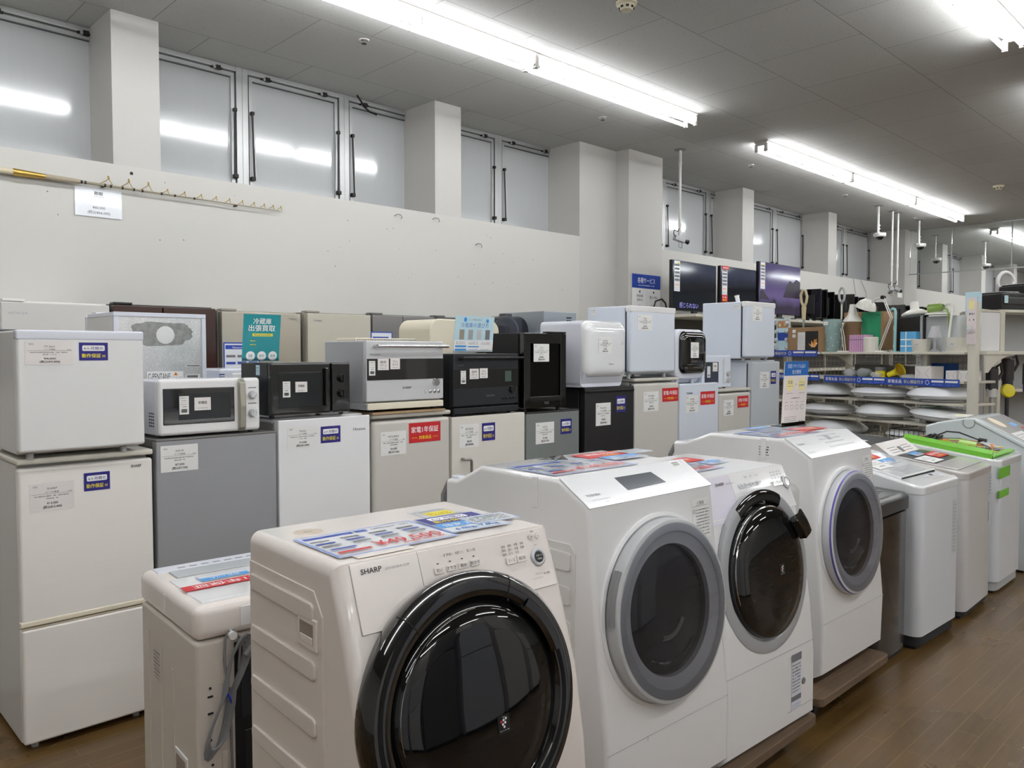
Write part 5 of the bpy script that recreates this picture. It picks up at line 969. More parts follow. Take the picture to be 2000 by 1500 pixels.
b = MB(); panel_line(b, 0.002, 0.626, FR3, 0.315); panel_line(b, 0.42, 0.62, FR3, 0.075); b.build('kick_panel_seam', t)
b = MB(); b.card(frame((0.44, -0.0008, 0.075)), 0.075, 0.22, WHITE2, [('r', 0, 0.19, 0.075, 0.03, INKG), ('r', 0, 0.035, 0.075, 0.02, INKG)] + [('g', 0.006, 0.07 + 0.013 * j, 0.06, 0.006, INKG) for j in range(9)] + [('g', 0.006, 0.006 + 0.012 * j, 0.06, 0.006, INKL) for j in range(2)]); b.build('energy_label', t)
MB().lathe([(0.0, 0.003), (0.012, 0.003), (0.014, 0.0)], GREYP, frame((0.535, 0.0, 0.17)), n=20).build('drain_cap', t)
price_sheet('price sheet on the shorter washer behind the silver-ringed one', 2.47, 1.66, BZ + 1.0055, -3, 0.3, 0.2, '¥59,800')
red_card('red warranty card on the shorter washer with silver door frame', 2.66, 1.83, BZ + 1.0055, -3, 0.24, 0.1)
people_card('sky blue card on the shorter washer with silver door frame', 2.8, 1.72, BZ + 1.0055, -3, '目安 3~4人', 0.13, 0.08)
info_sheet('yellow and grey caution sheet on the shorter washer top', 2.62, 1.945, BZ + 1.0055, -3, 0.16, 0.06, [('r', 0.06, 0.005, 0.09, 0.05, YEL), ('g', 0.065, 0.02, 0.08, 0.006, INK)], bg=GREYL)
# --- dollies
WOODD = mat('weathered_dolly_board', (112, 92, 72), 0.7, stretch=(1, 20, 20), scale=4, var=0.35, bump=0.3)
def dolly(label, x0, x1, y0, y1, wheels):
    t = thing('dolly', label, 'dolly', (x0, y0, 0)); L, W = x1 - x0, y1 - y0
    b = MB(); b.prism([(x, y) for x, y in rounded(L, 0.12, 0.03)], 0.102, BZ, WOODD, axis='z', bev=0.004); b.build('front_board', t)
    b = MB(); b.prism([(x, y + W - 0.12) for x, y in rounded(L, 0.12, 0.03)], 0.102, BZ, WOODD, axis='z', bev=0.004); b.build('rear_board', t)
    for i in (0.06, L / 2, L - 0.18): MB().box(i, 0.03, 0.078, i + 0.1, W - 0.03, 0.102, WOODD, 0.003).build('cross_board', t)
    for cx, cy in ((0.12, 0.1), (L - 0.13, 0.1), (0.12, W - 0.1), (L - 0.13, W - 0.1)):
        k = MB().box(cx - 0.03, cy - 0.025, 0.03, cx + 0.03, cy + 0.025, 0.08, HARD, 0.006).build('caster', t)
        MB().lathe([(0.0, -0.014), (0.024, -0.014), (0.0305, -0.008), (0.0305, 0.008), (0.024, 0.014), (0.0, 0.014)], RUBBER, Matrix.Translation((cx + 0.012, cy, 0.031)) @ Matrix.Rotation(R(90), 4, 'X'), n=24).build('wheel', k)
    return t
dolly('wooden dolly under the near black-door washer', 0.93, 1.5, 1.38, 1.86, 4)
dolly('long wooden dolly whose rounded end shows under the middle washers', 1.8, 3.07, 1.385, 2.1, 4)
dolly('worn wooden dolly under the purple-ringed washer', 3.2, 3.945, 1.43, 2.2, 4)
# ------------------------------------------------------------------ washer turned round, back toward the viewer
t = thing('top_load_washer', 'white top-loading washer with its back turned and a coiled grey cord', 'washing machine', (0.91, 2.25, 0.0), -3.5); w, d, hb, ht = 0.53, 0.53, 0.755, 0.86
TAN = mat('cream_enamel_panel', (214, 206, 196), 0.4, var=0.01)
b = MB(); b.box(0.0, 0.0, 0.03, w, d, hb, TAN, 0.012); k0 = b.build('body', t)
b = MB(); b.box(-0.004, -0.004, hb + 0.002, w + 0.004, d + 0.004, ht, IVORY, 0.028, 5); k = b.build('top_cover', t)
MB().box(0.03, 0.035, ht - 0.004, w - 0.03, 0.33, ht + 0.004, GLOSSW, 0.004).build('lid', k)
MB().box(0.06, 0.345, ht - 0.002, w - 0.06, 0.43, ht + 0.006, mat('pale_grey_lid_window', (180, 186, 190), 0.2), 0.004).build('lid_window', k)
b = MB(); b.box(0.03, 0.44, ht - 0.002, w - 0.03, d - 0.02, ht + 0.003, WHITE2, 0.003)
for i in range(8): b.box(0.1 + 0.04 * i, 0.46, ht + 0.0028, 0.125 + 0.04 * i, 0.47, ht + 0.0034, INKG)
b.build('control_panel', k)
b = MB(); b.box(0.13, -0.006, hb + 0.025, w - 0.03, 0.0, hb + 0.085, WHITE, 0.002); b.build('rear_ledge', k)
b = MB(); b.box(0.112, -0.0025, 0.03, w - 0.03, 0.002, hb - 0.02, BLACK, 0.003); b.box(0.13, -0.006, 0.5, w - 0.05, -0.001, 0.66, DKBLUE, 0.02); b.box(0.14, -0.005, 0.06, w - 0.05, -0.001, 0.46, BLACKM, 0.02); b.build('back_opening', t)
for x, z, r_ in ((0.04, 0.615, 0.004), (0.04, 0.46, 0.004), (0.044, 0.385, 0.004), (0.085, 0.68, 0.003)): MB().cyl((x, -0.0015, z), (x, 0.001, z), r_, INK, 10).build('screw_hole', k0)
for x, z in ((0.04, 0.59), (0.04, 0.54), (0.044, 0.43), (0.04, 0.3)): MB().box(x - 0.008, -0.0015, z - 0.003, x + 0.008, 0.001, z + 0.003, INK).build('slot_hole', k0)
for z0_, z1_ in ((0.52, 0.58), (0.35, 0.42), (0.62, 0.7), (0.2, 0.3)): MB().box(0.072, -0.003, z0_, 0.09, 0.001, z1_, TAN, 0.004).build('pressed_rib', k0)
for y_, z0_, z1_ in ((0.44, 0.03, 0.68), (0.32, 0.03, 0.66), (0.2, 0.35, 0.62)): MB().box(-0.0025, y_, z0_, 0.001, y_ + 0.012, z1_, TAN, 0.002).build('side_rib', k0)
b = MB(); b.box(-0.004, 0.08, 0.31, 0.001, 0.19, 0.385, WHITE, 0.003); b.box(-0.0048, 0.095, 0.32, -0.002, 0.175, 0.37, mat('grip_shadow_plastic', (150, 138, 128), 0.6)); b.build('side_grip', k0)
b = MB(); b.card(frame((-0.0005, 0.4, 0.53), *FXL), 0.09, 0.11, TAN, [('g', 0.006, 0.01 + 0.012 * j, 0.075, 0.005, INK if j % 3 else INKG) for j in range(8)], t=0.0004); b.build('rating_label', k0)
MB().box(-0.0062, 0.26, hb + 0.03, -0.003, 0.275, hb + 0.085, IVORY, 0.0015).build('side_slot', k)
MB().cyl((0.1, -0.004, hb + 0.01), (0.1, -0.03, hb + 0.01), 0.012, WHITE, 14).build('cord_hook', t)
b = MB()
for i in range(6):
    o_ = (i - 2.5) * 0.006; sp = 0.03 + i * 0.003
    pts = []
    for s_ in range(25):
        a = 2 * math.pi * s_ / 24; lx = 0.135 - 0.35 * 0.0; e_ = math.sin(a)
        zc = hb - 0.17 + 0.16 * math.cos(a); pinch = 0.25 + 0.75 * abs(math.cos(a)) ** 1.0
        pts.append((0.085 + (zc - (hb - 0.17)) * 0.32 + sp * e_ * pinch * 1.1 + o_ * 0.5, -0.014 - 0.0022 * i, zc + o_))
    b.tube(pts, 0.0042, GREYP, 6)
b.tube([(0.095, -0.012, hb + 0.024), (0.082, -0.012, hb + 0.0), (0.078, -0.012, hb - 0.06), (0.088, -0.012, hb - 0.15)], 0.0042, GREYP, 6); b.tube([(0.105, -0.012, hb + 0.024), (0.128, -0.012, hb - 0.01), (0.12, -0.014, hb - 0.1)], 0.0042, GREYP, 6); b.tube([(0.095, -0.01, hb - 0.15), (0.1, -0.008, 0.3), (0.105, -0.006, 0.04)], 0.0042, GREYP, 6)
kc = b.build('power_cord', t); MB().cyl((0.14, -0.02, hb - 0.06), (0.165, -0.022, hb - 0.03), 0.012, GREYP, 12).build('plug', kc); MB().lathe([(0.016, -0.003), (0.021, 0), (0.016, 0.003)], mat('blue_wire_tie', (36, 52, 190), 0.4), Matrix.Translation((0.086, -0.02, hb - 0.172)) @ Matrix.Rotation(R(72), 4, 'Y'), n=14).build('cord_tie', kc)
MB().box(0.03, 0.03, 0.0, w - 0.03, d - 0.03, 0.032, RUBBER, 0.008).build('base', t)
F = Matrix.Translation((0, 0, 0))
info_sheet('red one-year warranty card lying upside down on the turned-round washer', 1.29, 2.44, ht + 0.006, 176.5, 0.34, 0.055, [('t', '家電1年保証', 0.17, 0.014, 0.036, INKW, (('align', 'c'), ('bold', True), ('width', 0.28)))], bg=RED, name='warranty_card', cat='warranty card')
info_sheet('sky blue one to two person card on the turned-round washer', 1.19, 2.53, ht + 0.006, 176.5, 0.16, 0.062, [('r', 0, 0, 0.16, 0.062, BORD), ('r', 0.003, 0.003, 0.154, 0.056, LAM), ('r', 0.003, 0.03, 0.154, 0.029, SKY), ('t', '目安 1~2人', 0.08, 0.035, 0.02, INKW, (('align', 'c'), ('bold', True)))], name='capacity_card', cat='card')
# ------------------------------------------------------------------ top-loading washers farther along the aisle
def top_loader(label, x, y, rot, w, d, prof, body, cover, basem, baseh=0.07, rnd_=0.05, lidm=None, name='top_load_washer'):
    """prof = (front height, back height); body with rounded corners, sloping cover"""
    t = thing(name, label, 'washing machine', (x, y, 0), rot); hf, hb_ = prof
    VB = lambda e: abs(e.verts[0].co.x - e.verts[1].co.x) < 1e-5 and abs(e.verts[0].co.y - e.verts[1].co.y) < 1e-5
    b = MB(); b.prism([(px, py) for px, py in rounded(w, d, rnd_)], baseh, hf - 0.045, body, axis='z'); b.build('body', t)
    MB().box(0.03, 0.03, 0.0, w - 0.03, d - 0.03, 0.02, RUBBER, 0.004).build('foot_frame', t)
    b = MB(); b.prism([(px + 0.012, py + 0.012) for px, py in rounded(w - 0.024, d - 0.024, rnd_)], 0.018, baseh, basem, axis='z'); b.build('base', t)
    b = MB(); tt = bmesh.new(); P = rounded(w + 0.004, d + 0.004, rnd_); A = []; B_ = []
    hz = lambda py: hf + (hb_ - hf) * max(0, (py - 0.03)) / (d - 0.03)
    for px, py in P: A.append(tt.verts.new((px - 0.002, py - 0.002, hf - 0.043))); B_.append(tt.verts.new((px - 0.002, py - 0.002, hz(py))))
    tt.faces.new(A[::-1]); tt.faces.new(B_); n = len(P)
    for i in range(n): tt.faces.new((A[i], A[(i + 1) % n], B_[(i + 1) % n], B_[i]))
    bmesh.ops.recalc_face_normals(tt, faces=tt.faces)
    bmesh.ops.bevel(tt, geom=[e for e in tt.edges if min(e.verts[0].co.z, e.verts[1].co.z) > hf - 0.02 and len(e.link_faces) == 2 and any(len(f.verts) > 6 for f in e.link_faces)], offset=0.012, segments=3, affect='EDGES', profile=0.5)
    b.merge(tt, cover); b.bev = True; k = b.build('top_cover', t)
    ang = math.atan2(hb_ - hf, d - 0.03); F = frame((0, 0.03, hf), (1, 0, 0), (0, math.cos(ang), math.sin(ang)))
    return t, k, F
t, k, F = top_loader('white top-loading washer with black base nearest the purple-ringed drum washer', 4.441, 1.462, -2.3, 0.555, 0.56, (0.885, 1.0), mat('white_washer_wrap', (226, 230, 236), 0.3, coat=0.3, var=0.01), GLOSSW, RUBBER, 0.075, 0.05)
kl = MB().box(0.035, 0.1, 0.0, 0.52, 0.52, 0.014, GLOSSW, 0.008, 4, mtx=F).build('lid', t); MB().box(0.14, 0.115, 0.0135, 0.42, 0.21, 0.0165, mat('lid_grip_grey', (206, 210, 214), 0.15, coat=0.6), 0.006, mtx=F).build('lid_grip', kl)
MB().box(0.05, 0.094, 0.0, 0.5, 0.1, 0.009, DARK, mtx=F).build('lid_gap', t)
b = MB(); b.box(0.06, 0.01, 0.0, 0.5, 0.085, 0.003, WHITE2, 0.001, mtx=F); b.text('TOSHIBA', 0.07, 0.03, 0.013, INKG, F, h=0.0034, width=0.05)
for i in range(10): b.box(0.17 + 0.028 * i, 0.02, 0.003, 0.185 + 0.028 * i, 0.027, 0.0034, INKG, mtx=F); b.box(0.17 + 0.028 * i, 0.045, 0.003, 0.19 + 0.028 * i, 0.055, 0.0034, INKL, mtx=F)
b.box(0.36, 0.06, 0.003, 0.39, 0.078, 0.0036, BLACK, mtx=F); b.build('control_panel', k)
b = MB(); b.card(frame((0.44, -0.0006, 0.46)), 0.06, 0.3, mat('pale_side_label', (206, 210, 214), 0.4), [('g', 0.006, 0.01 + 0.02 * j, 0.045, 0.008, INKL) for j in range(14)]); b.build('energy_label', t)
def on_lid(t, F, items): 
    for nm, lab, cat, x, y, w_, h_, bg, it, r_ in items:
        o = thing(nm, lab, cat, (0, 0, 0)); o.matrix_world = t.matrix_basis @ F @ Matrix.Translation((x, y, 0.0165)) @ Matrix.Rotation(R(r_), 4, 'Z')
        MB().card(Matrix.Identity(4), w_, h_, bg, it, t=0.001).build('printed_sheet', o)
bpy.context.view_layer.update()
def rc(w, h): return [('t', '家電1年保証', w / 2, h * 0.52, h * 0.33, INKW, (('align', 'c'), ('bold', True), ('width', w * 0.85))), ('t', '対象商品', w / 2, h * 0.17, h * 0.22, YEL, (('align', 'c'), ('bold', True)))]
def pc(w, h): return [('r', 0, h * 0.45, w, h * 0.55, SKY), ('t', '目安 1~2人', w / 2, h * 0.55, h * 0.28, INKW, (('align', 'c'), ('bold', True))), ('g', w * 0.2, h * 0.18, w * 0.6, h * 0.14, BLUE)]
def plc(w, h): return [('g', w * 0.3, h * 0.72, w * 0.4, h * 0.06, INK), ('r', w * 0.05, h * 0.62, w * 0.9, 0.001, INK), ('g', w * 0.12, h * 0.5, w * 0.76, h * 0.05, INKG), ('g', w * 0.33, h * 0.22, w * 0.34, h * 0.1, INK)]
on_lid(t, F, [('warranty_card', 'red one-year warranty card on the nearest white top-loader', 'warranty card', 0.17, 0.35, 0.2, 0.1, RED, rc(0.2, 0.1), 0), ('capacity_card', 'sky blue card on the nearest white top-loader', 'card', 0.25, 0.255, 0.16, 0.075, LAM, pc(0.16, 0.075), 0), ('price_card', 'white price card at the left of the nearest white top-loader lid', 'price card', 0.05, 0.22, 0.19, 0.115, PAPER, plc(0.19, 0.115), 0)])
t, k, F = top_loader('beige-grey top-loading washer, second of the top-loaders', 5.15, 1.448, 1.5, 0.56, 0.56, (0.885, 0.955), mat('beige_grey_wrap', (214, 212, 212), 0.3, coat=0.3, var=0.01), mat('beige_grey_cover', (196, 192, 188), 0.25, coat=0.4), RUBBER, 0.05, 0.05)
MB().box(0.03, 0.03, 0.0, 0.53, 0.4, 0.012, mat('clear_grey_lid', (206, 204, 204), 0.12, coat=0.6), 0.006, mtx=F).build('lid', t); MB().box(0.06, 0.16, 0.0105, 0.5, 0.385, 0.0135, mat('dark_lid_window', (74, 72, 74), 0.15), 0.002, mtx=F).build('lid_window', t)
b = MB(); b.prism([(0.41, 0.925), (0.56, 0.945), (0.56, 1.005), (0.535, 1.015)], 0.02, 0.54, mat('beige_grey_cover', (1, 1, 1))); b.build('control_hump', t)
up = Vector((0, 0.125, 0.09)).normalized(); Fh = frame((0, 0.4115, 0.9265), (1, 0, 0), tuple(up)); b = MB()
for j in range(4):
    for i in range(5): b.box(0.1 + 0.028 * i, 0.025 + 0.022 * j, 0.0, 0.115 + 0.028 * i, 0.03 + 0.022 * j, 0.0012, INKG, mtx=Fh); b.box(0.34 + 0.028 * i, 0.025 + 0.022 * j, 0.0, 0.355 + 0.028 * i, 0.03 + 0.022 * j, 0.0012, INKG, mtx=Fh)
b.box(0.26, 0.04, 0.0, 0.31, 0.09, 0.0014, BLACK, mtx=Fh); b.build('control_panel', t)
b = MB(); b.card(frame((0.47, -0.0006, 0.5)), 0.06, 0.33, mat('pale_side_label', (206, 210, 214), 0.4), [('r', 0.008, 0.03, 0.012, 0.12, INKG)] + [('g', 0.006, 0.2 + 0.02 * j, 0.045, 0.008, INKG) for j in range(6)]); b.build('energy_label', t)
bpy.context.view_layer.update()
on_lid(t, F, [('price_card', 'white price card on the beige-grey top-loader', 'price card', 0.04, 0.17, 0.21, 0.115, PAPER, plc(0.21, 0.115), 0), ('capacity_card', 'sky blue card at the back of the beige-grey top-loader lid', 'card', 0.17, 0.3, 0.16, 0.07, LAM, pc(0.16, 0.07), 0), ('warranty_card', 'red one-year warranty card on the beige-grey top-loader', 'warranty card', 0.29, 0.21, 0.21, 0.1, RED, rc(0.21, 0.1), 0)])
t, k, F = top_loader('white top-loading washer with green tape, third of the top-loaders', 5.86, 1.46, 0, 0.57, 0.6, (0.89, 0.965), mat('white_washer_wrap', (226, 230, 236), 0.3), GLOSSW, GREYL, 0.08, 0.06)
GRN = mat('lime_green_tape', (122, 200, 62), 0.35, coat=0.2, var=0.05)
b = MB(); b.box(0.1, 0.06, 0.003, 0.54, 0.55, 0.012, mat('tangled_inside', (150, 146, 126), 0.5, scale=60, var=0.5), mtx=F); b.build('open_tub_tray', t)
b = MB(); b.prism([(0.0, 0.0), (0.0, 0.03), (-0.02, 0.055), (-0.035, 0.05), (-0.012, 0.0)], 0.0, 0.56, GRN, axis='x', mtx=F @ Matrix.Translation((0.03, 0.03, 0)) @ Matrix.Rotation(R(90), 4, 'Z') @ Matrix.Translation((0, 0, 0))); b.build('green_edge_guard', t)
b = MB(); b.box(0.05, 0.02, 0.006, 0.56, 0.065, 0.02, GRN, 0.006, mtx=F); b.build('green_front_strip', t)
b = MB(); b.box(0.1, 0.4, 0.01, 0.56, 0.46, 0.022, GRN, 0.006, mtx=F @ Matrix.Rotation(R(-6), 4, 'Z')); b.build('green_cross_strip', t)
b = MB(); b.box(0.26, 0.13, 0.012, 0.38, 0.24, 0.05, mat('pale_green_plastic', (186, 232, 130), 0.4), 0.006, mtx=F @ Matrix.Rotation(R(12), 4, 'Z')); b.build('green_bag', t)
MB().card(F @ Matrix.Translation((0.36, 0.08, 0.02)) @ Matrix.Rotation(R(14), 4, 'X'), 0.13, 0.12, LAM, []).build('loose_leaflet', t)
rr = random.Random(5)
for i in range(9):
    pts = [(rr.uniform(0.12, 0.5), 0.08 + 0.42 * s_ / 6 + rr.uniform(-0.05, 0.05), 0.02 + rr.uniform(0, 0.02)) for s_ in range(7)]
    MB().tube([F @ Vector(p) for p in pts], 0.003, [ORNG, INKG, YEL, INKL][i % 4], 5).build('loose_wire', t)
for z0_, z1_ in ((0.77, 0.84), (0.64, 0.69)): MB().box(0.0, -0.0025, z0_, 0.24 if z0_ > 0.7 else 0.22, 0.004, z1_, GRN, 0.001).build('green_tape', t)
b = MB(); pts = []
for i in range(60): a = i * 0.55; q_ = 0.55 + 0.45 * math.sin(i * 1.7); pts.append(F @ Vector((0.25 + 0.09 * q_ * math.cos(a) + 0.03 * math.sin(i * 0.9), 0.46 + 0.06 * q_ * math.sin(a), 0.04 + 0.018 * math.sin(i * 2.3))))
pts += [F @ Vector(p) for p in ((0.38, 0.42, 0.08), (0.45, 0.36, 0.08), (0.47, 0.28, 0.06), (0.46, 0.22, 0.05))]
b.tube([(p.x + 5.86, p.y + 1.46, p.z) for p in pts], 0.0055, BLACK, 6); e_ = pts[-1]; b.cyl((e_.x + 5.86, e_.y + 1.47, e_.z), (e_.x + 5.86, e_.y + 1.42, e_.z - 0.005), 0.018, BLACK, 10)
tag(b.build('coiled_power_cord'), 'coiled black power cord with plug lying on the green-taped washer', 'power cord')
# small black washer squeezed between
t = thing('top_load_washer', 'low black top-loading washer squeezed beside the purple-ringed washer', 'washing machine', (3.99, 1.515, 0), 0); w = 0.42
BK5 = mat('black_brown_gloss', (34, 30, 30), 0.22, coat=0.5, var=0.04)
b = MB(); b.prism([(x, y) for x, y in rounded(w, 0.5, 0.05)], 0.035, 0.765, BK5, axis='z'); b.build('body', t)
MB().box(0.02, 0.02, 0, w - 0.02, 0.48, 0.04, RUBBER, 0.004).build('base', t)
b = MB(); b.prism([(0.0, 0.77), (0.0, 0.84), (0.03, 0.858), (0.47, 0.885), (0.5, 0.87), (0.5, 0.77)], 0, w, mat('dark_grey_cover', (58, 58, 60), 0.3), bev=0.01); b.build('top_cover', t)
b = MB()
for i in range(4): b.cyl((0.12 + 0.06 * i, 0.1 + 0.01 * (i % 2), 0.855), (0.12 + 0.06 * i, 0.1 + 0.01 * (i % 2), 0.8665), 0.014, GREYP, 14)
for i in range(6): b.box(0.1 + 0.04 * i, 0.15, 0.864, 0.12 + 0.04 * i, 0.155, 0.8685, INKL)
b.build('control_buttons', t)
# black flat-topped washer in the second rank
t = thing('top_load_washer', 'dark flat-topped washer behind the white and beige top-loaders', 'washing machine', (5.45, 2.16, 0), 0); w = 0.62
MB().box(0, 0, 0.03, w, 0.55, 0.93, BLACKM, 0.02).build('body', t); MB().box(0.02, 0.02, 0, w - 0.02, 0.5, 0.032, RUBBER).build('base', t)
MB().prism([(0.0, 0.93), (0.0, 0.955), (0.5, 0.995), (0.55, 0.93)], -0.003, w + 0.003, mat('dark_grey_cover', (1, 1, 1)), bev=0.006).build('top_cover', t)
MB().card(Matrix.Translation((0.0, 0.1, 0.9655)) @ Matrix.Rotation(R(4.6), 4, 'X'), 0.3, 0.16, PAPER, [('r', 0.05, 0.02, 0.2, 0.07, RED)]).build('paper_notice', t)
MB().cyl((0.12, 0.47, 0.985), (0.12, 0.47, 1.03), 0.022, BLACK, 14).build('knob', t)
# sloping-front drum washer at the right edge
FR9 = [(0.36, 1.105), (0.02, 0.93), (0.0, 0.86), (0.0, 0.02)]
t = thing('drum_washer', 'white drum washer with a long sloping top panel at the right edge', 'washing machine', (6.58, 1.45, 0.0), 0); w = 0.66
washer_body(t, w, FR9, [(0.7, 0.02), (0.7, 1.03), (0.62, 1.06), (0.42, 1.105)], WHITE, mat('pale_blue_white', (222, 230, 232), 0.25, coat=0.4), bev=0.015)
MB().box(0.03, 0.03, 0, w - 0.03, 0.65, 0.025, RUBBER).build('base', t)
up = Vector((0, 0.34, 0.175)).normalized(); F = frame((0, 0.02, 0.93), (1, 0, 0), tuple(up))
k = MB().box(0.02, 0.02, 0.0, w - 0.02, 0.36, 0.008, GLOSSW, 0.003, mtx=F).build('control_panel', t)
b = MB(); b.card(F @ Matrix.Translation((0.06, 0.04, 0.009)), 0.3, 0.1, PAPER, [('g', 0.03, 0.03 + 0.03 * j, 0.2, 0.01, INKG) for j in range(2)]); b.build('price_notice', k)
b = MB(); b.lathe([(0.0, 0.002), (0.07, 0.002), (0.07, 0.0)], mat('pale_peach_print', (236, 222, 192), 0.4), F @ Matrix.Translation((0.2, 0.28, 0.009)), n=30); b.build('round_sticker', k)
MB().card(F @ Matrix.Translation((0.38, 0.2, 0.009)), 0.12, 0.05, SKY, []).build('blue_sticker', k); MB().card(F @ Matrix.Translation((0.48, 0.1, 0.009)), 0.16, 0.08, RED, []).build('red_sticker', k)
MB().tube([(-0.001, 0.40 + 0.04 * math.cos(R(a)), 1.07 + 0.04 * math.sin(R(a))) for a in range(150, 391, 15)], 0.003, GREYP, 6).build('filter_cap_seam', t)
MB().tube([(-0.001, 0.02, 0.9), (-0.001, 0.36, 1.075)], 0.003, GREYP, 6).build('panel_seam', t)
# loose sheets on its top
info_sheet('loose white leaflets on top of the right-edge drum washer', 6.62, 1.88, 1.107, 6, 0.3, 0.14, [('r', 0.06, 0.03, 0.12, 0.06, PALEY), ('g', 0.02, 0.11, 0.2, 0.01, INKG)], bg=PAPER)
# ------------------------------------------------------------------ televisions and monitors on the wall shelf
BEIGE_SH = mat('beige_shelf_enamel', (212, 208, 194), 0.4, var=0.02)
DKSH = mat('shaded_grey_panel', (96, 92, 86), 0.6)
t = thing('wall_shelving', 'long beige wall shelving under the televisions and monitors', 'shelving', (8.0, 5.15, 0))
L = 9.0
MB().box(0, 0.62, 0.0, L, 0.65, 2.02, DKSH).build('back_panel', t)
for i, z in enumerate((2.05, 1.72, 1.35, 0.95, 0.5)):
    for j in range(7): MB().box(j * 1.28 + 0.004, 0.08 if i else 0.0, z - 0.035, j * 1.28 + 1.276, 0.65, z, BEIGE_SH, 0.004).build('shelf_board', t)
for j in range(8): MB().box(j * 1.2 - 0.02, 0.6, 0, j * 1.2 + 0.02, 0.66, 2.045, BEIGE_SH, 0.003).build('upright', t)
MB().box(0, 0.02, 0, L, 0.65, 0.12, BEIGE_SH, 0.004).build('base', t)
def tv(label, x, y, z, w, h, rot, scr, strips, bw=0.01, writing=None):
    t = thing('television', label, 'television', (x, y, z), rot)
    MB().box(0, 0.006, 0.06, w, 0.05, 0.06 + h, BLACK, 0.004).build('casing', t)
    MB().box(bw, 0.002, 0.06 + bw, w - bw, 0.0065, 0.06 + h - bw, scr).build('screen', t)
    b = MB(); b.box(w * 0.2, -0.06, 0, w * 0.8, 0.12, 0.012, BLACK, 0.004); b.box(w * 0.45, 0.0, 0.01, w * 0.55, 0.03, 0.07, BLACK); b.build('stand', t)
    F = frame((0.03, -0.002, 0.06 + h - 0.38)); b = MB()
    it = [('r', 0, 0, 0.13, 0.37, LAM), ('r', 0.07, 0.32, 0.05, 0.03, YEL)] + [('r', 0.01, 0.125 + 0.045 * i, 0.11, 0.028, INKG) for i in range(5)] + [('r', 0.01, 0.05, 0.11, 0.06, PAPERP), ('t', '¥49,800', 0.065, 0.07, 0.028, RED, (('align', 'c'),))]
    b.card(F, 0.13, 0.37, LAM, it); b.build('price_sheet', t)
    if strips: MB().card(frame((0.03, -0.0025, 0.06 + h - 0.05)), 0.17, 0.05, RED, [('g', 0.02, 0.015, 0.13, 0.02, INKW)]).build('red_strip', t); MB().card(frame((0.03, -0.0025, 0.06 + h - 0.47)), 0.14, 0.09, RED, [('g', 0.02, 0.05, 0.1, 0.02, INKW), ('g', 0.02, 0.015, 0.1, 0.02, YEL)]).build('red_card', t)
    if writing:
        b = MB()
        for s_, x_, z_ in writing: b.text(s_, x_, z_, 0.075, mat('subtitle_glow', (120, 120, 190), 0.4, emit=((132, 130, 208), 0.8)), frame((0, 0.001, 0)), h=0.0006, width=None)
        b.build('subtitle', t)
    return t
tv('television with dark picture and blue subtitles beside the pillar', 8.08, 5.53, 2.05, 1.05, 0.61, 2, screen_mat('tv_picture_dark', 'dark'), False, writing=[('感じられない', 0.16, 0.1)])
tv('television with a dark picture and red price strips, middle of the three', 9.17, 5.53, 2.05, 0.93, 0.62, 0, screen_mat('tv_picture_dark_two', 'dark'), True)
t3 = tv('television showing a violet dusk landscape, right of the three', 10.12, 5.5, 2.08, 1.24, 0.72, 0, screen_mat('tv_picture_violet', 'violet'), False)
SILH = mat('landscape_silhouette', (16, 12, 20), 0.3, emit=((44, 34, 52), 0.8))
b = MB(); F = frame((0, 0.0012, 0.06))
b.poly([(0.75, 0.33, 0), (0.8, 0.42, 0), (0.9, 0.5, 0), (1.0, 0.47, 0), (1.1, 0.53, 0), (1.22, 0.5, 0), (1.22, 0.25, 0), (0.7, 0.25, 0)], SILH, F); b.poly([(0.02, 0.3, 0.0003), (0.1, 0.33, 0.0003), (0.3, 0.2, 0.0003), (0.02, 0.2, 0.0003)], SILH, F); b.poly([(0.33, 0.1, 0.0003), (0.42, 0.22, 0.0003), (0.48, 0.2, 0.0003), (0.52, 0.1, 0.0003)], SILH, F)
b.build('picture_rocks', t3)
# edge-on monitors
rr = random.Random(11)
mon0 = None
def edge_monitor(x, y, h, d, tilt, lab):
    global mon0
    if mon0 is None:
        t = thing('monitor', lab, 'monitor', (x, y, 2.05), 90 + tilt, group='black monitors standing edge-on along the wall shelf')
        MB().box(-0.24, 0, 0.05, 0.24, 0.028, 0.4, BLACKG, 0.006).build('casing', t); MB().box(-0.14, 0.028, 0.1, 0.14, 0.06, 0.33, BLACK, 0.012).build('rear_bulge', t); MB().box(-0.12, -0.05, 0, 0.12, 0.1, 0.01, BLACK, 0.003).build('stand', t); MB().box(-0.03, 0.01, 0.008, 0.03, 0.03, 0.08, BLACK).build('neck', t)
        mon0 = t
    else: t = dup(mon0, (x, y, 2.05), 90 + tilt, lab)
    t.scale = (d / 0.48, 1, h / 0.4); return t
names = ['first', 'second', 'third', 'fourth', 'fifth', 'sixth', 'seventh', 'eighth', 'ninth']
for i, (x, h, d, tl) in enumerate([(11.62, 0.5, 0.4, 6), (11.85, 0.5, 0.42, -6), (12.12, 0.48, 0.36, 8), (12.34, 0.45, 0.44, -8), (12.6, 0.47, 0.55, 18), (12.86, 0.44, 0.48, 8), (13.14, 0.44, 0.5, -4), (13.45, 0.36, 0.4, 4), (13.85, 0.4, 0.56, 22)]):
    edge_monitor(x, 5.5, h, d, tl, '%s black edge-on monitor from the violet television' % names[i])
for i, x in enumerate([15.0, 15.3, 15.6, 15.9, 16.2]): edge_monitor(x, 5.5, 0.4, 0.45, 10 if i % 2 else -6, '%s monitor of the smaller edge-on group beside the far pillar' % names[i])
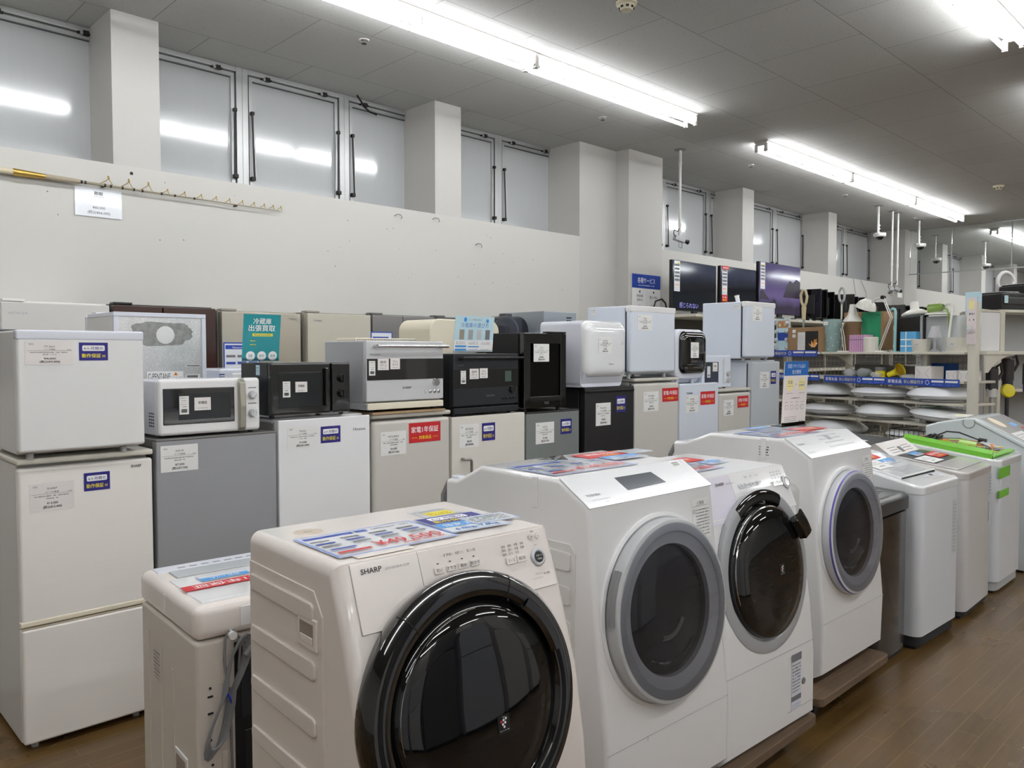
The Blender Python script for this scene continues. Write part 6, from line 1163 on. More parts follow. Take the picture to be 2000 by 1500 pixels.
for x, y, w, h, r_, lab in ((17.9, 5.1, 0.6, 0.48, -38, 'grey-backed monitor right beside the deep far pillar'), (18.35, 4.7, 0.95, 0.62, -52, 'large grey-backed monitor on an arm beyond the far pillar'), (19.6, 4.5, 0.75, 0.42, -30, 'grey-backed screen behind the white panel lamp'), (19.9, 4.0, 0.8, 0.5, -20, 'wide grey monitor back above the bin')):
    t = thing('monitor', lab, 'monitor', (x, y, 2.03), r_); MB().box(0, 0, 0.08, w, 0.03, 0.08 + h, mat('grey_monitor_back', (146, 146, 144), 0.45), 0.008).build('casing', t); MB().box(w * 0.4, -0.03, 0.25, w * 0.6, 0.0, 0.4, BLACK, 0.01).build('mount', t); MB().box(w * 0.3, -0.1, 0.0, w * 0.7, 0.1, 0.012, BLACK).build('stand', t); MB().box(w * 0.47, -0.03, 0.01, w * 0.53, 0.0, 0.3, BLACK).build('neck', t)
t = thing('display_shelving', 'far white display shelving beyond the glass smoke curtain', 'shelving', (17.3, 3.3, 0)); 
for z in (2.03, 1.6, 1.2): MB().box(0, 0, z - 0.03, 6.5, 2.0, z, BEIGE_SH, 0.004).build('shelf_board', t)
MB().box(0, 0.9, 0, 6.5, 0.95, 2.0, GREYL).build('back_panel', t)
for x in (0.03, 3.2, 6.4): MB().box(x, 0.85, 0, x + 0.05, 1.0, 2.0, BEIGE_SH).build('upright', t)
# service sign on the pillar
w, h = 0.6, 0.62
b = MB(); b.card(frame((7.94, 6.037, 1.96)), w, h, PAPER, [('r', 0, h * 0.715, w, h * 0.285, BLUE2), ('t', '各種サービス', w / 2, h * 0.83, 0.075, INKW, (('align', 'c'), ('bold', True), ('width', w * 0.62))), ('g', w * 0.22, h * 0.765, w * 0.56, 0.012, INKW), ('r', w * 0.52, h * 0.1, 0.002, h * 0.58, INKL),
    ('c', w * 0.27, h * 0.645, 0.014, INK), ('c', w * 0.76, h * 0.645, 0.014, INK), ('t', '家電設置', w * 0.27, h * 0.54, 0.034, INK, (('align', 'c'),)), ('t', '回収OK', w * 0.27, h * 0.46, 0.034, INK, (('align', 'c'),)), ('t', '軽トラ貸出', w * 0.76, h * 0.52, 0.034, INK, (('align', 'c'),)), ('c', w * 0.27, h * 0.33, 0.03, INKL), ('c', w * 0.27, h * 0.33, 0.024, PAPER), ('rr', w * 0.64, h * 0.27, w * 0.26, h * 0.11, INKL), ('rr', w * 0.655, h * 0.285, w * 0.23, h * 0.08, PAPER)], t=0.003)
tag(b.build('service_sign'), 'white service poster with a blue header fixed to the deep pillar', 'sign')
tag(MB().tube([(8.08, 5.74, 2.055), (7.98, 5.74, 2.12), (8.0, 5.72, 2.22), (8.1, 5.7, 2.25), (8.18, 5.7, 2.2), (8.26, 5.72, 2.06)], 0.01, BLACK, 6).build('television_cable'), 'black cable loop beside the first television', 'cable')
# ------------------------------------------------------------------ lamp gondola
GA = 73.0; GO = Vector((8.05, 2.22, 0)); GG = Vector((math.cos(R(GA)), math.sin(R(GA)), 0)); GN = Vector((-GG.y, GG.x, 0)); GR = GA + 180
def gl(t_, d_, z_): p = GO + GG * t_ + GN * d_; return (p.x, p.y, z_)
def gth(name, label, cat, t_, d_, z_, rot=0, group=None):
    if name not in ('lamp_gondola', 'shelf_strip'): t_ -= (d_ - 0.25) * 0.9
    return thing(name, label, cat, gl(t_, d_, z_), GR + rot, group=group)
t = gth('lamp_gondola', 'beige shelving unit holding lamps, boxes and round ceiling lights', 'shelving', 2.7, 0.0, 0)   # local x runs right, -y toward the viewer
def X(t_): return 2.7 - t_
MESH = mat('grey_wire_mesh', (150, 150, 146), 0.4, metal=0.4)
for tt_ in (0.0, 0.9, 1.38, 2.25): MB().box(X(tt_) - 0.025, -0.03, 0, X(tt_) + 0.025, 0.03, 2.0, BEIGE_SH, 0.003).build('upright', t)
MB().box(X(-0.225), -0.47, 0, X(-0.295), -0.41, 2.03, BEIGE_SH, 0.005).build('end_post', t)
for a, c, z in ((-0.19, 1.36, 1.6), (1.37, 2.68, 1.6), (-0.19, 1.36, 1.345), (1.37, 2.68, 1.345), (-0.19, 0.9, 1.145), (0.9, 1.7, 1.14), (-0.19, 0.9, 0.945), (0.9, 1.7, 0.94), (-0.19, 0.9, 0.74), (0.9, 1.7, 0.74)):
    MB().box(X(c) + 0.003, -0.45, z - 0.022, X(a) - 0.003, -0.0, z, BEIGE_SH, 0.003).build('shelf_board', t)
    MB().prism([(-0.42, z - 0.03), (-0.42, z - 0.022), (0.0, z - 0.022), (0.0, z - 0.15), (-0.05, z - 0.12), (-0.2, z - 0.05)], X(c) + 0.005, X(c) + 0.012, BEIGE_SH).build('shelf_bracket', t)
MB().box(0, -0.45, 0, X(-0.2), 0.0, 0.15, BEIGE_SH, 0.005).build('base', t)
b = MB()
for i in range(56): b.cyl((0.03 + 0.05 * i, 0.004, 0.2), (0.03 + 0.05 * i, 0.004, 1.58), 0.0022, MESH, 5)
for i in range(28): b.cyl((0.0, 0.004, 0.2 + 0.05 * i), (X(-0.03), 0.004, 0.2 + 0.05 * i), 0.0022, MESH, 5)
b.build('wire_mesh_back', t)
def strip(label, ta, tb, z, n, tilt=0.0):
    w = ta - tb; q = gth('shelf_strip', label, 'shelf label', ta, 0.453, z); it = []
    u = w / n
    for i in range(n):
        x = u * i; it += [('t', '家電全品', x + u * 0.03, 0.022, 0.036, INKW, (('width', u * 0.2), ('bold', True))), ('t', '安心保証付き', x + u * 0.26, 0.022, 0.036, PALEY, (('width', u * 0.27),)), ('c', x + u * 0.585, 0.035, 0.02, INKW), ('c', x + u * 0.585, 0.035, 0.016, BLUE2), ('rr', x + u * 0.64, 0.037, u * 0.16, 0.018, INKW), ('rr', x + u * 0.82, 0.037, u * 0.16, 0.018, INKW), ('g', x + u * 0.65, 0.014, u * 0.14, 0.007, BORD), ('g', x + u * 0.83, 0.014, u * 0.14, 0.007, BORD)]
    MB().card(frame((0, 0, 0)), w, 0.068, BLUE2, it, t=0.002).build('printed_strip', q); return q
strip('royal blue printed strip along the edge of the second lamp shelf', 1.31, -0.15, 1.29, 2)
strip('royal blue printed strip under the boxed coral lamp', 2.3, 1.4, 1.55, 1)
strip('royal blue printed strip just left of the long one, lower', 2.0, 1.37, 1.3, 1)
# round ceiling lights
LAMPW = mat('milky_lamp_shade', (244, 246, 250), 0.3, coat=0.3, var=0.005)
def ceiling_lamp(label, t_, z, r_, kind, tiltx=0, tilty=0, band=False, dd=0.25):
    q = gth('round_ceiling_lamp', label, 'lamp', t_, dd, z, group='round ceiling lamps on the lower lamp shelves'); q.rotation_euler = (R(tiltx), R(tilty), R(GR))
    if kind == 0: P = [(0.0, 0.1), (r_ * 0.4, 0.095), (r_ * 0.75, 0.075), (r_ * 0.95, 0.045), (r_, 0.028), (r_ * 0.98, 0.015), (r_ * 0.6, 0.012)]
    elif kind == 1: P = [(0.0, 0.085), (r_ * 0.6, 0.082), (r_ * 0.85, 0.07), (r_ * 0.98, 0.055), (r_, 0.045), (r_ * 0.93, 0.036), (r_ * 0.9, 0.02), (r_ * 0.6, 0.016)]
    else: P = [(0.0, 0.12), (r_ * 0.5, 0.113), (r_ * 0.8, 0.09), (r_ * 0.97, 0.06), (r_, 0.045), (r_ * 0.94, 0.03), (r_ * 0.8, 0.02), (r_ * 0.5, 0.016)]
    P = [(a_, 0.02 + (b_ - 0.015) * 1.32) for a_, b_ in P]
    MB().lathe(P, LAMPW, n=48).build('shade', q)
    MB().lathe([(0.0, 0.018), (r_ * 0.6, 0.018), (r_ * 0.6, 0.002), (0.0, 0.0)], WHITE if kind else GREYL, n=32).build('base_plate', q)
    if band: MB().card(Matrix.Translation((-0.1, -0.2, 0.122)) @ Matrix.Rotation(R(14), 4, 'X') @ Matrix.Rotation(R(20), 4, 'Z'), 0.16, 0.05, mat('pale_green_label', (196, 214, 196), 0.5), [('g', 0.01, 0.012, 0.12, 0.01, INKG), ('r', 0.11, 0, 0.05, 0.05, mat('muted_green_print', (96, 150, 104), 0.5))]).build('paper_label', q)
    else: MB().card(Matrix.Translation((-0.09, -0.13, 0.128)) @ Matrix.Rotation(R(12), 4, 'X') @ Matrix.Rotation(R(50), 4, 'Z'), 0.08, 0.03, PAPER, [('g', 0.006, 0.008, 0.06, 0.008, INK)]).build('paper_label', q)
ceiling_lamp('round ceiling lamp at the upper left, beside the recycling sign', 1.42, 1.147, 0.3, 0)
ceiling_lamp('thin round ceiling lamp in the middle of the upper lamp row', 0.76, 1.147, 0.3, 1, band=True)
ceiling_lamp('round ceiling lamp with a green label next to the end post, upper row', 0.15, 1.147, 0.29, 2, band=True)
ceiling_lamp('round ceiling lamp lying at the left of the lower lamp row', 1.40, 0.947, 0.3, 1)
ceiling_lamp('grey-white round ceiling lamp in the middle of the lower lamp row', 0.74, 0.947, 0.27, 2)
ceiling_lamp('thin tilted ceiling lamp at the right end of the lower lamp row', 0.12, 0.97, 0.29, 1, tilty=4, band=True)
ceiling_lamp('round ceiling lamp on the lowest shelf above the recycling-sign washer', 1.32, 0.745, 0.31, 2)
ceiling_lamp('round ceiling lamp in the wire basket, lowest of the lamps', 0.45, 0.755, 0.22, 1, dd=0.22)
t = gth('wire_basket', 'black wire basket hooked on the lamp gondola', 'basket', 0.72, 0.5, 0.742); b = MB()
for i in range(12): b.cyl((0.05 * i, 0, 0.0), (0.05 * i, 0, 0.14), 0.003, HARD, 5)
for z in (0.003, 0.07, 0.14): b.tube([(0, 0.4, z), (0, 0, z), (0.55, 0, z), (0.55, 0.4, z)], 0.004, HARD, 6)
b.build('wires', t)
# boxes and lamps on the top shelf (z 1.60)
KRAFT = mat('kraft_cardboard', (158, 126, 92), 0.75, var=0.04)
def carton(name, label, t0, t1, dfront, z, h, depth, m, cards=(), rot=0, cat='box'):
    q = gth(name, label, cat, t0, dfront, z, rot); w = t0 - t1
    MB().box(0, 0, 0, w, depth, h, m, 0.003).build('carton', q)
    MB().box(w * 0.0, depth * 0.48, h - 0.0005, w, depth * 0.52, h + 0.0006, mat('packing_tape', (190, 160, 120), 0.3)).build('tape', q)
    for nm, x, zz_, cw, ch, bg, it in cards: MB().card(frame((x, -0.0005, zz_)), cw, ch, bg, it).build(nm, q)
    return q
coral = [('r', 0, 0, 0.17, 0.22, BLACKM)]
CORG = mat('coral_lamp_print', (250, 206, 150), 0.5); rr = random.Random(2)
for i in range(16): a = R(rr.uniform(20, 160)); l = rr.uniform(0.03, 0.09); cx, cy = 0.11 + rr.uniform(-0.02, 0.02), 0.05; coral.append(('p', [(cx - 0.008, cy), (cx + 0.008, cy), (cx + math.cos(a) * l * 0.6 + 0.006, cy + math.sin(a) * l), (cx + math.cos(a) * l * 0.6 - 0.006, cy + math.sin(a) * l + 0.004)], CORG if i % 2 else ORNG))
carton('cardboard_box', 'brown box printed with a glowing coral-shaped lamp', 1.99, 1.53, 0.43, 1.6, 0.262, 0.26, KRAFT, [('white_label', 0.14, 0.02, 0.1, 0.19, PAPER, [('g', 0.01, 0.02 + 0.015 * j, 0.08, 0.005, INKL) for j in range(10)]), ('photo_print', 0.245, 0.0, 0.17, 0.215, BLACKM, coral), ('small_label', 0.065, 0.205, 0.045, 0.035, PAPER, []), ('small_label', 0.065, 0.155, 0.045, 0.035, PAPER, [])])
carton('cardboard_box', 'plain kraft box standing behind the bell-shaded lamp', 1.24, 1.04, 0.18, 1.6, 0.41, 0.16, KRAFT)
carton('green_box', 'kraft box with a large green front panel', 1.04, 0.78, 0.26, 1.62, 0.38, 0.15, KRAFT, [('green_panel', 0.015, 0.0, 0.22, 0.378, mat('emerald_print', (34, 152, 104), 0.45), [('r', 0.06, 0.08, 0.002, 0.25, INKG), ('r', 0.13, 0.08, 0.002, 0.25, INKG), ('g', 0.17, 0.34, 0.04, 0.012, INK)])])
carton('gift_box', 'pink and lilac striped gift box', 1.185, 1.0, 0.4, 1.6, 0.17, 0.12, mat('pink_box', (222, 176, 204), 0.4), [('striped_front', 0, 0, 0.185, 0.17, mat('pink_box', (1, 1, 1)), [('r', 0.026 * i, 0.002, 0.013, 0.166, mat('lilac_stripe', (190, 140, 190), 0.4)) for i in range(7)] + [('r', 0, 0.12, 0.185, 0.004, INK)])])
carton('gift_box', 'sky blue box with white ribbon print', 0.61, 0.48, 0.4, 1.6, 0.19, 0.12, mat('sky_blue_box', (96, 176, 226), 0.4), [('ribbon_print', 0, 0, 0.15, 0.19, mat('sky_blue_box', (1, 1, 1)), [('r', 0.05, 0, 0.01, 0.19, INKW), ('r', 0, 0.05, 0.15, 0.01, INKW), ('r', 0, 0.11, 0.15, 0.012, INKW)])], rot=6)
q = gth('glass_vase', 'tall ridged clear glass cylinder shade with a price tag', 'vase', 1.39, 0.3, 1.6); MB().lathe([(0.0, 0.0), (0.08, 0.0), (0.082, 0.01), (0.094, 0.34), (0.088, 0.34), (0.076, 0.015), (0.0, 0.012)], mat('aqua_glass', (176, 206, 204), 0.08, alpha=0.55), n=28).build('glass', q)
b = MB()
for i in range(40): a = i * 2.4; z = 0.02 + 0.3 * ((i * 7) % 40) / 40; r_ = 0.084 + 0.012 * z / 0.34; b.sph((r_ * math.cos(a), r_ * math.sin(a), z), 0.006, mat('aqua_bead', (204, 224, 222), 0.1), 6)
b.build('glass_beads', q); MB().card(frame((-0.03, -0.1, 0.28)), 0.06, 0.035, PAPER, [('g', 0.005, 0.012, 0.05, 0.01, INK)]).build('price_tag', q)
WL = mat('white_lamp_metal', (232, 230, 222), 0.3, coat=0.2)
q = gth('desk_lamp', 'white lamp with a flared bell shade and thin scissor stand', 'desk lamp', 1.235, 0.34, 1.6)
MB().lathe([(0.0, 0.012), (0.07, 0.012), (0.075, 0.0), (0.0, 0.0)], WL, n=28).build('base', q)
for dx in (-0.012, 0.012): MB().tube([(0.0 + dx, 0, 0.012), (-0.02 + dx, 0, 0.16), (-0.04 + dx, 0, 0.24)], 0.005, WL, 6).build('arm', q)
MB().tube([(-0.04, 0, 0.24), (0.02, 0, 0.34), (0.07, 0.0, 0.47)], 0.005, WL, 6).build('upper_arm', q)
MB().lathe([(0.03, 0.5), (0.033, 0.46), (0.05, 0.39), (0.085, 0.345), (0.092, 0.325), (0.086, 0.327), (0.045, 0.39), (0.026, 0.46)], WL, Matrix.Translation((0.09, 0, -0.02)), n=32).build('bell_shade', q)
q = gth('ring_lamp', 'grey ring-headed lamp on a thin white pole', 'lamp', 1.27, 0.14, 1.6); MB().lathe([(0, 0.01), (0.08, 0.01), (0.08, 0)], WL, n=24).build('base', q); MB().cyl((0, 0, 0.01), (0, 0, 0.52), 0.009, WL, 10).build('pole', q)
b = MB(); pts = [(0.035 * math.sin(a), 0.0, 0.6 + 0.075 * math.cos(a)) for a in [2 * math.pi * i / 24 for i in range(25)]]; b.tube(pts, 0.012, GREYL, 8); b.build('ring_head', q); MB().cyl((0, 0, 0.5), (0, 0, 0.535), 0.014, GREYP, 10).build('joint', q)
q = gth('magnifier_wand', 'cream paddle-shaped wand with a chrome stem behind the coral box', 'lamp', 1.78, 0.16, 1.6)
CRM = mat('cream_wand_plastic', (206, 192, 156), 0.4); MB().cyl((0.0, 0, 0.0), (0.0, 0, 0.42), 0.012, CHROME, 12).build('stem', q); MB().lathe([(0, 0.01), (0.06, 0.01), (0.06, 0)], CRM, n=20).build('base', q)
b = MB(); b.tube([(0.0, 0, 0.36), (0.004, 0, 0.5)], [0.02, 0.026], CRM, 10); b.tube([(0.004, 0, 0.49), (-0.035, 0, 0.56), (-0.045, 0, 0.63), (-0.02, 0, 0.69), (0.02, 0, 0.68), (0.045, 0, 0.61), (0.035, 0, 0.55), (0.004, 0, 0.49)], 0.014, CRM, 8); b.build('paddle_head', q)
q = gth('bulb_pack', 'blister pack of clear light bulbs hanging left of the coral box', 'light bulbs', 2.16, 0.4, 1.605)
b = MB(); b.card(frame((0, 0, 0)), 0.19, 0.36, LBLUE, [('r', 0.02, 0.12, 0.15, 0.09, BLUE2), ('r', 0.02, 0.26, 0.15, 0.08, mat('amber_print', (206, 150, 110), 0.5)), ('c', 0.05, 0.29, 0.018, PALEY), ('c', 0.13, 0.3, 0.018, PALEY)]); b.build('backing_card', q)
b0 = None
for i in range(8): MB().sph((0.02 + 0.15 * (i % 2), -0.02, 0.03 + 0.09 * (i // 2) + 0.01), 0.024, mat('bulb_glass', (226, 228, 232), 0.06, alpha=0.6), 12).build('bulb', q)
# articulated lamp
q = gth('desk_lamp', 'white articulated desk lamp with a dome shade leaning over the green box', 'desk lamp', 0.83, 0.33, 1.6)
MB().lathe([(0.0, 0.014), (0.07, 0.014), (0.078, 0.0), (0.0, 0.0)], WL, n=28).build('base', q)
for dx in (-0.01, 0.01): MB().tube([(0.0 + dx, 0, 0.014), (0.13 + dx, 0, 0.33)], 0.005, WL, 6).build('lower_arm', q)
for dx in (-0.01, 0.01): MB().tube([(0.13 + dx, 0, 0.33), (0.035 + dx, 0, 0.53)], 0.005, WL, 6).build('upper_arm', q)
MB().tube([(0.035, 0, 0.53), (-0.04, 0.0, 0.52), (-0.1, 0, 0.48)], 0.012, WL, 8).build('neck', q); MB().cyl((0.035, -0.02, 0.53), (0.035, 0.02, 0.53), 0.018, HARD, 12).build('pivot', q)
M_ = Matrix.Translation((-0.16, 0, 0.44)) @ Matrix.Rotation(R(22), 4, 'Y'); MB().lathe([(0.0, 0.085), (0.04, 0.08), (0.075, 0.055), (0.095, 0.015), (0.1, -0.01), (0.095, -0.01), (0.07, 0.045), (0.0, 0.075)], WL, M_, n=36).build('dome_shade', q)
q = gth('cane_lamp', 'turquoise cane-shaped tube lamp', 'lamp', 0.66, 0.36, 1.6); TQ = mat('turquoise_tube', (160, 208, 206), 0.35)
MB().tube([(0, 0, 0), (0, 0, 0.38), (-0.008, 0, 0.405), (-0.03, 0, 0.415), (-0.05, 0, 0.4)], 0.013, TQ, 10).build('tube', q); MB().lathe([(0, 0.008), (0.04, 0.008), (0.04, 0)], TQ, n=20).build('base', q)
def planter(label, t_, d_, s=1.0):
    q = gth('planter_cup', label, 'pot', t_, d_, 1.6); MB().lathe([(0.0, 0.0), (0.07 * s, 0.0), (0.086 * s, 0.118 * s), (0.08 * s, 0.118 * s), (0.066 * s, 0.01), (0.0, 0.01)], mat('ivory_pot', (230, 226, 214), 0.45), n=36).build('pot', q)
    MB().card(frame((-0.01, -0.0845 * s, 0.05), (1, 0.1, 0), (0, -0.1, 1)), 0.045, 0.03, PAPER, [('g', 0.004, 0.018, 0.036, 0.006, INK), ('g', 0.004, 0.006, 0.036, 0.006, INK)]).build('pot_label', q); return q
planter('ivory pot with a small black-printed label, left of the two', 0.39, 0.37); planter('ivory pot holding the bent white lamp tube, nearest the end post', 0.04, 0.37, 1.08)
q = gth('cream_drum_shade', 'short cream cylinder beside the striped gift box', 'lamp shade', 0.93, 0.38, 1.6); MB().lathe([(0.0, 0.0), (0.068, 0.0), (0.07, 0.14), (0.064, 0.145), (0.0, 0.145)], mat('ivory_pot', (1, 1, 1)), n=32).build('shade', q); MB().lathe([(0.0, 0.147), (0.06, 0.147), (0.06, 0.145)], WHITE, n=24).build('rim', q)
q = gth('desk_lamp', 'white lamp with a tilted flat disc shade and short cylinder top', 'desk lamp', 0.42, 0.28, 1.57)
M_ = Matrix.Translation((-0.02, 0, 0.385)) @ Matrix.Rotation(R(-8), 4, 'Y'); MB().lathe([(0.0, 0.045), (0.06, 0.04), (0.115, 0.012), (0.12, 0.0), (0.115, -0.012), (0.0, -0.008)], WL, M_, n=40).build('disc_shade', q); MB().lathe([(0.0, 0.115), (0.035, 0.115), (0.037, 0.108), (0.04, 0.03)], WL, M_, n=28).build('shade_top', q)
MB().cyl((0.05, 0.0, 0.0), (0.045, 0.0, 0.37), 0.012, GREYL, 12).build('pole', q); MB().lathe([(0, 0.012), (0.07, 0.012), (0.075, 0)], WL, Matrix.Translation((0.05, 0, 0)), n=24).build('base', q)
q = gth('desk_lamp', 'white lamp with a wide flat shade on a bent tube rising from the right pot', 'desk lamp', 0.19, 0.28, 1.655)
MB().lathe([(0.0, 0.03), (0.05, 0.028), (0.12, 0.006), (0.125, -0.004), (0.0, -0.008)], WL, Matrix.Translation((0, 0, 0.29)), n=40).build('flat_shade', q); MB().cyl((0.02, 0, 0.31), (0.02, 0, 0.41), 0.034, WL, 24).build('shade_top', q); MB().tube([(0.05, 0, 0.375), (0.1, 0, 0.375), (0.135, -0.02, 0.35), (0.14, -0.05, 0.25), (0.145, -0.09, 0.05), (0.145, -0.1, -0.06)], 0.01, WL, 8).build('bent_tube', q)
q = gth('desk_lamp', 'leaf green lamp with its cone shade pointing left and a green stem', 'desk lamp', 0.11, 0.33, 1.66); GL_ = mat('leaf_green_gloss', (128, 160, 74), 0.2, coat=0.6)
MB().tube([(0, 0, -0.04), (-0.005, 0, 0.25), (-0.025, 0, 0.32), (-0.07, 0, 0.35)], 0.008, GL_, 8).build('stem', q); MB().lathe([(0.02, 0.0), (0.035, 0.03), (0.045, 0.1), (0.05, 0.13), (0.045, 0.13), (0.03, 0.02)], GL_, Matrix.Translation((-0.06, 0, 0.35)) @ Matrix.Rotation(R(-100), 4, 'Y'), n=28).build('cone_shade', q)
q = gth('table_lamp', 'clear crystal table lamp with a pleated transparent shade', 'lamp', 0.26, 0.4, 1.6)
CRY = mat('crystal', (222, 222, 226), 0.08, alpha=0.5); MB().lathe([(0.0, 0.0), (0.05, 0.0), (0.05, 0.008), (0.015, 0.03), (0.01, 0.08), (0.02, 0.11), (0.008, 0.125), (0.008, 0.14)], CRY, n=20).build('stem', q); MB().lathe([(0.066, 0.13), (0.036, 0.23), (0.033, 0.23), (0.062, 0.13)], CRY, n=18).build('shade', q)
q = gth('waste_bin', 'pale grey rectangular bin filling the right end of the top lamp shelf', 'bin', 0.33, 0.22, 1.6); b = MB(); b.prism([(x, y) for x, y in rounded(0.34, 0.2, 0.03)], 0, 0.33, mat('pale_bin_grey', (212, 216, 216), 0.35), axis='z'); b.build('bin_body', q); MB().box(0.02, -0.003, 0.03, 0.13, 0.0, 0.13, GREYL, 0.01).build('lower_flap', q)
q = gth('black_panel', 'black rectangular screen standing behind the white disc lamp', 'panel', 0.62, 0.1, 1.6); MB().box(0, 0, 0, 0.4, 0.02, 0.33, BLACKM, 0.003).build('panel', q); MB().box(0.05, -0.04, 0, 0.35, 0.06, 0.01, BLACK).build('foot', q)
q = thing('label_strip_pack', 'pink-white carded bulb hanging on the end post', 'light bulbs', gl(-0.215, 0.4745, 1.665), GR); b = MB(); b.card(frame((0, 0, 0)), 0.085, 0.4, mat('pale_rose_card', (230, 218, 218), 0.4), [('r', 0.015, 0.3, 0.05, 0.07, PALEY), ('g', 0.02, 0.25, 0.05, 0.02, INKG), ('g', 0.02, 0.2, 0.05, 0.02, INKG)]); b.build('card', q); MB().sph((0.042, -0.028, 0.13), 0.026, mat('bulb_glass', (1, 1, 1)), 12, (1, 1, 1.3)).build('bulb', q)
# things on the second lamp shelf (z 1.345)
for k_, (ta, tb, df, h_, lab) in enumerate(((0.46, 0.3, 0.44, 0.125, 'white carton with crossed flaps beneath the left ivory pot'), (0.16, 0.06, 0.44, 0.09, 'small white carton with crossed flaps left of the end post'), (0.04, -0.05, 0.44, 0.09, 'small white carton touching the end post'))):
    q = gth('small_carton', lab, 'box', ta, df, 1.345, group='white cartons on the second lamp shelf'); w = ta - tb; MB().box(0, 0, 0, w, 0.18, h_, PAPERP, 0.002).build('carton', q); b = MB()
    for (x0_, z0_) in ((0, 0), (w, 0), (0, h_), (w, h_)): b.tube([(x0_, -0.001, z0_), (w / 2 + (x0_ - w / 2) * 0.3, -0.001, h_ / 2)], 0.001, INKL, 4)
    b.build('flap_lines', q)
BAG = mat('clear_bag_film', (226, 230, 232), 0.12, alpha=0.4)
def bag(label, t_, d_, w, h_, fill, seed):
    q = gth('plastic_bag', label, 'bag', t_, d_, 1.345, group='clear bags of parts on the second lamp shelf'); rn = random.Random(seed); b = MB(); tt = bmesh.new(); bmesh.ops.create_icosphere(tt, subdivisions=2, radius=0.5)
    for v in tt.verts: v.co = Vector((w / 2 + v.co.x * w * rn.uniform(0.8, 1.1), 0.07 + v.co.y * 0.13, max(0.0, h_ / 2 + v.co.z * h_ * rn.uniform(0.75, 1.2))))
    b.merge(tt, BAG); b.build('film', q); b = MB(); b.box(w * 0.25, 0.04, 0.004, w * 0.75, 0.1, h_ * 0.6, fill, 0.01); b.build('contents', q); return q
bag('clear bag with grey parts at the left end of the second lamp shelf', 1.3, 0.42, 0.16, 0.09, GREYL, 1); bag('clear bag with a dark green part', 1.14, 0.42, 0.17, 0.1, mat('dark_green', (36, 92, 66), 0.5), 2); bag('clear bag with white parts right of the green one', 0.98, 0.42, 0.13, 0.07, WHITE, 3); bag('clear bag of small white bits in the middle', 0.66, 0.44, 0.18, 0.05, WHITE, 5)
q = gth('lamp_part', 'yellow cylinder with a grey cap on the second lamp shelf', 'lamp part', 0.9, 0.36, 1.345); MB().cyl((0.05, 0.05, 0), (0.05, 0.05, 0.07), 0.05, YEL, 24).build('cylinder', q); MB().cyl((0.05, 0.05, 0.07), (0.05, 0.05, 0.105), 0.05, GREYP, 24).build('cap', q)
q = gth('lamp_part', 'yellow reflector horn lying on the second lamp shelf', 'lamp part', 0.8, 0.38, 1.345); M_ = Matrix.Translation((0.14, 0.06, 0.075)) @ Matrix.Rotation(R(70), 4, 'Y'); MB().lathe([(0.07, 0.02), (0.066, 0.015), (0.03, -0.03), (0.025, -0.12), (0.0, -0.125)], YEL, M_, n=28).build('horn', q); MB().lathe([(0.0, -0.01), (0.055, 0.005), (0.06, 0.01)], mat('amber_inner', (214, 176, 30), 0.5), M_, n=24).build('horn_inside', q)
for i_, (ta, w, h_, m_, lab) in enumerate(((1.1, 0.3, 0.13, DKSH, 'dark grey carton at the back of the second lamp shelf'), (0.75, 0.5, 0.12, DKSH, 'long grey carton behind the yellow horn'), (0.28, 0.2, 0.15, mat('deep_blue_box', (20, 74, 150), 0.4), 'deep blue carton behind the white cartons'))):
    q = gth('small_carton', lab, 'box', ta, 0.2, 1.345); MB().box(0, 0, 0, w, 0.15, h_, m_, 0.003).build('carton', q); MB().box(0, 0.07, h_ - 0.001, w, 0.085, h_ + 0.0008, INKL).build('tape', q)
# side shelf on the far side of the end post, with its white panel
t = thing('side_shelving', 'beige shelf with curved brackets reaching right from the end post', 'shelving', (7.66, 2.06, 0), -17)
MB().box(0.02, -0.02, 1.575, 0.9, 0.55, 1.605, BEIGE_SH, 0.004).build('shelf_board', t)
MB().prism([(0.02, 1.57), (0.42, 1.57), (0.3, 1.555), (0.19, 1.52), (0.11, 1.465), (0.06, 1.42), (0.02, 1.42)], -0.015, 0.0, BEIGE_SH, axis='y').build('bracket', t)
MB().box(0.02, 0.0, 0.96, 0.3, 0.03, 1.0, BEIGE_SH, 0.008).build('support_arm', t); MB().cyl((0.3, -0.01, 0.98), (0.3, 0.04, 0.98), 0.02, HARD, 12).build('arm_pivot', t)
MB().box(0.02, 0.56, 0, 0.92, 0.6, 1.6, GREYL, 0.004).build('back_panel', t); MB().box(0.02, 0.53, 0, 0.06, 0.57, 1.6, BEIGE_SH, 0.004).build('upright', t)
t = thing('white_panel', 'white rounded panel leaning on the side shelf beside the end post', 'panel', (7.76, 2.10, 1.606), -17); MB().box(0, 0, 0, 0.27, 0.03, 0.345, WHITE, 0.01).build('panel', t); b = MB(); b.prism([(0.27, 0.0), (0.33, 0.0), (0.33, 0.355), (0.0, 0.37), (0.0, 0.345), (0.25, 0.345), (0.27, 0.325)], -0.005, 0.04, BEIGE_SH, axis='y'); b.build('edge_frame', t)
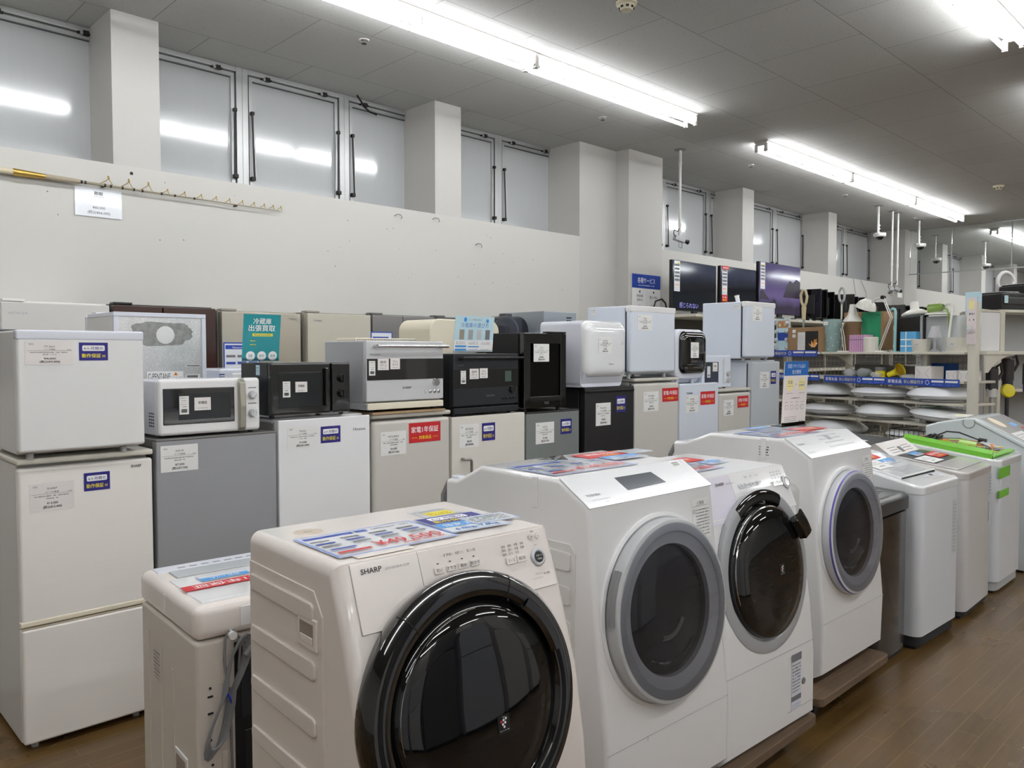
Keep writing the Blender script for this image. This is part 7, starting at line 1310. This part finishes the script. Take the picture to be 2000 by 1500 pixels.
# stick vacuums hanging beyond the end post
DG = mat('graphite_plastic', (66, 62, 64), 0.4); PUR = mat('deep_purple', (52, 28, 110), 0.35)
def vac(label, x, y, z, rot, col, head):
    t = thing('stick_vacuum', label, 'vacuum cleaner', (x, y, z), rot)
    MB().tube([(0, 0, -1.0 + 0.0), (0, 0, -0.08)], 0.018, GREYL if head == 1 else col, 12).build('tube', t)
    MB().box(-0.045, -0.04, -0.12, 0.045, 0.04, 0.1, DG, 0.02).build('motor', t); MB().cyl((0, 0, -0.18), (0, 0, -0.1), 0.045, WHITE if head == 1 else col, 20).build('dust_cup', t)
    MB().tube([(0, 0.0, -1.0), (0, 0, -z + 0.05)], 0.018, GREYL if head == 1 else col, 12).build('lower_tube', t); MB().box(-0.085, -0.05, -z, 0.085, 0.06, -z + 0.07, DG, 0.015).build('floor_head', t); MB().tube([(0.03, 0, 0.09), (0.08, 0, 0.13), (0.1, 0, 0.05), (0.06, 0, -0.02)], 0.014, DG, 8).build('handle', t)
    if head == 1: MB().lathe([(0.0, 0.03), (0.03, 0.03), (0.06, 0.024), (0.066, 0.0)], YEL, Matrix.Translation((0.11, -0.06, -0.12)) @ Matrix.Rotation(R(80), 4, 'X'), n=28).build('round_attachment', t)
    return t
vac('grey upright stick vacuum with a yellow round attachment right of the end post', 8.34, 2.16, 1.36, -40, GREYL, 1)
vac('graphite and purple stick vacuum at the right edge', 8.8, 1.97, 1.40, -40, PUR, 0)
vac('dark stick vacuum between the yellow one and the purple one', 8.57, 2.09, 1.44, -40, DG, 0)
# printers and small things on a farther shelf to the right
t = thing('display_shelving', 'beige shelving at the right edge carrying the black printers', 'shelving', (9.55, 2.42, 0), -30)
for z in (2.05, 1.6, 1.2): MB().box(0, 0, z - 0.03, 1.9, 0.5, z, BEIGE_SH, 0.004).build('shelf_board', t)
MB().box(0, 0.5, 0, 1.9, 0.53, 2.04, GREYL).build('back_panel', t)
for x in (0, 1.86): MB().box(x, 0.0, 0, x + 0.04, 0.5, 2.05, BEIGE_SH).build('upright', t)
for x, w, h_, lab, z in ((0.06, 0.32, 0.18, 'smaller black inkjet printer left of the big one', 2.05), (0.42, 0.75, 0.28, 'large black printer at the right edge', 2.05)):
    q = thing('printer', lab, 'printer', tuple((Matrix.Translation((9.55, 2.42, 0)) @ Matrix.Rotation(R(-30), 4, 'Z') @ Vector((x, 0.03, z)))), -30)
    MB().box(0, 0, 0, w, 0.4, h_, BLACKM, 0.015).build('body', q); MB().box(0.03, -0.01, h_ * 0.3, w - 0.03, 0.01, h_ * 0.75, BLACKG, 0.008).build('front_panel', q); MB().box(0.02, 0.05, h_ - 0.003, w - 0.02, 0.38, h_ + 0.02, BLACKG, 0.01).build('scanner_lid', q); MB().card(frame((0.02, -0.012, h_ * 0.4)), 0.05, 0.08, LBLUE, []).build('price_tag', q)
q = thing('ring_light', 'white ring light behind the large black printer', 'lamp', tuple((Matrix.Translation((9.55, 2.42, 0)) @ Matrix.Rotation(R(-30), 4, 'Z') @ Vector((0.55, 0.46, 2.05)))), -30); b = MB(); b.tube([(0.11 * math.cos(a), 0, 0.34 + 0.11 * math.sin(a)) for a in [2 * math.pi * i / 28 for i in range(29)]], 0.02, WHITE, 8); b.build('ring', q); MB().cyl((0, 0, 0), (0, 0, 0.24), 0.01, WHITE, 10).build('stand', q)
q = thing('pump_bottle_pack', 'pale blue blister pack with print standing above the pots', 'pack', gl(-0.02, 0.2, 1.932), GR); MB().card(frame((0, 0, 0)), 0.15, 0.2, LBLUE, [('g', 0.02, 0.02 + 0.02 * j, 0.1, 0.008, INKG) for j in range(7)]).build('card', q)
t = thing('white_tube', 'short white plastic tube sticking up behind the topmost right-end fridge', 'tube', (6.72, 3.86, 2.045)); MB().cyl((0, 0, 0), (-0.03, 0, 0.075), 0.02, WHITE, 16).build('tube', t); MB().cyl((-0.03, 0, 0.075), (-0.033, 0, 0.083), 0.024, WHITE, 16).build('rim', t)
# ------------------------------------------------------------------ appliances across the aisle, behind the viewer, mirrored in the doors
for i, (x, w, h_, m_) in enumerate([(-0.9, 0.6, 1.7, WHITE2), (-0.2, 0.6, 1.3, BRUSHW), (0.5, 0.6, 1.75, WHB), (1.2, 0.65, 1.1, WHITE), (1.95, 0.6, 1.75, GSTEEL), (2.65, 0.6, 1.45, WHITE2), (3.35, 0.6, 1.8, BRUSHW), (4.1, 0.65, 1.05, WHITE)]):
    t = thing('refrigerator', 'pale fridge across the aisle behind the viewer, mirrored in the washer doors', 'refrigerator', (x + w, -1.45, 0), 180, group='fridges across the aisle behind the viewer')
    MB().box(0, 0.06, 0.02, w, 0.6, h_, m_, 0.01).build('body', t); MB().box(0.0, 0.0, 0.05, w, 0.055, h_ * 0.6 - 0.005, m_, 0.01).build('door', t); MB().box(0.0, 0.0, h_ * 0.6 + 0.005, w, 0.055, h_, m_, 0.01).build('door', t); MB().box(0.03, 0.05, 0, w - 0.03, 0.58, 0.03, BLACK).build('base', t)
